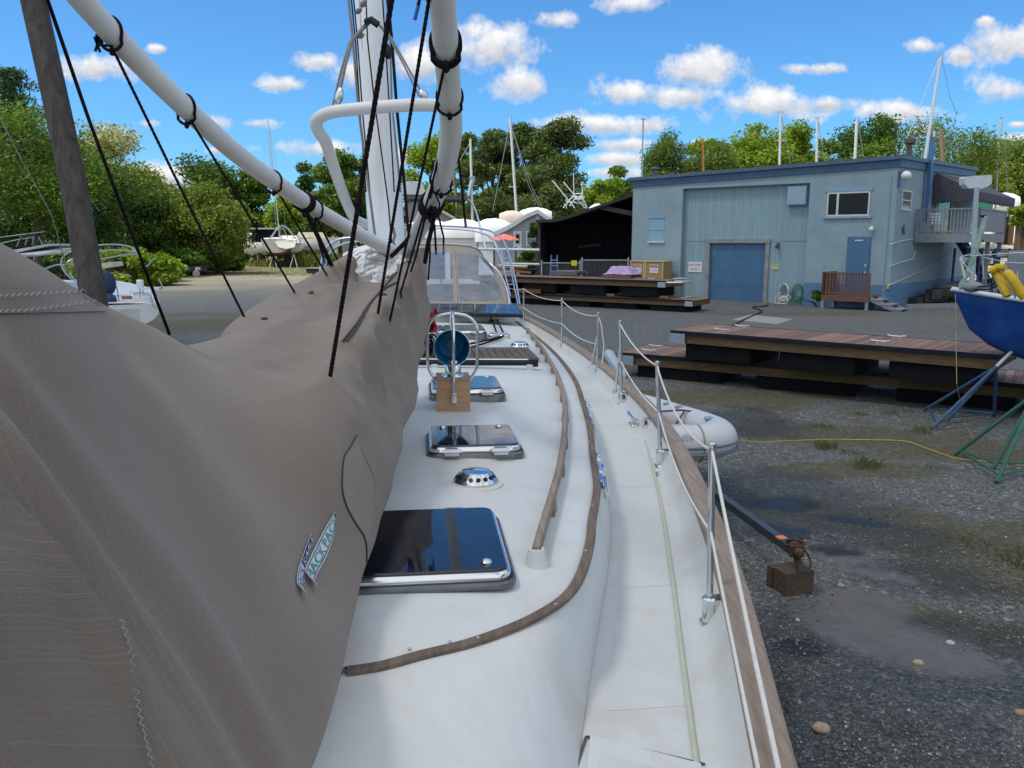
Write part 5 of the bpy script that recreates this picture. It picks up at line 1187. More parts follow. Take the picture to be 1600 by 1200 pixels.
mb = MB(); a, b = D(950, 552, 8.95), D(972, 589, 8.7); dv = (b-a).normalized(); mb.tube([a-dv*.03, a, a+dv*.03, b-dv*.03, b, b+dv*.03], [.03, .055, .06, .06, .055, .03], 14); mb.build_thing('fender', mat('pale_blue_fender', (.33, .42, .50), .4), 'pale blue fender hanging outside the rail by the gate stanchions', 'fender', smooth=True)
# --- things at the building -------------------------------------------------
def lw(x, y, z): return Mw @ Vector((x, y, z))
UW = (Mw.to_3x3() @ Vector((1, 0, 0))); NW = (Mw.to_3x3() @ Vector((0, -1, 0))); UPZ = Vector((0, 0, 1))
def sign(px0, py0, px1, py1, name, label_, lines, bgm, inkm, off, size, th=.02, wall=0.0):
    x0, z1 = W(px0, py0, wall); x1, z0 = W(px1, py1, wall); c = lw((x0+x1)/2, wall-.02, (z0+z1)/2); g = thing(name, c, label_, 'sign')
    P = [lw(x0, wall-.012, z0), lw(x1, wall-.012, z0), lw(x1, wall-.012, z1), lw(x0, wall-.012, z1)]; mb = MB(); mb.prism(P, NW*th); mb.build('sign_board', bgm, g, recalc=True)
    for (tx, dz, sz) in lines: letters(tx, sz*(z1-z0), lw((x0+x1)/2, wall-.012-th, (z0+z1)/2+dz*(z1-z0)), UW, UPZ, inkm, 'lettering', g, .006)
    return g
M_signw = mat('white_sign_paint', (.6, .62, .66), .5, 0, .03); M_red = mat('red_sign_ink', (.42, .05, .09), .5)
sign(1076, 409, 1097, 425.5, 'wall_sign', 'white EMPLOYEES ONLY sign with red letters left of the garage door', [('EMPLOYEES', .2, .26), ('ONLY', -.2, .3)], M_signw, M_red, 0, 1, wall=.28)
sign(1205, 412, 1217.5, 421.5, 'wall_sign', 'small faded yellow sign right of the garage door', [('NOTICE', .22, .25)], mat('faded_yellow_sign', (.42, .40, .24), .6), mat('brown_sign_ink', (.14, .1, .05), .6), 0, 1, wall=.28)
# stoop
xa, _ = W(1284, 460, -1.5); xb, _ = W(1356, 460, -1.5)
sg_ = thing('entry_stoop', lw((xa+xb)/2, -.8, 0), 'red-brown wooden stoop with railing and three grey steps below the blue door', 'stoop', rz=WA)
ox = (xa+xb)/2; M_redw = woodmat('red_brown_stain', (.12, .055, .04), (.22, .12, .09), .7, (4, 4, 4), 2); zs = .62
q = lambda x, y, z: (x-ox, y+.8, z)
mb = MB()
for k in range(10): mb.b2(q(xa, -1.55+k*.152, zs-.05), q(xb+.1, -1.55+k*.152+.142, zs))
mb.b2(q(xa, -1.55, zs-.25), q(xb+.1, -1.5, zs-.05)); mb.build('platform', M_redw, sg_, local=True)
for x in (xa+.06, xb-.02):
    for y in (-1.48, -.12): mb = MB(); mb.b2(q(x-.06, y-.06, -.02), q(x+.06, y+.06, zs-.05)); mb.build('leg', M_greyw, sg_, local=True)
mb = MB(); hr = 1.0; rail_run(mb, q(xa+.05, -1.5, zs), q(xb, -1.5, zs)); rail_run(mb, q(xa+.05, -1.5, zs), q(xa+.05, -.1, zs)); mb.build('railing', M_redw, sg_, local=True)
for k in range(3):
    mb = MB(); mb.b2(q(xb+.14+k*.4, -1.5, zs-.16-k*.19), q(xb+.6+k*.4, -.4, zs-.11-k*.19)); mb.build('step', M_greyw, sg_, local=True)
mb = MB(); mb.bar(q(xb+.1, -1.45, zs-.1), q(xb+1.4, -1.45, -.02), .04, .2); mb.bar(q(xb+.1, -.45, zs-.1), q(xb+1.4, -.45, -.02), .04, .2); mb.build('stringer', M_greyw, sg_, local=True)
# hoses on wall hooks
for (px, c, lb, cat_) in ((1225, (.5, .5, .47), 'coiled white hose hanging beside the garage door', 'hose'), (1246, (.02, .16, .09), 'coiled green hose hanging in the corner right of the white hose', 'hose')):
    x_, _ = W(px, 460, .18); mb = MB(); zt_ = W(px, 443, .18)[1]
    for k in range(11 if px < 1240 else 8):
        wv, hv = .22+.02*random.random(), .62+.05*k*random.uniform(.6, 1.2)
        mb.tube([lw(x_+math.sin(t)*wv*(1.+.25*(1-math.cos(t))/2), .2-.012*k, zt_-hv*.5*(1-math.cos(t))) for t in [2*math.pi*z/24 for z in range(24)]], .02, 6, True)
    mb.tube([lw(x_-.1, .15, zt_-.4), lw(x_-.35, .0, .3), lw(x_-.3, -.2, .03), lw(x_+.3, -.25, .03), lw(x_+.45, -.05, .35), lw(x_+.2, .1, zt_-.5)], .02, 6)
    mb.build_thing('garden_hose', mat('hose_'+str(px), c, .5), lb, cat_, smooth=True)
x_, _ = W(1210, 466, .2)
bush_spots = []
# plywood gas-bottle cabinets
for k, (px0, px1, lb) in enumerate(((985, 1007.5, 'yellow plywood cabinet with a warning label, left of the pair by the wall'), (1008, 1037, 'yellow plywood cabinet with a warning label, right of the pair by the wall'))):
    x0, z1 = W(px0, 408.5, -1.2); x1, _ = W(px1, 408.5, -1.2); z1 = 2.0
    c = lw((x0+x1)/2, -.75, 0); g = thing('plywood_cabinet', c, lb, 'cabinet', 'plywood cabinets by the blue wall', rz=WA); wd = x1-x0
    mb = MB(); mb.b2((-wd/2, -.45, 0), (wd/2, .45, z1-.04)); mb.build('body', woodmat('yellow_plywood', (.29, .215, .08), (.36, .27, .12), .7, (2, 2, 8), 1.), g, local=True)
    mb = MB()
    for x in (-wd/2+.04, wd/2-.04): mb.b2((x-.04, -.475, 0), (x+.04, -.45, z1-.04))
    mb.b2((-wd/2-.02, -.49, z1-.04), (wd/2+.02, .47, z1+.02)); mb.build('corner_trim', woodmat('pale_pine_trim', (.45, .36, .17), (.55, .44, .24), .7), g, local=True)
    mb = MB(); mb.b2((-.26, -.466, z1-.62), (.26, -.4505, z1-.16)); mb.build('warning_label', M_signw, g, local=True)
    mb = MB(); mb.b2((-.24, -.47, z1-.34), (.24, -.4661, z1-.18)); mb.build('label_stripe', mat('red_label_stripe', (.40, .10, .12), .5), g, local=True)
    uu_ = Vector((1, 0, 0)); vs_, fs_ = text_mb('DANGER', .12); mb = MB(); mb.add([(v_.x, -.473, v_.y+z1-.26) for v_ in vs_], fs_); mb.build('lettering', M_signw, g, local=True)
    vs_, fs_ = text_mb('NO SMOKING', .075); mb = MB(); mb.add([(v_.x, -.469, v_.y+z1-.48) for v_ in vs_], fs_); mb.build('lettering', M_ink, g, local=True)
# plastic chair on the raised deck
def lw2(x, y, z): return lw(LW+x, y, z)
g = thing('plastic_chair', lw2(.9, yd0+.6, zf), 'white slatted plastic chair on the raised deck behind the railing', 'chair'); b = g.location; Mwh = mat('white_plastic', (.7, .71, .72), .4)
mb = MB(); mb.b2(b+Vector((-.28, -.28, .4)), b+Vector((.28, .28, .45))); mb.build('seat', Mwh, g)
mb = MB()
for k in range(4): mb.bar(b+Vector((-.28, .25+.03*k, .5+.14*k)), b+Vector((.28, .25+.03*k, .5+.14*k)), .03, .09)
mb.build('backrest', Mwh, g)
for sx in (-1, 1):
    for sy in (-1, 1): mb = MB(); mb.bar(b+Vector((sx*.27, sy*.27, 0)), b+Vector((sx*.25, sy*.24, .62)), .05, .05); mb.build('leg', Mwh, g)
# lamp pole by the deck corner
p0 = D(1520, 470, 35.); p0.z = 0
g = thing('lamp_post', p0, 'grey pole carrying a white box lamp in front of the raised deck', 'lamp')
mb = MB(); mb.tube([p0, D(1519, 440, 35), D(1526, 292, 35)], [.115, .105, .095], 12); mb.build('pole', mat('pale_blue_grey_pole', (.33, .42, .48), .5), g, smooth=True)
mb = MB(); P = [D(x, y, 35) for x, y in ((1507,279),(1509,276),(1547,273),(1550,275),(1550,286),(1545,291),(1532,295),(1513,294),(1508,288))]; mb.prism(P, (0, .45, 0)); mb.build('lamp_head', mat('white_lamp_box', (.55, .6, .62), .4), g, recalc=True)
for z_ in (1.2, 3.0, 4.0): mb = MB(); mb.lathe([(.12, 0), (.12, .1)], Vector((p0.x+(z_/4.5)*.14, p0.y, z_)), 12); mb.build('pole_band', M_black, g)
# =================================================================== dark open shed
sA, sB = D(842, 440, 47.5), D(986, 440, 46.9); sA.z = sB.z = 0
sh = thing('open_shed', sA, 'dark open-fronted shed of corrugated sheet left of the blue building', 'shed')
M_corr = None
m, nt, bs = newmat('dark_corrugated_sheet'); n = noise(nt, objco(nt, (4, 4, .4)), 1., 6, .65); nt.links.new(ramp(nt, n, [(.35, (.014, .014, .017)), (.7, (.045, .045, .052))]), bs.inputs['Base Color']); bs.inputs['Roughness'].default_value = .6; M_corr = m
ux = (sB-sA).normalized(); uy = Vector((-ux.y, ux.x, 0)); Ls = (sB-sA).length; zL, zR = 4.2, 5.55
back = sA+uy*9
def corr(a, b, z0a, z1a, z1b, n_):
    mb = MB(); r0, r1 = [], []; nn_ = (b-a).normalized(); nn_ = Vector((-nn_.y, nn_.x, 0))
    for k in range(n_*4+1):
        t = k/(n_*4); o_ = nn_*(.07 if k % 4 in (1, 2) else 0); p = a.lerp(b, t)+o_; r0.append(Vector((p.x, p.y, z0a))); r1.append(Vector((p.x, p.y, z1a+(z1b-z1a)*t)))
    mb.grid([r0, r1]); return mb
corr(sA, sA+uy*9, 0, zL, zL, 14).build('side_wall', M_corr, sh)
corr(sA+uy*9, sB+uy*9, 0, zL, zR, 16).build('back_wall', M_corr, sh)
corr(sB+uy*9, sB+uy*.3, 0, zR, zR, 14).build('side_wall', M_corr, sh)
rc = crv([sA+Vector((0, 0, 4.22))-ux*.15, sA.lerp(sB, .22)+Vector((0, 0, 4.32)), sA.lerp(sB, .55)+Vector((0, 0, 4.85)), sB+Vector((0, 0, 5.65))], 6)
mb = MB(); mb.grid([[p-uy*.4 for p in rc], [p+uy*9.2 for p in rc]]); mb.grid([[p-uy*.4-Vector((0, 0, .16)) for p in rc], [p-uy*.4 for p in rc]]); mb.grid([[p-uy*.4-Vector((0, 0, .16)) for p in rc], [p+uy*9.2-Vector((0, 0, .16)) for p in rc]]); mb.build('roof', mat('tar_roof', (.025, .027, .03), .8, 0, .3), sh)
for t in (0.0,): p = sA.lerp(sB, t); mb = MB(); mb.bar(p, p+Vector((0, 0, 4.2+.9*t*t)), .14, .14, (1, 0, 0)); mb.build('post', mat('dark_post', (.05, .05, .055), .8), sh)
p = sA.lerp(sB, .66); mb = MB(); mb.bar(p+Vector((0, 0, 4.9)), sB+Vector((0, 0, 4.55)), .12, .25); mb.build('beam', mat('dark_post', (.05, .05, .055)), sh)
mb = MB(); mb.bar(sA.lerp(sB, .4)+uy*4+Vector((0, 0, 2.7)), sA.lerp(sB, .66)+uy*4+Vector((0, 0, 2.85)), .05, .12); mb.build('brace', mat('dark_post', (.05, .05, .055)), sh)
# chain-link fence in front of the shed
def chain(a, b, h, name, lb, posts=2, mesh_=.14):
    g = thing(name, a, lb, 'fence'); L = (b-a).length; u = (b-a)/L
    for k in range(posts): p = a.lerp(b, k/(posts-1)); mb = MB(); mb.tube([p, p+Vector((0, 0, h+.1))], .04, 8); mb.build('post', M_galv, g)
    mb = MB(); mb.tube([a+Vector((0, 0, h-.05)), b+Vector((0, 0, h-.05))], .025, 6); mb.build('top_rail', M_galv, g)
    mb = MB(); n_ = int(L/mesh_)
    for k in range(-int(h/mesh_), n_+1):
        for s_ in (1, -1):
            x0 = k*mesh_ if s_ == 1 else k*mesh_+h; x1 = x0+s_*(h-.1); q0, q1 = x0, x1; z0, z1 = .04, h-.06
            lo, hi = 0, L
            def clip(x, x0_, x1_): return z0+(z1-z0)*(x-x0_)/(x1_-x0_)
            pa, pb = (x0, z0), (x1, z1); pts_ = []
            for (x, z) in (pa, pb): xc = min(max(x, 0), L); pts_.append((xc, clip(xc, x0, x1)))
            if abs(pts_[0][0]-pts_[1][0]) > .05: mb.tube([a+u*pts_[0][0]+Vector((0, 0, pts_[0][1])), a+u*pts_[1][0]+Vector((0, 0, pts_[1][1]))], .0035, 3, caps=False)
    mb.build('wire_mesh', M_galv, g); return g
f0, f1, f2, f3 = [D(px, 440, 44.5) for px in (846, 906, 909, 981)]
for p in (f0, f1, f2, f3): p.z = 0
chain(f0, f1, 1.95, 'chain_link_panel', 'galvanised chain-link panel with a yellow sign before the dark shed')
chain(f2, f3, 2.1, 'chain_link_panel', 'galvanised chain-link panel before the dark shed, next to the blue wall')
p = D(897, 411, 44.4); mb = MB(); mb.box(p, (.3, .02, .28)); mb.build_thing('fence_sign', mat('bright_yellow_sign', (.65, .55, .02), .5), 'small bright yellow sign on the chain-link panel', 'sign')
g = thing('step_ladder', D(866, 440, 45.2), 'blue stepladder standing behind the chain-link panel', 'ladder'); g.location.z = 0; b = g.location; Mbl = mat('blue_fibreglass', (.05, .14, .36), .5)
for sx in (-.25, .25): mb = MB(); mb.bar(b+Vector((sx, 0, 0)), b+Vector((sx*.6, .3, 2.3)), .06, .08); mb.bar(b+Vector((sx, .75, 0)), b+Vector((sx*.6, .35, 2.3)), .05, .06); mb.build('side_rail', Mbl, g)
for k in range(1, 8): mb = MB(); mb.bar(b+Vector((-.25+.012*k, .04*k, .29*k)), b+Vector((.25-.012*k, .04*k, .29*k)), .12, .03); mb.build('rung', M_alu, g)
# =================================================================== stacked floating docks
m, nt, bs = newmat('mixed_hardwood_planks'); g_ = nt.nodes.new('ShaderNodeNewGeometry'); n = noise(nt, objco(nt, (20, 20, 20)), 1.5, 5)
cc = ramp(nt, g_.outputs['Random Per Island'], [(0, (.12, .064, .045)), (.3, (.18, .095, .062)), (.6, (.25, .13, .074)), (.85, (.21, .125, .09)), (1, (.34, .2, .115))]); nt.links.new(mix(nt, math_(nt, 'MULTIPLY', n, .5), cc, (.16, .11, .1)), bs.inputs['Base Color']); bs.inputs['Roughness'].default_value = .75
M_plank = m; M_beam = woodmat('brown_dock_beam', (.075, .05, .025), (.15, .105, .055), .75, (3, 3, 20), 1.2); M_float = mat('black_dock_float', (.006, .007, .009), .8, 0, .3, 3, spec=.12)
M_brk = mat('zinc_bracket', (.33, .40, .48), .45, .5)
def dock(P, u, L, Wd, z0, hfl, hfr, label_, group, nfl=3, cleats=(), bracket=True, coll=M_plank, hoop=False):
    u = Vector((*u, 0)).normalized(); n = Vector((-u.y, u.x, 0)); P = Vector((P[0], P[1], 0)); g = thing('floating_dock', P+u*L/2+n*Wd/2+Vector((0, 0, z0)), label_, 'dock', group)
    Mx = Matrix((u, n, Vector((0, 0, 1)))).transposed(); ztop = z0+hfl+hfr
    pt = lambda a, b, z: P+u*a+n*b+Vector((0, 0, z))
    mb = MB(); k = 0; npl = int(L/.15)
    for k in range(npl): mb.box(pt((k+.5)*L/npl, Wd/2, ztop-.015+random.uniform(-.003, .003)), (L/npl-.008, Wd-.06, .03), Mx)
    mb.build('decking', coll, g)
    mb = MB()
    for b in (.05, Wd-.05): mb.box(pt(L/2, b, z0+hfl+hfr/2-.03), (L, .06, hfr-.06), Mx)
    for a in (.05, L-.05): mb.box(pt(a, Wd/2, z0+hfl+hfr/2-.03), (.06, Wd-.18, hfr-.06), Mx)
    mb.build('frame_beam', M_beam, g)
    mb = MB()
    for b in (-.0, Wd): mb.box(pt(L/2, b, ztop-.035), (L, .045, .075), Mx)
    mb.build('rubber_edge', M_rubber, g)
    for k in range(nfl):
        a = L*(k+.5)/nfl; mb = MB(); mb.rbox(pt(a, Wd/2, z0+hfl/2), (L/nfl*.72, Wd*.9, hfl-.01), .08, Mx); mb.build('float', M_float, g)
    for a, b in cleats:
        mb = MB(); c = pt(a, b, ztop)
        for s_ in (-.06, .06): mb.bar(c+u*s_, c+u*s_+Vector((0, 0, .05)), .03, .03, u)
        mb.tube([c-u*.17+Vector((0, 0, .07)), c-u*.08+Vector((0, 0, .055)), c+u*.08+Vector((0, 0, .055)), c+u*.17+Vector((0, 0, .07))], .016, 6); mb.build('cleat', M_galv, g)
    if bracket:
        for a in (.17,) if bracket == 'l' else ((L-.17,) if bracket == 'r' else (.17, L-.17)): mb = MB(); mb.box(pt(a, -.03, z0+hfl+hfr/2-.03), (.36, .015, hfr-.05), Mx); mb.build('corner_bracket', M_brk, g)
    if hoop:
        mb = MB(); mb.tube([pt(L-.05, .1, ztop-.08), pt(L+.7, .2, ztop-.06), pt(L+.75, Wd*.45, ztop-.05), pt(L-.05, Wd*.5, ztop-.05)], .05, 6); mb.tube([pt(L-.1, Wd*.5, ztop+.05), pt(L+.35, Wd*.7, ztop+.05), pt(L-.1, Wd*.9, ztop+.05)], .05, 6); mb.build('end_hinge', M_galv, g)
    return pt, ztop
uR = (.838, -.545)
dock((2.45, 18.65), uR, 13.5, 1.75, 0, .27, .26, 'nearest long dock lying on the gravel, the bottom one of its stack', 'docks stacked on the right', 5, ((.55, .35), (.35, 1.2)), 'l')
dock((3.42, 17.75), (.77, -.638), 6.2, 1.75, .53, .34, .26, 'dock of mixed red planks on top of the nearest stack', 'docks stacked on the right', 3, ((1.0, .35), (1.0, 1.35), (4.2, .3), (4.2, 1.35)), 'l')
uL = (.813, -.583)
def at_end(px, py, z): p = G(px, py, z); return Vector((p.x, p.y, 0))
eL = at_end(1082, 489, 0); LL = 12.0; PL = eL-Vector((*uL, 0))*LL
dock((PL.x, PL.y), uL, LL, 1.9, 0, .28, .26, 'long brown dock at the bottom of the far stack before the blue building', 'docks stacked before the building', 5, ((LL-.6, .5), (LL-.8, 1.4)), 'r')
pt2, zt2 = dock((PL.x, PL.y), uL, LL-1.3, 1.9, .60, .45, .28, 'long brown dock on top of the far stack, pallets standing on it', 'docks stacked before the building', 4, ((LL-2.2, .5),), 'r', hoop=True)
pc = D(478, 452, 40); pc.z = 0
dock((pc.x, pc.y), (.97, -.24), 3.5, 1.6, 0, .6, .24, 'grey-topped dock section at the bottom of the stack behind the sail cover', 'docks stacked behind the sail cover', 2, (), False, coll=M_greyw)
dock((pc.x+.05, pc.y), (.97, -.24), 3.5, 1.6, .84, .23, .2, 'grey-topped dock section in the middle of the stack behind the sail cover', 'docks stacked behind the sail cover', 2, (), False, coll=M_greyw)
dock((pc.x+.05, pc.y), (.97, -.24), 3.5, 1.6, 1.27, .25, .22, 'grey-topped dock section on top of the stack behind the sail cover', 'docks stacked behind the sail cover', 2, (), False, coll=M_greyw)
def pallet(c, rot, name, lb, w=1.1, l=1.0, h=.14, m=None):
    m = m or woodmat('pallet_wood', (.12, .085, .06), (.24, .17, .12), .85); g = thing(name, c, lb, 'pallet', rz=rot)
    mb = MB()
    for k in range(6): mb.b2((-w/2+k*w/6, -l/2, h-.02), (-w/2+(k+.8)*w/6, l/2, h))
    mb.build('top_boards', m, g, local=True)
    for y in (-l/2+.05, 0, l/2-.05): mb = MB(); mb.b2((-w/2, y-.04, .02), (w/2, y+.04, h-.02)); mb.build('runner', m, g, local=True)
    return g
aL = math.atan2(uL[1], uL[0])
def onL(px, py): # point on the top of the upper far dock
    p = G(px, py, zt2); return Vector((p.x, p.y, zt2+.005))
p = onL(890, 430); pallet(p, aL, 'wooden_pallet', 'grey pallet with a flat sheet on the far dock, left of the purple bundle', 1.5, 1.1, .16, woodmat('grey_pallet_wood', (.1, .1, .095), (.22, .22, .2), .85))
mb = MB(); mb.box(p+Vector((0, .05, .2)), (1.35, 1.0, .05), Matrix.Rotation(aL, 3, 'Z')); mb.build_thing('flat_sheet', mat('grey_sheet', (.16, .16, .15), .8), 'flat grey sheet lying on the grey pallet', 'sheet')
p = onL(972, 434); pallet(p, aL, 'wooden_pallet', 'brown pallet under the purple bundle on the far dock', 1.5, 1.2, .14)
mb = MB(); rows = []
for i in range(15):
    r = []
    for j in range(15):
        u_, v_ = (i/14-.5)*2, (j/14-.5)*2; e = max(abs(u_), abs(v_)); hgt = .36*(1-sm(.5, .98, e))+.02+.05*mn.noise(Vector((u_*3, v_*3, 2)))
        r.append(p+Matrix.Rotation(aL, 3, 'Z') @ Vector((u_*.75+.05*mn.noise(Vector((u_*2, v_*2, 5))), v_*.55, .15+max(hgt, -.03))))
    rows.append(r)
mb.grid(rows); mb.build_thing('tarp_bundle', mat('purple_tarp', (.36, .25, .45), .55, 0, .25, 4), 'purple tarpaulin draped over a load on the far dock', 'tarp', smooth='all')
Pm = Vector((*uL, 0))
for a, lb in ((LL-4.3, 'short brown timber between the two far docks, near their right end'), (LL-1.6, 'bundle of offcut timber at the right end between the far docks')):
    mb = MB(); c = PL+Pm*a+Vector((0, .3, .58))
    for k in range(4): mb.box(c+Vector((random.uniform(-.1, .1), k*.12, .02+.03*(k % 2))), (1.0, .1, .05), Matrix.Rotation(aL+random.uniform(-.3, .3), 3, 'Z'))
    mb.build_thing('timber_offcuts', woodmat('fresh_timber', (.22, .14, .07), (.4, .28, .16), .8), lb, 'timber')
pallet(PL+Pm*(LL-8.3)+Vector((0, .4, .545)), aL, 'wooden_pallet', 'reddish pallet squeezed between the two far docks', 1.6, 1.0, .2, woodmat('red_pallet_wood', (.1, .05, .03), (.2, .1, .06), .85))
# =================================================================== inflatable on its trailer
M_hyp = mat('pale_grey_tube_fabric', (.50, .52, .54), .45, 0, .04, 4)
dz = thing('inflatable_dinghy', Vector((1.0, 9.75, .5)), 'pale grey inflatable dinghy on a trailer beside the white boat', 'dinghy')
TP = [(-1.0,8.98,.76),(.5,9.0,.76),(1.5,9.0,.77),(2.02,9.02,.78),(2.29,9.12,.79),(2.38,9.3,.79),(2.33,9.6,.79),(2.12,10.15,.78),(1.85,10.8,.77),(1.3,11.9,.76)]
tp = crv([Vector(p) for p in TP], 7); mb = MB(); mb.tube(tp, .205, 24); mb.build('tube', M_hyp, dz, smooth=True)
mb = MB()
for o_ in (.02, -.06): mb.tube([p+((p-Vector((0.6, 9.8, p.z))).normalized()*0)+Vector((0, 0, o_-.03))+((lambda d: Vector((d.y, -d.x, 0)).normalized())(tp[min(i+1, len(tp)-1)]-tp[max(i-1, 0)]))*.207 for i, p in enumerate(tp)], .016, 8)
mb.build('rub_strake', mat('dark_grey_strake', (.12, .15, .19), .5), dz, smooth=True)
mb = MB(); mb.prism([Vector((-.9, 9.05, .66)), Vector((1.9, 9.1, .66)), Vector((2.2, 9.4, .68)), Vector((1.9, 10.4, .66)), Vector((1.2, 11.7, .66))], (0, 0, .03)); mb.build('floor', mat('dark_floor', (.1, .11, .11), .7), dz)
mb = MB(); mb.b2((1.3, 9.05, .84), (2.1, 9.6, .87)); mb.build('seat_board', mat('grey_seat', (.4, .42, .42), .5), dz)
mb = MB(); mb.tube([(1.0, 9.55, .98), (1.6, 9.75, .98), (2.05, 9.85, .99), (2.3, 9.85, .96)], .012, 6); mb.tube([(2.1, 9.85, .99), (1.95, 9.6, .88)], .012, 6); mb.build('red_strap', mat('dark_red_strap', (.11, .02, .03), .7), dz)
for c in ((1.98, 10.35, .97), (2.08, 10.1, .98), (2.28, 9.4, .985)): mb = MB(); mb.ball(Vector(c), (.06, .04, .025), 10, 6); mb.build('lifting_patch', mat('blue_grey_patch', (.2, .27, .33), .5), dz, smooth=True)
def on_tube(s0, ang): 
    i = s0; d = (tp[i+1]-tp[i-1]).normalized(); o_ = Vector((d.y, -d.x, 0)).normalized(); return tp[i]+o_*(.2075*math.cos(ang))+Vector((0, 0, .2075*math.sin(ang))), d, o_
mb = MB(); c, d, o_ = on_tube(24, .75); mb.tube([on_tube(22, a)[0]+(o_*math.cos(a)+Vector((0, 0, math.sin(a))))*.004 for a in np.linspace(-1.2, 1.6, 16)], .009, 6); mb.build('bow_line', mat('tan_rope', (.35, .27, .17), .9), dz)
c, d, o_ = on_tube(18, .55); up = (Vector((0, 0, math.cos(.55)))-o_*math.sin(.55)).normalized(); nn = (o_*math.cos(.55)+Vector((0, 0, math.sin(.55))))
for k, (cl, dx) in enumerate((((.02, .35, .16), -.20), ((.6, .1, .13), -.13))):
    mb = MB(); q0 = c+d*dx+nn*.004; mb.prism([q0-d*.022-up*.04, q0+d*.014-up*.04, q0+d*.022+up*.04, q0-d*.014+up*.04], nn*.002); mb.build('stripe_mark', mat('mark_%d' % k, cl, .5), dz, recalc=True)
letters('INEB', .105, c+d*.04, d, up, mat('grey_mark', (.22, .24, .28), .5), 'lettering', dz, .006)
tr = thing('boat_trailer', Vector((2.0, 9.0, 0)), 'galvanised trailer under the grey dinghy, its tongue resting on a timber block', 'trailer')
mb = MB(); cpl = Vector((2.43, 6.78, .38)); mb.bar((1.9, 8.9, .5), cpl, .075, .075); mb.bar((1.6, 8.9, .48), (1.6, 10.5, .48), .07, .07); mb.bar((.0, 9.3, .45), (2.0, 9.3, .5), .07, .07); mb.bar((.0, 10.2, .45), (2.0, 10.2, .5), .07, .07); mb.build('frame', mat('dark_trailer_steel', (.055, .07, .085), .5, .3, .2, 8), tr)
mb = MB(); mb.box(cpl+Vector((.0, .03, .03)), (.09, .17, .06)); mb.box(cpl+Vector((.0, -.05, .02)), (.12, .05, .1)); mb.tube([cpl+Vector((-.09, 0, .05)), cpl+Vector((.1, .02, .06))], .012, 6); mb.tube(crv([cpl+Vector((.05, .05, .02)), cpl+Vector((.12, .03, -.03)), cpl+Vector((.13, -.05, -.09)), cpl+Vector((.08, -.12, -.15))], 4), .011, 5); mb.tube([cpl+Vector((-.05, .05, .07)), cpl+Vector((-.02, -.03, .12)), cpl+Vector((.05, -.05, .1))], .014, 6); mb.tube([cpl+Vector((0, -.05, -.02)), cpl+Vector((.03, -.1, -.14))], .03, 8); mb.box(cpl+Vector((.06, .02, .075)), (.02, .04, .09)); mb.ball(cpl+Vector((0, -.1, .02)), .045); mb.build('coupler', mat('rusty_coupler', (.075, .04, .028), .85, .1, .6, 25), tr)
mb = MB(); mb.box(cpl+Vector((-.05, .2, .045)), (.08, .08, .014), Matrix.Rotation(.2, 3, 'Z')); mb.build('reflector', mat('orange_reflector', (.65, .2, .03), .4), tr)
mb = MB(); mb.lathe([(.28, -.09), (.3, -.06), (.3, .06), (.28, .09)], (1.2, 9.0, .3), 20, Matrix.Rotation(R(90), 3, 'X')); mb.build('wheel', M_rubber, tr, smooth=True)
mb = MB(); mb.lathe([(.28, -.09), (.3, -.06), (.3, .06), (.28, .09)], (1.2, 10.6, .3), 20, Matrix.Rotation(R(90), 3, 'X')); mb.build('wheel', M_rubber, tr, smooth=True)
mb = MB(); Mb = Matrix.Rotation(.35, 3, 'Z'); mb.box(Vector((2.45, 6.82, .1)), (.29, .17, .2), Mb); mb.box(Vector((2.40, 6.945, .095)), (.29, .075, .19), Mb)
mb.build_thing('timber_block', woodmat('dark_block_wood', (.06, .045, .03), (.13, .095, .07), .85, (3, 20, 20)), 'dark timber block on the gravel propping up the trailer tongue', 'block')
mb = MB(); yc = [Vector((2.56, 9.25, .76)), G(1190, 690.5, .5), G(1225, 689, .2)]+[G(x, y, .015) for x, y in ((1290, 686.5), (1340, 687), (1400, 688), (1425, 692), (1455, 703), (1495, 716), (1540, 721), (1600, 727), (1660, 733))]
mb.tube(crv(yc, 5), .007, 6); mb.build_thing('extension_cord', mat('yellow_cord', (.55, .36, .04), .5), 'thin yellow cord running from the dinghy bow across the gravel', 'cord', smooth=True)
# =================================================================== generic hull
def hull(L, beam, sheer, bottom, nst=26, tran=.75, fine=1.5, sec=.55, maxat=.55):
    "stations along +x (bow at x=0). returns rows, sheer points left/right. sheer(t), bottom(t) give z"
    rows, sl, sr = [], [], []
    for i in range(nst+1):
        t = i/nst; hb = (1-(1-min(t/maxat, 1))**fine) if t < maxat else 1-(1-tran)*((t-maxat)/(1-maxat))**1.6
        hb = max(hb*beam/2, .012); zs, zb = sheer(t), bottom(t); r = []
        for k in range(15):
            f = k/7-1; a = abs(f); b = hb*(1-(1-a)**(1/sec*1.15))**.8 if a < 1 else hb
            z = zb+(zs-zb)*(a**2.0); r.append(Vector((t*L, math.copysign(b, f) if f else 0, z)))
        rows.append(r); sl.append(r[0]); sr.append(r[-1])
    return rows, sl, sr
def TH(x, y): return 6.2*sm(58, 105, y)*sm(34, 46, x) if x > 34 else 0
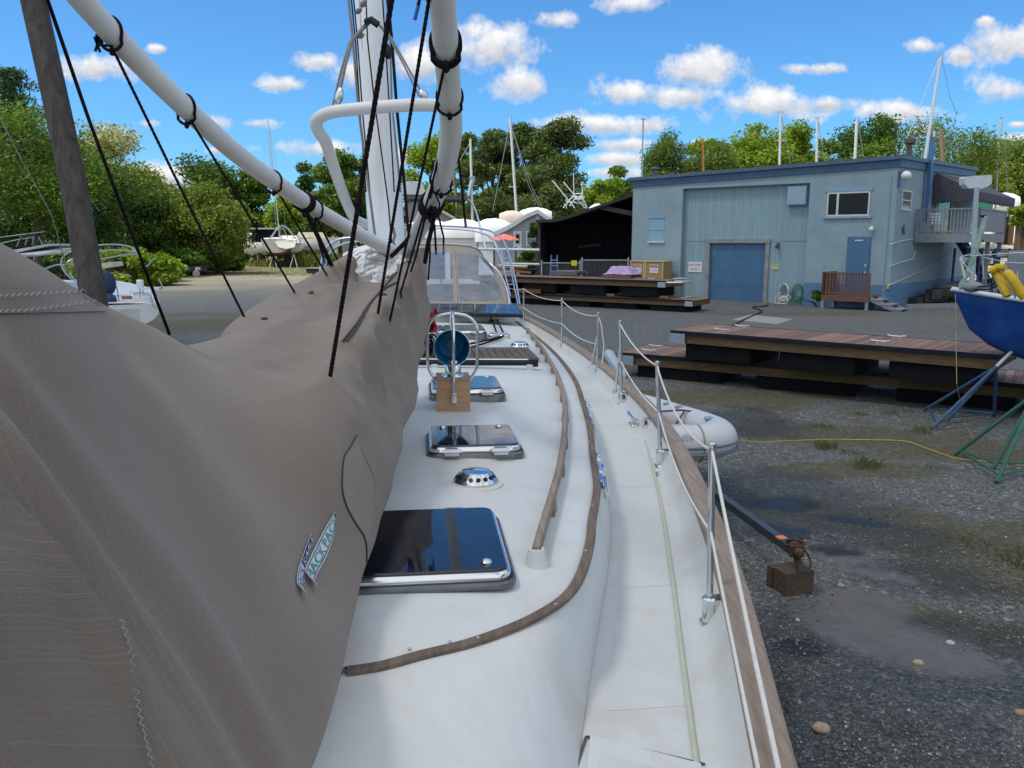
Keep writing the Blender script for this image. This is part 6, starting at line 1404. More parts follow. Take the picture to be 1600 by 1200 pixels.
def mkhull(g, L, beam, sheer, bottom, hm, dm, pos, head, boot=None, camber=.06, **kw):
    u = Vector((*head, 0)).normalized(); n = Vector((-u.y, u.x, 0)); pos = Vector(pos); X_ = lambda p: pos+u*p.x+n*p.y+Vector((0, 0, p.z))
    rows, sl, sr = hull(L, beam, sheer, bottom, **kw)
    mb = MB(); mb.grid([[X_(p) for p in r] for r in rows]); mb.add([X_(p) for p in rows[-1]], [tuple(range(15))]); mb.build('hull', hm, g, smooth=55, recalc=True)
    mb = MB(); D_ = []
    for a, b in zip(sl, sr): D_.append([X_(a.lerp(b, k/6)+Vector((0, 0, -.02+camber*(1-(k/3-1)**2)))) for k in range(7)])
    mb.grid(D_); mb.build('deck', dm, g, smooth='all')
    if boot:
        z0, bm = boot
        rr = [[X_(p+Vector((0, math.copysign(.006, p.y), 0))) for p in r if p.z < z0] for r in rows]; mb = MB(); k = min(len(r) for r in rr)
    return X_, sl, sr
M_deckw = mat('white_deck_paint', (.62, .63, .63), .45, 0, .06, 3, dirt=((.45, .44, .42), .6, .5))
# --- blue sailboat at the right edge
m, nt, bs = newmat('glossy_dark_blue_hull'); n = noise(nt, objco(nt, (1.2, 1.2, 4)), .8, 6, .6); nt.links.new(ramp(nt, n, [(.35, (.006, .04, .20)), (.7, (.012, .075, .30))]), bs.inputs['Base Color']); bs.inputs['Roughness'].default_value = .18; M_bhull = m
bs_ = thing('blue_sailboat', Vector((11, 13, 0)), 'dark blue hulled racing sailboat on jack stands at the right edge', 'sailboat')
shz = lambda t: 2.22-1.35*t+1.3*t*t
btz = lambda t: float(np.interp(t, [0, .012, .03, .06, .1, .2, .4, .7, 1.], [2.19, 1.86, 1.62, 1.37, 1.18, .92, .78, .9, 1.3]))
XB, sl, sr = mkhull(bs_, 8.2, 2.75, shz, btz, M_bhull, M_deckw, (7.42, 14.05, 0), (.955, -.296), fine=1.75, sec=.62)
mb = MB()
for side in (sl, sr): mb.tube([XB(p+Vector((0, 0, -.01))) for p in side], .028, 8)
mb.build('gunwale', mat('pale_blue_gunwale', (.42, .50, .58), .4), bs_, smooth=True)
mb = MB(); mb.prism([XB(Vector((x, .09, z))) for x, z in ((1.25, 1.2), (2.9, 1.0), (2.7, .25), (1.75, .25))], XB(Vector((0, -.09, 0)))-XB(Vector((0, .09, 0)))); mb.build('keel', mat('black_keel', (.012, .013, .016), .6), bs_, recalc=True)
mb = MB(); rows = []
for i in range(9):
    x = 2.3+i*.42; hb = .62*min(1, .55+i*.09); h = .42*min(1, i*.35); rows.append([XB(Vector((x, s_*hb*k, shz(x/8.2)+.02+h*z))) for s_, k, z in ((-1, 1.08, 0), (-1, .95, .8), (-1, .6, 1.), (1, .6, 1.), (1, .95, .8), (1, 1.08, 0))])
mb.grid(rows); mb.build('cabin', M_deckw, bs_, smooth=40)
mb = MB(); mb.grid([[p.lerp(q_, .2), p.lerp(q_, .7)] for p, q_ in [(r[0]+Vector((0, -.012, .0)), r[1]+Vector((0, -.012, 0))) for r in rows[1:]]]); mb.build('cabin_stripe', mat('navy_stripe', (.01, .04, .14), .4), bs_)
mb = MB(); mb.tube([D(1511.5, 452, 13.7), D(1500.5, 402, 13.75)], .02, 8); mb.build('pulpit_post', mat('ivory_tape', (.62, .6, .48), .5), bs_)
mb = MB(); mb.tube(crv([D(1500.5,402,13.75), D(1515,398,13.9), D(1533,399,14.1), D(1537,436,14.1)], 5), .012, 8); mb.tube([D(1500.5,403,13.75), D(1512,420,13.6), D(1525,434,13.5)], .009, 6); mb.build('pulpit_rail', mat('grey_pulpit', (.38, .44, .48), .35, .5), bs_, smooth=True)
mb = MB(); mb.prism([D(1503,402,13.9), D(1517,402,13.95), D(1514,410,13.95), D(1505,412,13.9)], (0, .05, 0)); mb.build('pulpit_cloth', mat('pale_blue_cloth', (.3, .4, .5), .6), bs_)
for px, y0_, y1_, dd in ((1572, 408, 465, 13.1), (1590, 424, 466, 13.0)): mb = MB(); mb.tube([D(px-4, y1_, dd), D(px, y0_, dd)], .016, 8); mb.build('stanchion', M_galv, bs_, smooth=True)
mb = MB(); mb.tube([D(1515,400,13.9), D(1572,396,13.4), D(1640,392,13)], .007, 5); mb.tube([D(1536,402,14.), D(1575,410,13.1), D(1640,413,12.8)], .007, 5); mb.build('lifeline', mat('pale_wire', (.5, .55, .58), .5), bs_)
mb = MB(); mb.ball(D(1519, 448, 13.6), (.17, .14, .09), 12, 8); mb.build('anchor_bag', mat('grey_bag', (.22, .24, .26), .8, 0, .3, 10), bs_, smooth='all')
mb = MB(); mb.tube(crv([D(1500,452,13.6), D(1512,425,13.8), D(1522,395,14.), D(1530,372,14.3), D(1541,338,14.6)], 6), [.015]+[.045+.012*math.sin(k*1.7) for k in range(23)]+[.02], 8); mb.build('furled_net', mat('pale_green_net', (.15, .235, .19), .8, 0, .35, 14), bs_, smooth=True)
mb = MB(); mb.tube(crv([D(1525,448,13.5), D(1545,447,13.3), D(1560,440,13.3), D(1572,436,13.2)], 5), .011, 6); mb.tube(crv([D(1522,452,13.45), D(1545,452,13.2), D(1562,444,13.2)], 5), .011, 6); mb.build('deck_line', M_blackrope, bs_)
M_yel = mat('yellow_foam_cover', (.56, .36, .01), .6, 0, .12, 5)
for P, w_, lb in (([(1553,421,13.3),(1562,434,13.2),(1575,463,13.0)], .15, None), ([(1572,424,13.0),(1583,438,12.9),(1601,467,12.8)], .14, None)):
    mb = MB(); pts = [D(*p) for p in P]
    mb.tube(crv(pts, 4), [.05]+[w_*.52]*7+[.05], 10)
    lb = 'yellow foam-covered bar leaning on the blue boat foredeck, left one' if P[0][0] < 1560 else 'yellow foam-covered bar leaning on the blue boat foredeck, right one'
    o = mb.build_thing('padded_bar', M_yel, lb, 'padded bar', 'yellow padded bars on the blue boat')
mb = MB(); mb.tube([D(1546,424,13.25), D(1558,418,13.2), D(1571,417,13.1)], .06, 10); mb.build_thing('padded_bar', M_yel, 'short yellow padded bar lying across the top of the two leaning ones', 'padded bar', 'yellow padded bars on the blue boat')
mb = MB(); mb.tube([D(1493,460,13.55), D(1493.5,520,13.4), D(1495,600,13.0), G(1505,655,.02)+Vector((0, 0, 0)), G(1523,690,.02)], .006, 5); mb.build_thing('hanging_cord', mat('dull_yellow_cord', (.28, .24, .1), .8), 'thin yellowish cord hanging from the blue boat bow down to the gravel', 'cord')
def jackstand(apex, feet, m, lb, hp):
    c = Vector((sum(f.x for f in feet)/len(feet), sum(f.y for f in feet)/len(feet), 0)); g = thing('jack_stand', c, lb, 'boat stand', 'jack stands under the blue boat')
    for f in feet: mb = MB(); mb.tube([f+Vector((0, 0, .02)), apex], .027, 8); mb.build('leg', m, g, smooth=True)
    mb = MB(); 
    for a, b in zip(feet, feet[1:]+feet[:1]): mb.tube([a.lerp(apex, .08)+Vector((0, 0, .01)), b.lerp(apex, .08)], .014, 6)
    mb.build('brace', m, g)
    mb = MB(); mb.tube([apex, hp], .03, 8); mb.bar(hp-Vector((.12, 0, 0)), hp+Vector((.12, 0, 0)), .2, .03); mb.build('screw_post', M_galv, g); return g
M_jg = mat('green_stand_paint', (.018, .10, .065), .6, 0, .25, 8, dirt=((.12, .07, .04), .55, .8)); M_jb = mat('blue_stand_paint', (.022, .07, .15), .6, 0, .25, 8, dirt=((.12, .07, .04), .55, .8))
jackstand(Vector((6.98, 10.85, 1.02)), [G(1557, 756), G(1491, 713), G(1552, 734), G(1640, 735)], M_jg, 'green tripod boat stand at the right edge of the gravel', Vector((7.9, 11.9, 1.35)))
jackstand(Vector((7.95, 13.45, .98)), [G(1443, 643), G(1456, 671), G(1479, 660), G(1553, 652)], M_jb, 'blue tripod boat stand under the bow of the blue boat', Vector((8.35, 13.6, 1.3)))
# =================================================================== left-hand boats
lb_ = thing('white_sailboat', Vector((-10.5, 24, 0)), 'white sailboat with open scoop stern and tube frame, half hidden by the sail cover', 'sailboat')
uS = Vector((.50, -.866, 0)); Mwht = mat('bright_white_gelcoat', (.68, .70, .70), .3, 0, .04)
XS, sl, sr = mkhull(lb_, 9.0, 2.7, lambda t: 1.85-.35*t, lambda t: float(np.interp(t, [0, .1, .4, .8, 1], [1.6, 1.0, .6, .7, .95])), Mwht, Mwht, (-14.15, 27.8, 0), (uS.x, uS.y), tran=.8, fine=1.7)
for x0_, x1_, z, wd in ((7.4, 8.2, .18, 2.0), (8.2, 8.7, .07, 1.9)):
    for s_ in (-1, 1): mb = MB(); mb.prism([XS(Vector((x, s_*wd/2*k, 1.52))) for x, k in ((x0_, 1), (x1_, 1), (x1_, .55), (x0_, .55))], (0, 0, z+.05)); mb.build('cockpit_seat', Mwht, lb_, recalc=True)
mb = MB(); mb.box(XS(Vector((8.98, .2, 1.22))), (.8, .06, .35), Matrix.Rotation(math.atan2(uS.y, uS.x)+R(90), 3, 'Z')); mb.build('transom_step', mat('pale_insert', (.5, .52, .53), .5), lb_)
def frame(name, L_, r, m): 
    mb = MB()
    for P in L_: mb.tube(crv([D(*p) for p in P], 5), r, 7)
    return mb.build(name, m, lb_, smooth=True)
M_ftube = mat('satin_tube', (.30, .35, .37), .35, .6)
frame('bimini_tube', [[(112,437,20.5),(98,420,20.6),(97,404,20.7),(112,392,20.8),(140,385,21),(175,382,21.3),(205,386,21.5),(216,400,21.4)], [(118,440,20),(106,422,20.1),(106,410,20.1),(125,400,20.3),(160,392,20.6),(190,391,20.9),(213,394,21)], [(70,420,20),(90,414,20.1),(120,413,20.2),(150,407,20.4),(185,400,20.7),(214,397,21)], [(216,400,21.4),(228,416,21.3),(240,405,21.3)]], .02, M_ftube)
frame('pushpit_rail', [[(160,452,20.6),(180,445,20.8),(186,470,20.8),(190,485,20.8)], [(166,465,20.6),(183,462,20.8)], [(205,466,20.6),(210,459,20.7),(222,458,20.8),(235,463,20.7),(240,478,20.4),(252,482,20.2),(259,477,20.2)], [(218,440,20.8),(219,468,20.7)], [(222,450,20.8),(225,462,20.8)], [(248,435,20.6),(252,450,20.5),(226,452,20.7)]], .013, M_ftube)
mb = MB(); mb.rbox(D(219, 444, 20.75), (.16, .14, .22), .05); mb.build('helm_seat', Mwht, lb_); mb = MB(); mb.box(D(239, 451, 20.6), (.42, .3, .04)); mb.build('cockpit_table', Mwht, lb_)
mb = MB(); mb.rbox(D(198, 465, 20.4), (.24, .08, .08), .03); mb.build('fender', mat('rust_orange_pad', (.26, .09, .04), .7), lb_)
mb = MB(); mb.ball(D(168, 443, 20.6), (.2, .2, .3), 12, 8); mb.ball(D(172, 470, 20.4), (.16, .16, .18), 10, 7); mb.build('canvas_bundle', mat('navy_canvas', (.015, .03, .09), .8), lb_, smooth='all')
mb = MB(); P = [D(118,418,21.4), D(174,409,21.2), D(176,416,21.2), D(119,424,21.4)]; mb.prism(P, (0, .6, 0)); mb.build('cream_top', mat('cream_canvas', (.55, .5, .42), .8), lb_, recalc=True)
hb_ = thing('powerboat', Vector((-14.5, 25, 0)), 'powerboat with a grey hardtop and tall rail frame at the far left edge', 'powerboat')
mkhull(hb_, 7.5, 2.6, lambda t: 1.9-.2*t, lambda t: .7, Mwht, Mwht, (-19.5, 27.5, 0), (.95, -.3), tran=.9)
mb = MB(); mb.prism([D(20,397,24), D(96,388,23.5), D(101,389,23.5), D(100,394,23.5), D(60,398,23.6), D(22,402,24)], (-.3, 1.6, 0)); mb.prism([D(-40,401,24.5), D(76,381,24), D(78,384,24), D(20,396,24.2)], (0, 1.2, 0)); mb.build('hardtop', mat('grey_hardtop', (.36, .39, .40), .5), hb_, recalc=True)
mb = MB()
for P in ([(-30,378,24),(0,371,24),(45,365,24),(70,362,24.3)], [(-20,385,24),(30,374,24),(52,371,24.2)], [(33,369,24),(26,385,24)], [(53,370,24),(50,383,24)], [(42,372,24),(39,384,24)], [(60,370,24.3),(66,382,24.3)], [(55,398,23.7),(50,415,23.7)]): mb.tube([D(*p) for p in P], .013, 6)
mb.build('tower_rail', M_ftube, hb_, smooth=True)
for px, lb in ((172, 'small white skiff upside down on the grass verge, left one'), (238, 'small white skiff upside down on the grass verge beside the black trailer')):
    p = G(px, 436); g = thing('white_skiff', p, lb, 'skiff'); mkhull(g, 3.2, 1.3, lambda t: .15, lambda t: .55, Mwht, Mwht, p-Vector((1.5, 0, 0)), (1, .15), tran=.8); 
    mb = MB(); mb.box(p+Vector((0, 0, .08)), (2.5, .1, .12)); mb.build('rail_strip', M_galv, g)
# utility trailer
p = G(297, 433); g = thing('utility_trailer', p, 'black flat utility trailer parked at the edge of the trees', 'trailer')
mb = MB(); mb.b2(p+Vector((-1.25, -.7, .5)), p+Vector((1.25, .7, .62))); mb.b2(p+Vector((-1.25, -.7, .62)), p+Vector((1.25, -.64, .95))); mb.b2(p+Vector((-1.25, .64, .62)), p+Vector((1.25, .7, .95))); mb.bar(p+Vector((1.25, 0, .5)), p+Vector((2.2, -.3, .45)), .1, .1); mb.build('bed', mat('black_trailer_paint', (.012, .013, .016), .5), g)
for x in (-.85, .85): mb = MB(); mb.lathe([(.27, -.1), (.3, -.06), (.3, .06), (.27, .1), (.12, .11)], p+Vector((x, -.75, .3)), 16, Matrix.Rotation(R(90), 3, 'X')); mb.build('wheel', mat('grey_wheel', (.22, .22, .22), .5), g, smooth=True)
mb = MB(); mb.box(p+Vector((1.0, -.72, .75)), (.45, .1, .25)); mb.build('tool_box', M_alu, g)
# sailboat seen from astern
g = thing('distant_sailboat', Vector((-27.5, 99, 0)), 'cream sailboat with red bottom on stands seen from astern beyond the yard', 'sailboat')
Mcream = mat('cream_hull', (.58, .56, .50), .4, 0, .05)
XD, sl, sr = mkhull(g, 9, 3.7, lambda t: 3.6-.25*t, lambda t: float(np.interp(t, [0, .15, .5, 1], [3.2, 1.9, 1.3, 1.75])), Mcream, mat('sunlit_white', (.84, .84, .82), .4), (-29.6, 107.5, 0), (.2, -.98), tran=.85)  # white raised to stand in for sun the boat sides barely catch
XX, _, _ = mkhull(g, 7.8, 2.9, lambda t: 2.15, lambda t: float(np.interp(t, [0, .15, .5, 1], [2.0, 1.6, 1.22, 1.55])), mat('red_antifouling', (.20, .05, .04), .7), Mcream, (-29.4, 107.0, 0), (.2, -.98), tran=.95)
mb = MB(); mb.prism([D(430,378,98.6), D(463,377,98.6), D(460,386,98.5), D(447,389,98.5), D(435,386,98.5)], (0, .3, 0)); mb.build('transom_scoop', mat('sunlit_white', (.75, .75, .73)), g, recalc=True)
mb = MB(); mb.prism([D(444,398,101), D(452,398,101), D(451,419,101), D(446,419,101)], (0, 1.4, 0)); mb.build('keel', mat('black_keel', (.012, .013, .016)), g, recalc=True)
mb = MB()
for P in ([(424,372,99),(432,360,99),(441,352,99),(452,358,99),(460,370,99)], [(420,374,99),(437,352,100),(440,373,100)], [(441,352,100),(450,372,100)], [(446,353,99.5),(462,373,99.5)], [(421,374,99),(421,381,99)], [(463,374,99),(463,381,99)], [(421,375,99),(463,375,99)]): mb.tube([D(*p) for p in P], .06, 5)
mb.build('stern_frame', M_ftube, g); mb = MB(); mb.tube([D(437,372,101), D(428,280,101), D(418,186,101)], [.1, .09, .07], 8); mb.build('mast', M_alu, g); mb = MB(); mb.tube([D(418,190,101), D(424,270,101), D(431,352,100)], .02, 4); mb.tube([D(418,190,101), D(441,300,101), D(446,355,101)], .02, 4); mb.build('stay', M_galv, g)
mb = MB(); mb.bar(D(413, 275, 101), D(437, 276, 101), .05, .05); mb.build('spreader', M_alu, g)
for px in (421, 465): mb = MB(); b = D(px, 420, 98.5); b.z = 0; mb.tube([b, D(px+(6 if px < 440 else -6), 397, 99)], .06, 5); mb.tube([b+Vector((.9 if px < 440 else -.9, 0, 0)), D(px+(6 if px < 440 else -6), 397, 99)], .06, 5); mb.build('stand', M_galv, g)
def cruiser(name, lb, px0, px1, ytop, ybot, d, cabins, group=None, hm=None, cat='powerboat', zcut=None):
    "powerboat side-on, built between two pixel columns at depth d: real hull + cabin blocks + windows"
    hm = hm or mat('sunlit_white', (.84, .84, .82)); a, b = D(px0, ybot, d), D(px1, ybot, d); L = abs(b.x-a.x); zt = D(px0, ytop, d).z; zb = D(px0, ybot, d).z
    g = thing(name, Vector(((a.x+b.x)/2, d, 0)), lb, cat, group)
    mkhull(g, L, L*.3, lambda t: zt-(zt-zb)*.12*t, lambda t: zb+(zt-zb)*.5*max(0, 1-t*5)**2, hm, hm, (b.x, d, 0), (-1, .04), tran=.9, fine=2.2)
    for (c0, c1, cy0, cy1, m_) in cabins:
        p0, p1 = D(c0, cy1, d), D(c1, cy0, d); wy = L*.11
        mb = MB(); mb.prism([(p0.x, d-wy, p0.z), (p1.x, d-wy, p0.z), (p1.x-(p1.x-p0.x)*.1, d-wy*.8, p1.z), (p0.x+(p1.x-p0.x)*.04, d-wy*.8, p1.z)], (0, wy*1.8, 0)); mb.build('cabin' if m_ is hm or m_ is None else 'window_band', m_ or hm, g, recalc=True)
    for k in (.25, .7): p = Vector((a.x+(b.x-a.x)*k, d, 0)); mb = MB(); zg = TH(p.x, p.y); mb.box(p+Vector((0, 0, (zb+.2+zg)/2)), (.4, 1.0, max(.2, zb+.2-zg))); mb.build('keel_block', M_beam, g)
    return g
cruiser('white_motorboat', 'long white motorboat with dark wheelhouse windows left of the cream sailboat', 384, 475, 379, 397, 106, [(388,420,364,382,None),(392,400,366,374,M_window),(396,440,357,378,M_window),(393,442,356,358.5,mat('dark_roof_edge', (.06,.07,.08))),(425,470,368,380,None)])
cruiser('white_motorboat', 'white motorboat hull with square side windows right of the cream sailboat', 458, 532, 371, 393, 108, [(466,512,363,372,mat('cream_cabin', (.6,.55,.42))),(481,488,380,386,M_window),(494,500,379,385,M_window),(503,509,379,384,M_window),(484,492,368,371,M_window)])
# parked car and small house
p = D(547, 392, 92); p.z = 0; g = thing('parked_car', p, 'dark red parked car half hidden behind the white boom', 'car')
rows = [[p+Vector((x, y, z)) for x, z in ((-2.2,.45),(-2.2,.85),(-1.5,.98),(-.9,1.45),(.8,1.45),(1.5,1.0),(2.2,.9),(2.2,.45))] for y in (-.85, .85)]
mb = MB(); mb.grid(rows, closed=True); mb.add(rows[0], [tuple(range(8))]); mb.add(rows[1], [tuple(range(8))]); mb.build('body', mat('dark_red_paint', (.14, .012, .02), .3), g, recalc=True)
for x in (-1.4, 1.4): mb = MB(); mb.lathe([(.3, -.1), (.33, 0), (.3, .1)], p+Vector((x, -.85, .33)), 14, Matrix.Rotation(R(90), 3, 'X')); mb.build('wheel', M_rubber, g)
mb = MB(); mb.prism([p+Vector((x, -.862, z)) for x, z in ((-.95,1.0),(-.75,1.36),(.7,1.36),(1.2,1.02))], (0, .01, 0)); mb.build('side_window', M_window, g)
def house(name, lb, px0, px1, ywall, ypeak, ybase, d, depth, wm, rm, peak=.5, parts=()):
    a, b = D(px0, ybase, d), D(px1, ybase, d); zw, zp = D(px0, ywall, d).z, D(px0, ypeak, d).z
    g = thing(name, Vector(((a.x+b.x)/2, d, 0)), lb, 'house'); pk = a.x+(b.x-a.x)*peak
    mb = MB(); mb.prism([(a.x, d, 0), (b.x, d, 0), (b.x, d, zw), (pk, d, zp), (a.x, d, zw)], (0, depth, 0)); mb.build('wall', wm, g, recalc=True)
    mb = MB(); e = .35
    for (x0, z0, x1, z1) in ((a.x-e, zw-e*.5, pk, zp), (pk, zp, b.x+e, zw-e*.5)): mb.prism([(x0, d-.3, z0+.02), (x1, d-.3, z1+.02), (x1, d-.3, z1+.2), (x0, d-.3, z0+.2)], (0, depth+.6, 0))
    mb.build('roof', rm, g, recalc=True)
    for (nm, x0, x1, y0, y1, m_) in parts:
        p0, p1 = D(x0, y1, d), D(x1, y0, d); mb = MB(); mb.b2((p0.x, d-.06, p0.z), (p1.x, d-.004, p1.z)); mb.build(nm, m_, g)
    return g
M_wtrim = mat('white_house_trim', (.66, .67, .66), .5)
house('small_house', 'small house with brown roof and white gable behind the bushes left of the mast', 500, 527, 362, 349, 400, 118, 9, M_wtrim, mat('brown_shingle', (.10, .06, .05), .9), .5, (('window', 510, 516, 366, 374, M_window),))
def clapmat():
    m, nt, bs = newmat('grey_clapboard'); tc = nt.nodes.new('ShaderNodeTexCoord'); s = nt.nodes.new('ShaderNodeSeparateXYZ'); nt.links.new(tc.outputs['Object'], s.inputs[0]); f = math_(nt, 'FRACT', math_(nt, 'MULTIPLY', s.outputs[2], 4.2))
    nt.links.new(ramp(nt, f, [(0, (.17, .19, .22)), (.12, (.30, .33, .37)), (1, (.34, .37, .41))]), bs.inputs['Base Color']); bs.inputs['Roughness'].default_value = .7; bump(nt, bs, f, .4, .02); return m
M_clap = clapmat(); M_shing = mat('grey_asphalt_shingle', (.135, .145, .15), .9, 0, .15, 4, bmp=.4)
# cottage: curved eave on the left, ridge running back to the right
dC = 62.; g = thing('grey_cottage', D(825, 420, dC), 'grey clapboard cottage with white-framed door and window beside the dark shed', 'cottage'); g.location.z = 0
wp = [D(*p, dC) for p in ((772,365),(790,357),(806,348),(822,337),(840,329.5),(862,345),(905,372))]; mb = MB(); b0_, b1_ = D(772, 430, dC), D(905, 430, dC)
mb.prism([(b0_.x, dC, 0)]+[(b1_.x, dC, 0)]+[tuple(p) for p in wp[::-1]], (0, 10, 0)); mb.build('wall', M_clap, g, recalc=True)
mb = MB(); mb.grid([[p+Vector((0, -.3, .12)) for p in wp], [p+Vector((0, 10.3, .12)) for p in wp]]); mb.build('roof', M_shing, g)
mb = MB()
for a, b in zip(wp, wp[1:]): mb.bar(a+Vector((0, -.32, -.02)), b+Vector((0, -.32, -.02)), .06, .28, (0, -1, .0)) if False else mb.prism([a+Vector((0, -.3, -.2)), b+Vector((0, -.3, -.2)), b+Vector((0, -.3, .12)), a+Vector((0, -.3, .12))], (0, .06, 0))
mb.build('bargeboard', mat('pale_grey_trim', (.5, .54, .57), .6), g, recalc=True)
def cpart(nm, x0, x1, y0, y1, m_, off, par=g):
    p0, p1 = D(x0, y1, dC), D(x1, y0, dC); mb = MB(); mb.b2((p0.x, dC-off-.04, p0.z), (p1.x, dC-off, p1.z)); return mb.build(nm, m_, par)
cpart('door_frame', 802, 815, 361, 390, M_wtrim, .004); cpart('door_glass', 806, 811.5, 366, 380, M_window, .05); cpart('window_frame', 822, 834, 361, 384, M_wtrim, .004); cpart('window_glass', 824, 832, 363.5, 371.5, M_window, .05); cpart('window_glass', 824, 832, 373, 382, mat('hazy_pane', (.16, .2, .2)), .05); cpart('gable_vent', 837, 843, 334, 343, mat('pale_grey_trim', (.5, .54, .57)), .004)
house('shingled_house', 'weathered grey shingled house behind the stern arch and booms', 618, 722, 352, 306, 420, 78, 12, mat('grey_shingle_wall', (.26, .25, .24), .85, 0, .12, 5), mat('worn_grey_shingle', (.27, .26, .245), .9, 0, .15, 4, bmp=.4), .28, (('window', 630, 635, 337, 348, M_window),))
p = D(790, 377, 57); g = thing('patio_umbrella', Vector((p.x, 57, 0)), 'open coral-red patio umbrella before the grey cottage', 'umbrella')
c = D(788, 365, 57); mb = MB(); r1 = [c+Vector((math.cos(t)*1.0, math.sin(t)*1.0, -.42+.05*math.cos(t*8))) for t in [2*math.pi*k/32 for k in range(32)]]; r2 = [c+Vector((math.cos(t)*.5, math.sin(t)*.5, -.16)) for t in [2*math.pi*k/32 for k in range(32)]]; mb.grid([r1, r2, [c]*32], closed=True); mb.build('canopy', mat('coral_canopy', (.75, .17, .12), .8), g, smooth='all')
mb = MB(); mb.tube([Vector((c.x, 57, 0)), c], .03, 6); mb.build('pole', M_whitep, g)
g = thing('picnic_table', Vector((D(775, 400, 54).x, 54, 0)), 'grey picnic table in front of the grey cottage', 'table'); b = g.location
mb = MB(); mb.b2(b+Vector((-.9, -.4, .7)), b+Vector((.9, .4, .76))); mb.build('tabletop', M_greyw, g)
for s_ in (-.75, .75): mb = MB(); mb.b2(b+Vector((-.9, s_-.13, .42)), b+Vector((.9, s_+.13, .46))); mb.build('bench', M_greyw, g)
for s_ in (-.7, .7): mb = MB(); mb.bar(b+Vector((s_, -.7, 0)), b+Vector((s_, .3, .7)), .08, .06); mb.bar(b+Vector((s_, .7, 0)), b+Vector((s_, -.3, .7)), .08, .06); mb.build('leg', M_greyw, g)
# stored spars on a rack left of the shed
for (y, x0, x1, lb, r) in ((389, 742, 843, 'long white spar stored level left of the dark shed, upper one', .07), (411.5, 786, 843, 'long white spar stored level left of the dark shed, lower one', .06), (414.5, 778, 824, 'short white spar below the lower long spar', .045)):
    mb = MB(); mb.tube([D(x0, y, 47), D(x1, y+1.5, 46.6)], r, 8); mb.build_thing('stored_spar', mat('pale_spar', (.58, .62, .64), .4), lb, 'spar', 'spars stored beside the shed', smooth=True)
g = thing('storage_rack', D(812, 430, 47.2), 'dark steel rack carrying the white spars beside the shed', 'rack'); g.location.z = 0
for px in (772, 806, 838): mb = MB(); q = D(px, 386, 47.2); mb.bar(Vector((q.x, 47.2, 0)), q, .1, .1, (1, 0, 0)); mb.build('upright', mat('dark_post', (.05,.05,.055)), g)
mb = MB(); a, b = D(772, 419, 47.2), D(838, 421, 47.2); mb.bar(a, b, .3, .06); mb.build('shelf', mat('dark_post', (.05,.05,.055)), g)
mb = MB(); mb.bar(D(776,420,46.9), D(830,426,46.5), .1, .12); mb.bar(D(784,416.5,46.9), D(824,418,46.5), .1, .08); mb.build_thing('orange_board', mat('orange_brown_board', (.26,.10,.03), .7), 'orange-brown boards lying on the dark rack', 'boards')
# shrink-wrapped boats behind the cottage
M_shrink = mat('white_shrink_wrap', (.80, .81, .81), .35, 0, .03, 6)
def wrapped(px0, px1, ytop, ybot, d, lb, m_=None, peak=.5, group='wrapped boats behind the cottage'):
    a, b = D(px0, ybot, d), D(px1, ybot, d); zt, zb = D(px0, ytop, d).z, max(.0, D(px0, ybot, d).z); g = thing('wrapped_boat', Vector(((a.x+b.x)/2, d, 0)), lb, 'boat', group); L = b.x-a.x; W_ = min(3.4, L*.3)
    rows = []
    for i in range(13):
        t = i/12; w_ = W_/2*(1-(2*t-1)**4*.55); h = zb+(zt-zb)*(.55+.45*math.sin(math.pi*min(1, max(0, t*.8+.1)))**.7+.012*math.sin(i*2.1)); rows.append([Vector((a.x+L*t, d+s_*w_*k, zb+(h-zb)*z)) for s_, k, z in ((-1, .9, 0), (-1, 1, .5), (-1, .45, .85), (1, .0, 1.), (1, .45, .85), (1, 1, .5), (1, .9, 0))])
    mb = MB(); mb.grid(rows); mb.add(rows[0], [tuple(range(7))]); mb.add(rows[-1], [tuple(range(7))]); mb.build('wrap_cover', m_ or M_shrink, g, smooth=50, recalc=True)
    mb = MB(); zg = TH((a.x+b.x)/2, d); mb.box(Vector(((a.x+b.x)/2, d, (zb+zg)/2)), (L*.8, W_*.5, max(.3, zb+.02-zg))); mb.build('hull', mat('white_hull_paint', (.66,.67,.67)), g)
    return g
wrapped(636, 702, 343, 372, 70, 'white wrapped boat behind the stern arch, left one of the row')
wrapped(690, 752, 342, 372, 68, 'white wrapped boat in the middle of the row behind the bimini tubes')
wrapped(742, 800, 341, 378, 66, 'white wrapped boat left of the cottage with a mast above it')
wrapped(812, 862, 324, 350, 74, 'white wrapped boat showing above the cottage ridge')
wrapped(920, 946, 318, 345, 72, 'white wrapped boat top showing above the shed roof')
wrapped(780, 818, 329, 350, 71, 'cream tarpaulin-covered boat with an arched frame above the cottage eave', mat('cream_tarp', (.62, .55, .46), .7), .5, None)
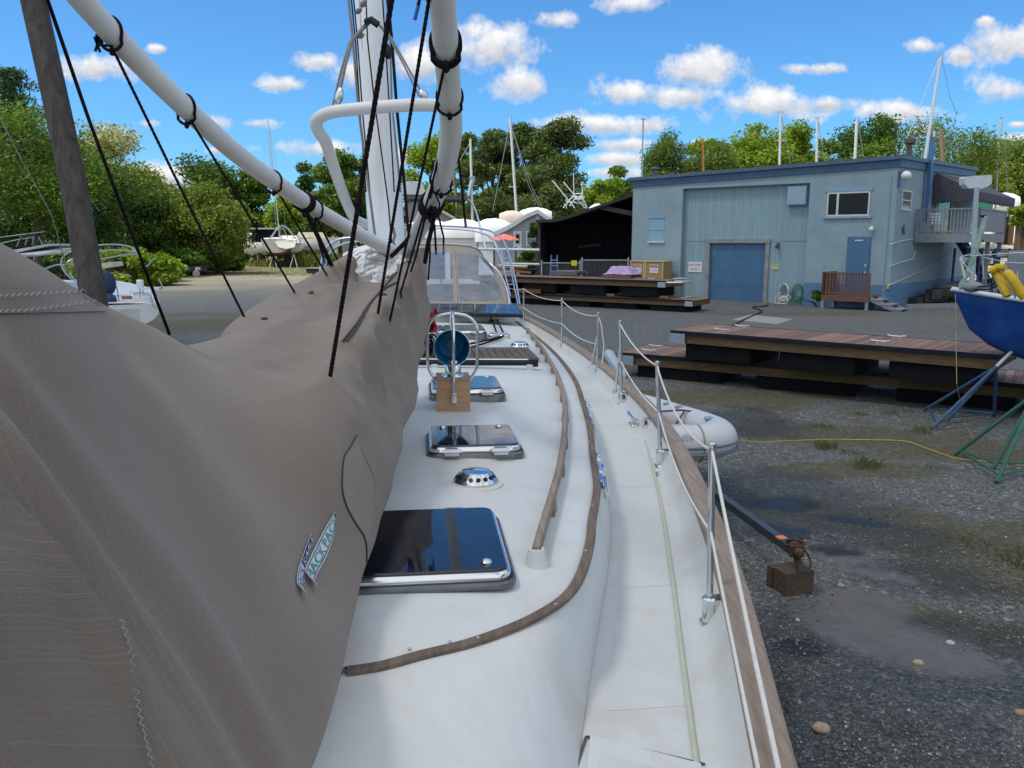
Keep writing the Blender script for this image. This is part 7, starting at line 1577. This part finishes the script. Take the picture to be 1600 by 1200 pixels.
# sport-fishing tower
g = thing('sportfishing_boat', Vector((D(890, 330, 76).x, 76, 0)), 'white sport-fishing boat tower with outriggers above the shed roof', 'powerboat')
mb = MB(); 
for P in ([(880,325),(897,304)], [(918,325),(908,303)], [(894,308),(914,308)], [(897,304),(895,308)], [(897,303),(910,302)], [(884,314),(916,320)], [(890,322),(902,306)], [(885,326),(885,316),(915,316),(915,326)]): mb.tube([D(x, y, 76) for x, y in P], .04, 5)
mb.build('tower_frame', M_whitep, g); mb = MB(); mb.tube([D(863,282,76), D(898,325,76)], .055, 5); mb.tube([D(880,284,76), D(914,325,76)], .055, 5); mb.build('outrigger', M_whitep, g)
mb = MB(); mb.tube([D(896,270,76), D(897,306,76)], .04, 5); mb.tube([D(909,284,76), D(911,318,76)], .04, 5); mb.build('antenna', M_whitep, g); mb = MB(); mb.box(D(903, 310, 76), (.6, .5, .22)); mb.build('tower_seat', M_whitep, g)
mkhull(g, 10, 3.4, lambda t: 3.2-.8*t, lambda t: 1.0, mat('white_hull_paint', (.66,.67,.67)), M_deckw, (D(890,330,76).x+5, 76, 0), (-1, 0), tran=.9)
# masts and poles of boats hidden behind the buildings
def mast(lb, pts, d, r, m_=None, spreader=None, stays=(), name='boat_mast', cat='mast', group='masts of boats beyond the buildings'):
    P = [D(x, y, d) for x, y in pts]; b = P[-1].copy(); dirv = (P[-1]-P[-2]).normalized(); t = -(P[-1].z)/dirv.z if dirv.z < -.01 else 0; b = P[-1]+dirv*t
    g = thing(name, b, lb, cat, group); mb = MB(); mb.tube(P+[b], r, 8); mb.build('pole', m_ or M_alu, g, smooth=True)
    if spreader: (x0, x1, y) = spreader; mb = MB(); mb.bar(D(x0, y, d), D(x1, y, d), .06, .06); mb.build('spreader', m_ or M_alu, g)
    for s_ in stays: mb = MB(); mb.tube([D(x, y, d) for x, y in s_], .022, 4); mb.build('stay', M_galv, g)
    mb = MB(); mb.box(P[0], (.3, .1, .08)); mb.build('masthead', M_galv, g); return g
Mwm = mat('white_far_mast', (.62, .64, .62), .4)
mast('white mast with a blue-white furled bundle at mid height, left of the pines', [(735,218),(738,335)], 72, .1, Mwm, (731,746,290), ([(735,222),(664,346)],))
mast('tall pale green-white mast in front of the pines with two forestays', [(797,183),(808,348)], 72, .11, Mwm, (795,808,292), ([(800,200),(830,290),(848,326)], [(800,200),(826,290),(844,326)], [(797,190),(770,330)]))
mb = MB(); mb.tube([D(737, 276, 71.8), D(738, 282, 71.8), D(731, 310, 71.8), D(728,318,71.8)], [.28, .2, .1, .06], 8); mb.build_thing('furled_bundle', mat('blue_white_bundle', (.4, .5, .6), .6), 'blue and white cloth bundle tied halfway up a mast left of the pines', 'sail')
mast('thin grey antenna mast on the far left end of the blue roof', [(1005,186),(1003,275)], 55, .05, M_galv, None, (), 'antenna_mast')
mast('orange pole rising behind the blue roof among the willows', [(1098,217),(1099,252)], 62, .07, mat('orange_pole', (.5, .17, .03), .5), None, (), 'marker_pole', 'pole', None)
mast('white mast above the blue roof, leftmost of the three over the garage', [(1220,175),(1218,256)], 66, .1, Mwm, (1211,1226,220), ([(1221,178),(1235,256)],))
mast('white mast above the blue roof, middle one of the three over the garage', [(1277,184),(1276,252)], 66, .1, Mwm, None, ([(1278,186),(1288,250)],))
mast('white mast above the blue roof, rightmost of the three over the garage', [(1339,186),(1336,246)], 66, .12, Mwm, None, ([(1341,190),(1349,244)], [(1330,200),(1345,206)]))
mast('tallest white mast, leaning above the right corner of the blue building', [(1470,87),(1458,165),(1449,225)], 58, [.1, .11, .12, .13], mat('silver_mast', (.6, .65, .68), .35, .3), (1450,1475,165), ([(1467,92),(1438,165),(1405,245)], [(1472,92),(1484,150),(1495,180)], [(1408,222),(1443,214)]))
mast('slim pale mast behind the raised deck at the far right', [(1565,184),(1558,270),(1555,330)], 75, .1, mat('pale_mast', (.42, .46, .38), .5), (1546,1572,250), ([(1571,232),(1576,320)],))
mast('wooden utility pole with a cross-arm left of the pines', [(708,258),(716,345)], 95, .16, woodmat('pole_wood', (.22, .15, .09), (.34, .25, .16), .8), (703,718,261), (), 'utility_pole', 'utility pole', None)
mast('wooden utility pole behind the right corner of the blue roof', [(1470,202),(1473,255)], 70, .17, woodmat('pole_wood', (.22, .15, .09), (.34, .25, .16)), None, (), 'utility_pole', 'utility pole', None)
mast('wooden utility pole behind the bushes left of the mast', [(488,300),(490,345)], 125, .15, woodmat('pole_wood', (.22, .15, .09), (.34, .25, .16)), (480,498,301), (), 'utility_pole', 'utility pole', None)
# right background: rising yard, rack, covered boats, car under the deck
mb = MB(); rows = []
for x in np.linspace(34, 160, 24):
    rows.append([Vector((x, y, -.05+6.2*sm(58, 105, y)*sm(34, 46, x)+.3*mn.noise(Vector((x*.1, y*.1, 0))))) for y in np.linspace(54, 190, 24)])
mb.grid(rows, flip=True); tag(mb.build('terrain', mat('tan_yard_soil', (.42, .38, .30), .95, 0, .15, .3, dirt=((.2, .21, .09), .55, .7)), smooth='all'), kind='structure')
g = thing('storage_rack', Vector((D(1545, 430, 42).x, 42, 0)), 'dark blue steel rack with shelves behind the blue sailboat bow', 'rack')
for px in (1512, 1532, 1556, 1578):
    for yo in (0, 1.2): q = D(px, 388, 42); mb = MB(); mb.bar(Vector((q.x, 42+yo, 0)), Vector((q.x, 42+yo, q.z)), .09, .09, (1, 0, 0)); mb.build('upright', mat('dark_blue_steel', (.03,.06,.16)), g)
for y in (391, 402, 414, 426): a, b = D(1513, y, 42.6), D(1579, y-1, 42.6); mb = MB(); mb.bar(a, b, 1.2, .07); mb.build('shelf', mat('dark_blue_steel', (.03,.06,.16)), g)
for k, (px, y, lb, c) in enumerate(((1535, 409, 'grey crate on the blue rack, left side', (.3,.32,.33)), (1565, 420, 'pale crate on the blue rack, right side', (.42,.4,.36)), (1562, 397, 'white crate on the top shelf of the blue rack', (.55,.56,.55)))):
    mb = MB(); mb.rbox(D(px, y, 42.4), (.56, .5, .3), .04); mb.build_thing('crate', mat('crate_%d' % k, c, .7), lb, 'crate')
for (a, b, n_, lb) in ((D(1578, 440, 30), D(1640, 440, 26), 6, 'grey slatted fence panel behind the blue sailboat at the right edge'),):
    a.z = b.z = 0; g = thing('slatted_fence', a, lb, 'fence'); mb = MB()
    for k in range(16): p = a.lerp(b, k/15); mb.bar(p, p+Vector((0, 0, 2.7)), .28, .03, (0, 1, 0))
    mb.build('slats', mat('grey_fence_slats', (.3, .33, .35), .7), g); mb = MB(); mb.bar(a+Vector((0, .05, 2.4)), b+Vector((0, .05, 2.4)), .05, .1); mb.build('fence_rail', M_galv, g)
wrapped(1505, 1549, 303, 332, 88, 'green-covered boat on the slope beyond the raised deck', mat('green_tarp', (.02, .17, .11), .6), .5, None)
wrapped(1543, 1592, 301, 326, 92, 'white-covered boat on the slope right of the green-covered one', None, .5, None)
cruiser('cream_boat', 'cream boat with red bottom on the slope below the white-covered boat', 1556, 1588, 321, 339, 80, [(1560,1575,314,322,None)], None, mat('cream_hull', (.58,.56,.50)), 'boat')
cruiser('pale_boat', 'pale boat at the right edge beside the leafy bush', 1583, 1640, 329, 343, 70, [], None, mat('pale_hull', (.5,.53,.52), .4), 'boat')
g = thing('covered_dinghy', lw(LW+1.4, 7.8, 0), 'small covered boat stored in the shade under the raised deck', 'dinghy'); b = g.location
mb = MB(); mb.ball(b+Vector((0, 0, .55)), (1.6, .8, .5), 16, 9); mb.build('cover', mat('grey_blue_cover', (.2, .25, .26), .7), g, smooth='all'); mb = MB(); mb.box(b+Vector((.1, -.85, .45)), (.9, .06, .22)); mb.build('red_patch', mat('dull_red', (.25, .05, .05), .7), g)
mb = MB(); 
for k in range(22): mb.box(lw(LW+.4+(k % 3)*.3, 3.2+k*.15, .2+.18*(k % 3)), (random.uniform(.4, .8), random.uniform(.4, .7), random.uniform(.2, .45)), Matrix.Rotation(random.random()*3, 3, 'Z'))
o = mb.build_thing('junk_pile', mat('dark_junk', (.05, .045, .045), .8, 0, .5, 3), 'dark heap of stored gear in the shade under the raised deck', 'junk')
mb = MB(); mb.b2((0, 0, 0), (5.2, .2, .2)); 
o = mb.build('timber_edging', M_greyw, None, local=True); o.location = lw(LW+.6, .8, 0); o.rotation_euler = (0, 0, WA+.9); tag(o, 'weathered timber edging on the gravel beside the blue wall', 'timber')
# =================================================================== trees
class Leaves:
    def __init__(s): s.P = []; s.F = 0
    def quads(s, C, size, tilt, seed, flat=0., asp=1.):
        r = np.random.default_rng(seed); n = len(C)
        u = r.normal(size=(n, 3)); u[:, 2] *= (1-flat); u /= np.linalg.norm(u, axis=1)[:, None]
        v = r.normal(size=(n, 3)); v[:, 2] *= (1-flat*.6); v -= u*np.sum(u*v, 1)[:, None]; v /= np.linalg.norm(v, axis=1)[:, None]
        sz = size*r.uniform(.55, 1.25, (n, 1)); a = u*sz; b = v*sz*asp
        q = np.stack([C-a*.9, C+b*.55-a*.1, C+a, C-b*.55-a*.05], 1); s.P.append(q)
    def mesh(s, name, m):
        Q = np.concatenate(s.P); n = len(Q); me = bpy.data.meshes.new(name)
        me.vertices.add(n*4); me.vertices.foreach_set('co', Q.reshape(-1).astype(np.float32)); me.loops.add(n*4); me.loops.foreach_set('vertex_index', np.arange(n*4, dtype=np.int32)); me.polygons.add(n); me.polygons.foreach_set('loop_start', np.arange(0, n*4, 4, dtype=np.int32)); me.polygons.foreach_set('loop_total', np.full(n, 4, dtype=np.int32)); me.update(calc_edges=True); me.validate()
        me.materials.append(m); return me
M_bark = mat('tree_bark', (.075, .06, .048), .9, 0, .25, 6)
LM = {'dark': leafmat('dark_green_leaves', (.04, .092, .015), (.085, .15, .022)), 'mid': leafmat('mid_green_leaves', (.07, .14, .017), (.15, .23, .03)), 'bright': leafmat('bright_green_leaves', (.135, .23, .02), (.26, .35, .035), .36),
      'olive': leafmat('olive_green_leaves', (.10, .155, .022), (.20, .245, .04), .3), 'pine': leafmat('pine_needles', (.045, .088, .02), (.11, .145, .032), .18), 'pale': leafmat('cream_blossom_leaves', (.15, .19, .05), (.66, .62, .40), .28), 'fir': leafmat('blue_green_needles', (.028, .065, .026), (.06, .11, .045), .15), 'willow': leafmat('willow_leaves', (.075, .135, .026), (.17, .22, .045), .34)}
def tree(name, lb, px, ytop, wpx, d, kind='mid', nb=26, nl=6500, ybase=None, lsz=None, shape='round', cat='tree', group=None, low=.12, seed=None):
    seed = seed if seed is not None else int(px*7+ytop*13) % 9973; r = np.random.default_rng(seed)
    top = D(px, ytop, d); b = Vector((top.x, d, 0 if ybase is None else 0)); Hh = max(top.z, .6); Rr = wpx/2/F*(d*cP+.5); zb_ = D(px, ybase, d).z if ybase is not None else 0; zb_ = max(0., zb_) if name == 'bush' else max(0, zb_)
    g = thing(name, b, lb, cat, group)
    z0 = Hh*low if ybase is None else max(zb_, 0.0)
    cz = (z0+Hh)/2; rz_ = (Hh-z0)/2; C = []; tilt = .3
    for k in range(nb):
        if shape == 'cone':
            t = r.random()**.8; zz = z0+(Hh-z0)*t; rad = Rr*(1-t)**.75*(.75+.35*r.random())+.15; a = r.random()*6.28; q = np.sqrt(r.random())*.9; c = np.array([rad*q*math.cos(a), rad*q*math.sin(a)*.8, zz]); br = max(.35, Rr*.30*(1.1-t*.7))
            ell = np.array([br*1.15, br*1.15, br*.6])
        elif shape == 'pine':
            t = (k+.5)/nb; zz = z0+(Hh-z0)*t*.94; prof = (1-(t*1.02-.25)**2*1.25) if t > .25 else (.75+t); a = r.random()*6.28; q = .35+.65*np.sqrt(r.random()); rad = Rr*max(.15, prof)*.85; c = np.array([rad*q*math.cos(a), rad*q*math.sin(a), zz]); br = Rr*.34*(.7+.5*r.random()); ell = np.array([br*1.15, br*1.15, br*.62])
        else:
            w_ = r.normal(size=3); w_ /= np.linalg.norm(w_); q = .45+.55*r.random()**.5
            if w_[2] < -.35 and shape != 'bush': w_[2] *= .5
            c = np.array([w_[0]*Rr*q*.80, w_[1]*Rr*q*.80, cz+w_[2]*rz_*q*.86]); br = min(Rr, rz_*1.3)*r.uniform(.30, .50); ell = np.array([br*1.1, br*1.1, br*.8])
        C.append((c, ell))
    L_ = Leaves(); base = lsz or max(.08, d*.0025); loc = np.array([0, 0, 0]); vol = np.array([e[0]*e[1] for _, e in C]); cnt = np.maximum(20, nl*vol/vol.sum()*2.6).astype(int)
    ALL = []
    for (c, e), n_ in zip(C, cnt):
        w_ = r.normal(size=(n_, 3)); w_ /= np.linalg.norm(w_, axis=1)[:, None]; rr_ = r.random((n_, 1))**.42*(1+.22*r.normal(size=(n_, 1))*.6)
        pts = c+w_*rr_*e
        if shape == 'willow': pts[:, 2] -= np.abs(r.normal(size=n_))*e[2]*.9
        pts[:, 2] = np.maximum(pts[:, 2], .05); ALL.append(pts)
    pts = np.concatenate(ALL); sx = np.percentile(np.abs(pts[:, 0]), 97.5); fx = Rr*1.03/max(sx, .01); pts[:, 0] *= fx; pts[:, 1] *= min(fx, 1.3)
    zt_ = np.percentile(pts[:, 2], 99.3); fz = (Hh-z0)/max(zt_-z0, .01); up_ = pts[:, 2] > z0; pts[up_, 2] = z0+(pts[up_, 2]-z0)*fz
    for k, (c, e) in enumerate(C): c[0] *= fx; c[2] = z0+(c[2]-z0)*fz
    needle = kind in ('pine', 'fir', 'willow'); L_.quads(pts, base*(1.3 if needle else 1.), tilt, int(r.integers(1e9)), flat=.25 if shape == 'round' else .1, asp=.42 if needle else .85)
    me = L_.mesh('crown', LM[kind]); o = bpy.data.objects.new('crown', me); col.objects.link(o); o.parent = g
    mb = MB(); th = Hh*.9 if shape in ('cone', 'pine') else z0+(Hh-z0)*.45; tr_ = max(.05, Hh*.018)
    mb.tube([b, b+Vector((r.normal()*.1, 0, th*.5)), b+Vector((r.normal()*.2, 0, th))], [tr_*1.25, tr_, tr_*.45], 7); mb.build('trunk', M_bark, g, smooth=True)
    mb = MB(); order = r.permutation(nb)[:9]
    for k in order:
        c, e = C[k]; s0 = b+Vector((0, 0, min(th*.98, max(z0*.7, c[2]*.55)))); mb.tube([s0, s0.lerp(b+Vector(c.tolist()), .5)+Vector((0, 0, e[2]*.2)), b+Vector(c.tolist())], [tr_*.5, tr_*.32, tr_*.1], 5)
    mb.build('limbs', M_bark, g) if False else mb.build('limb', M_bark, g, smooth=True)['kind'] is None if False else tag(mb.build('limb', M_bark, g, smooth=True), kind='stuff')
    return g
T = tree
GL = 'trees along the left edge of the yard'; GB = 'trees behind the blue building'; GP = 'pines behind the cottage'; GS = 'bushes along the left edge of the yard'
T('conifer_tree', 'tall dark conifer at the left edge with a spiky top', 18, 112, 180, 66, 'fir', 60, 9000, shape='cone', group=GL, low=.02)
T('broadleaf_tree', 'very tall dark tree cut off by the left edge behind the conifer', -25, 118, 170, 70, 'dark', 34, 8000, group=GL, low=.05)
T('broadleaf_tree', 'mid-green tree in front of the tall conifer at the left edge', 40, 170, 190, 62, 'mid', 34, 8000, group=GL, low=.05)
T('broadleaf_tree', 'dark broadleaf tree just right of the wooden spar, low branches reaching the ground', 120, 245, 150, 70, 'dark', 30, 7000, group=GL, low=.04)
T('flowering_tree', 'tree with creamy blossom showing above the dark trees at the left', 165, 196, 135, 95, 'pale', 26, 5500, group=GL, low=.4)
T('broadleaf_tree', 'yellow-green tree right below the blossoming tree', 205, 262, 120, 80, 'olive', 28, 6500, group=GL, low=.05)
T('round_bush', 'dark round bush between two sloping black lines left of the trailer', 233, 302, 90, 76, 'dark', 22, 5000, shape='bush', group=GS, low=.02, cat='bush')
T('round_bush', 'pale yellow-green bush top behind the dark round bush', 262, 292, 110, 92, 'olive', 22, 4500, shape='bush', group=GS, low=.02, cat='bush')
T('spreading_bush', 'large olive spreading bush behind the black trailer', 308, 293, 130, 80, 'olive', 36, 9500, shape='bush', group=GS, low=.06, cat='bush')
T('spreading_bush', 'green bush at the right shoulder of the large olive bush', 364, 318, 50, 114, 'mid', 24, 5000, shape='bush', group=GS, low=.02, cat='bush')
T('broadleaf_shrub', 'bright broad-leaved shrub right behind the white scoop-stern boat', 195, 392, 130, 58, 'bright', 24, 4000, shape='bush', group=GS, low=.0, cat='shrub', lsz=.26)
T('broadleaf_shrub', 'bright broad-leaved shrub just left of the black trailer', 245, 400, 60, 64, 'bright', 16, 2400, shape='bush', group=GS, low=.0, cat='shrub', lsz=.24)
T('broadleaf_shrub', 'dark low shrub in the shade behind the black trailer', 300, 385, 110, 77, 'dark', 22, 4500, shape='bush', group=GS, low=.0, cat='shrub')
T('broadleaf_shrub', 'dark low shrub at the left end of the far white motorboat', 350, 392, 44, 88, 'dark', 18, 3500, shape='bush', group=GS, low=.0, cat='shrub')
T('broadleaf_tree', 'domed dark green tree far beyond the olive bush', 333, 254, 112, 125, 'dark', 30, 6500, group=GL, low=.1)
T('broadleaf_tree', 'small green tree between the domed tree and the white boom', 392, 268, 56, 125, 'mid', 20, 4000, group=GL, low=.1)
T('broadleaf_tree', 'dark round tree behind the mast of the cream sailboat', 470, 259, 66, 128, 'dark', 22, 4500, group=GL, low=.1)
T('broadleaf_tree', 'bright green tree low behind the cream sailboat', 448, 303, 60, 118, 'bright', 20, 4000, group=GL, low=.05)
T('broadleaf_tree', 'green tree below the white boom beside the small brown-roofed house', 490, 322, 50, 112, 'mid', 18, 3500, group=GL, low=.05)
T('broadleaf_tree', 'tall green tree seen through the small wishbone left of the mast', 527, 240, 76, 110, 'mid', 28, 6500, group=GL, low=.06)
T('broadleaf_tree', 'green tree directly behind the mast', 580, 246, 66, 112, 'mid', 24, 5000, group=GL, low=.06)
T('broadleaf_tree', 'bright green tree between the mast and the right boom', 672, 217, 76, 110, 'bright', 26, 5500, group=GP, low=.06)
T('broadleaf_tree', 'leafy tree just right of the right boom', 728, 214, 66, 112, 'mid', 24, 5000, group=GP, low=.06)
T('pine_tree', 'left pine of the dark group behind the cottage', 768, 208, 96, 96, 'pine', 40, 9000, shape='pine', group=GP, low=.04)
T('pine_tree', 'middle pine of the dark group behind the cottage', 818, 200, 84, 99, 'pine', 40, 9000, shape='pine', group=GP, low=.04)
T('pine_tree', 'broad right pine of the dark group, tallest behind the shed', 874, 191, 116, 94, 'pine', 46, 11000, shape='pine', group=GP, low=.04)
T('pine_tree', 'lower pine filling the front of the dark group above the cottage', 845, 262, 130, 88, 'pine', 34, 7000, shape='pine', group=GP, low=.03)
T('pine_tree', 'low pine behind the white wrapped boats', 765, 300, 90, 86, 'pine', 24, 5000, shape='pine', group=GP, low=.03)
T('broadleaf_tree', 'yellow-green tree between the pines and the blue roof', 945, 282, 52, 84, 'bright', 20, 3600, group=GB, low=.1)
T('broadleaf_tree', 'green tree right of the pines at the left end of the blue roof', 972, 264, 58, 100, 'mid', 20, 4000, group=GB, low=.1)
T('willow_tree', 'drooping dark willow above the left part of the blue roof', 1053, 214, 76, 74, 'willow', 28, 5200, shape='willow', group=GB, low=.3)
T('willow_tree', 'drooping willow right of the orange pole', 1122, 230, 80, 72, 'willow', 26, 5000, shape='willow', group=GB, low=.3)
T('broadleaf_tree', 'pale green tree behind the orange pole', 1105, 222, 60, 90, 'bright', 20, 3600, group=GB, low=.2)
T('broadleaf_tree', 'bright green tree left of the leftmost mast over the garage', 1185, 200, 92, 84, 'bright', 30, 6500, group=GB, low=.15)
T('broadleaf_tree', 'bright green tree between the first two masts over the garage', 1245, 198, 76, 86, 'bright', 26, 5500, group=GB, low=.15)
T('broadleaf_tree', 'low green tree between the last two masts over the garage', 1302, 222, 70, 88, 'mid', 24, 4500, group=GB, low=.15)
T('broadleaf_tree', 'dark rounded tree right of the rightmost mast over the garage', 1355, 190, 106, 104, 'dark', 30, 7000, group=GB, low=.15)
T('broadleaf_tree', 'green lower tree in front of the dark rounded tree', 1365, 224, 86, 86, 'mid', 24, 4500, group=GB, low=.15)
T('broadleaf_tree', 'airy tree behind the utility pole at the right corner of the roof', 1492, 188, 120, 76, 'willow', 24, 4200, group=GB, low=.25)
T('broadleaf_tree', 'olive tree behind the awning', 1520, 248, 96, 116, 'olive', 26, 5500, group=GB, low=.4)
T('broadleaf_tree', 'dark green tree at the right edge behind the slim mast', 1580, 225, 110, 122, 'olive', 30, 6500, group=GB, low=.42)
T('broadleaf_tree', 'green tree partly cut off by the right edge', 1630, 235, 110, 120, 'mid', 28, 5500, group=GB, low=.42)
T('round_bush', 'leafy bush on the slope at the right edge', 1603, 322, 44, 66, 'bright', 18, 3200, shape='bush', group=GB, low=.2, cat='bush', ybase=352)
T('climbing_bush', 'dark climber beside the cottage window next to the shed', 838, 350, 18, 58, 'dark', 14, 2200, shape='bush', cat='bush', ybase=395, lsz=.14)
T('round_bush', 'green bush below the stored spars left of the shed', 828, 392, 34, 52, 'mid', 14, 2000, shape='bush', cat='bush', lsz=.14, low=.0)
p = lw(W(1278, 470)[0], -.7, 0)
T('weed_bush', 'small green weed growing beside the wooden stoop', 1277, 455, 16, p.y, 'mid', 8, 500, shape='bush', cat='weed', lsz=.09, low=.0)
# tall grass hedge along the far verge, and scattered verge grass
gl = []
for _ in range(260):
    px = random.uniform(395, 560); q = D(px, 420, random.uniform(101.5, 107)); gl.append((q.x, q.y, 1.2, 6, 1.7 if px > 465 else .9))
tufts(gl, 'tall_grass', leafmat('verge_grass', (.09, .13, .03), (.2, .2, .06)), .07)
gl = []
for _ in range(900):
    q = G(random.uniform(130, 520), random.uniform(419, 431)); gl.append((q.x, q.y, 1.6, 6, .11))
tufts(gl, 'verge_grass', leafmat('dry_verge_grass', (.12, .13, .035), (.2, .19, .07)), .035)

def woodland(name, px0, px1, ytop, d, n, kind, amp=18, lsz=.42):
    "far-off undergrowth that reads as one mass"
    r = np.random.default_rng(int(px0+9000+d)); x = r.uniform(px0, px1, n); yt = ytop+amp*np.sin(x/23.)+amp*.6*np.sin(x/9.1+1)
    dd = d+r.uniform(-5, 5, n); t = r.random(n)**.7; top = np.array([D(a, b, d).z for a, b in zip(x, yt)]); P = np.stack([(x-800)/F*(dd*cP), dd, np.maximum(.1, top*t)], 1)
    L_ = Leaves(); L_.quads(P, lsz, .3, int(d), .2, .8); me = L_.mesh(name, LM[kind]); o = bpy.data.objects.new(name, me); col.objects.link(o); return tag(o, kind='stuff')
woodland('woodland', -140, 640, 345, 134, 26000, 'dark')
woodland('woodland', 600, 1010, 318, 126, 13000, 'dark')
woodland('woodland', 1000, 1500, 262, 118, 16000, 'mid', 10)
woodland('woodland', 1480, 1780, 268, 150, 12000, 'mid', 8, .5)
woodland('undergrowth', -120, 345, 398, 84, 9000, 'dark', 8, .3)
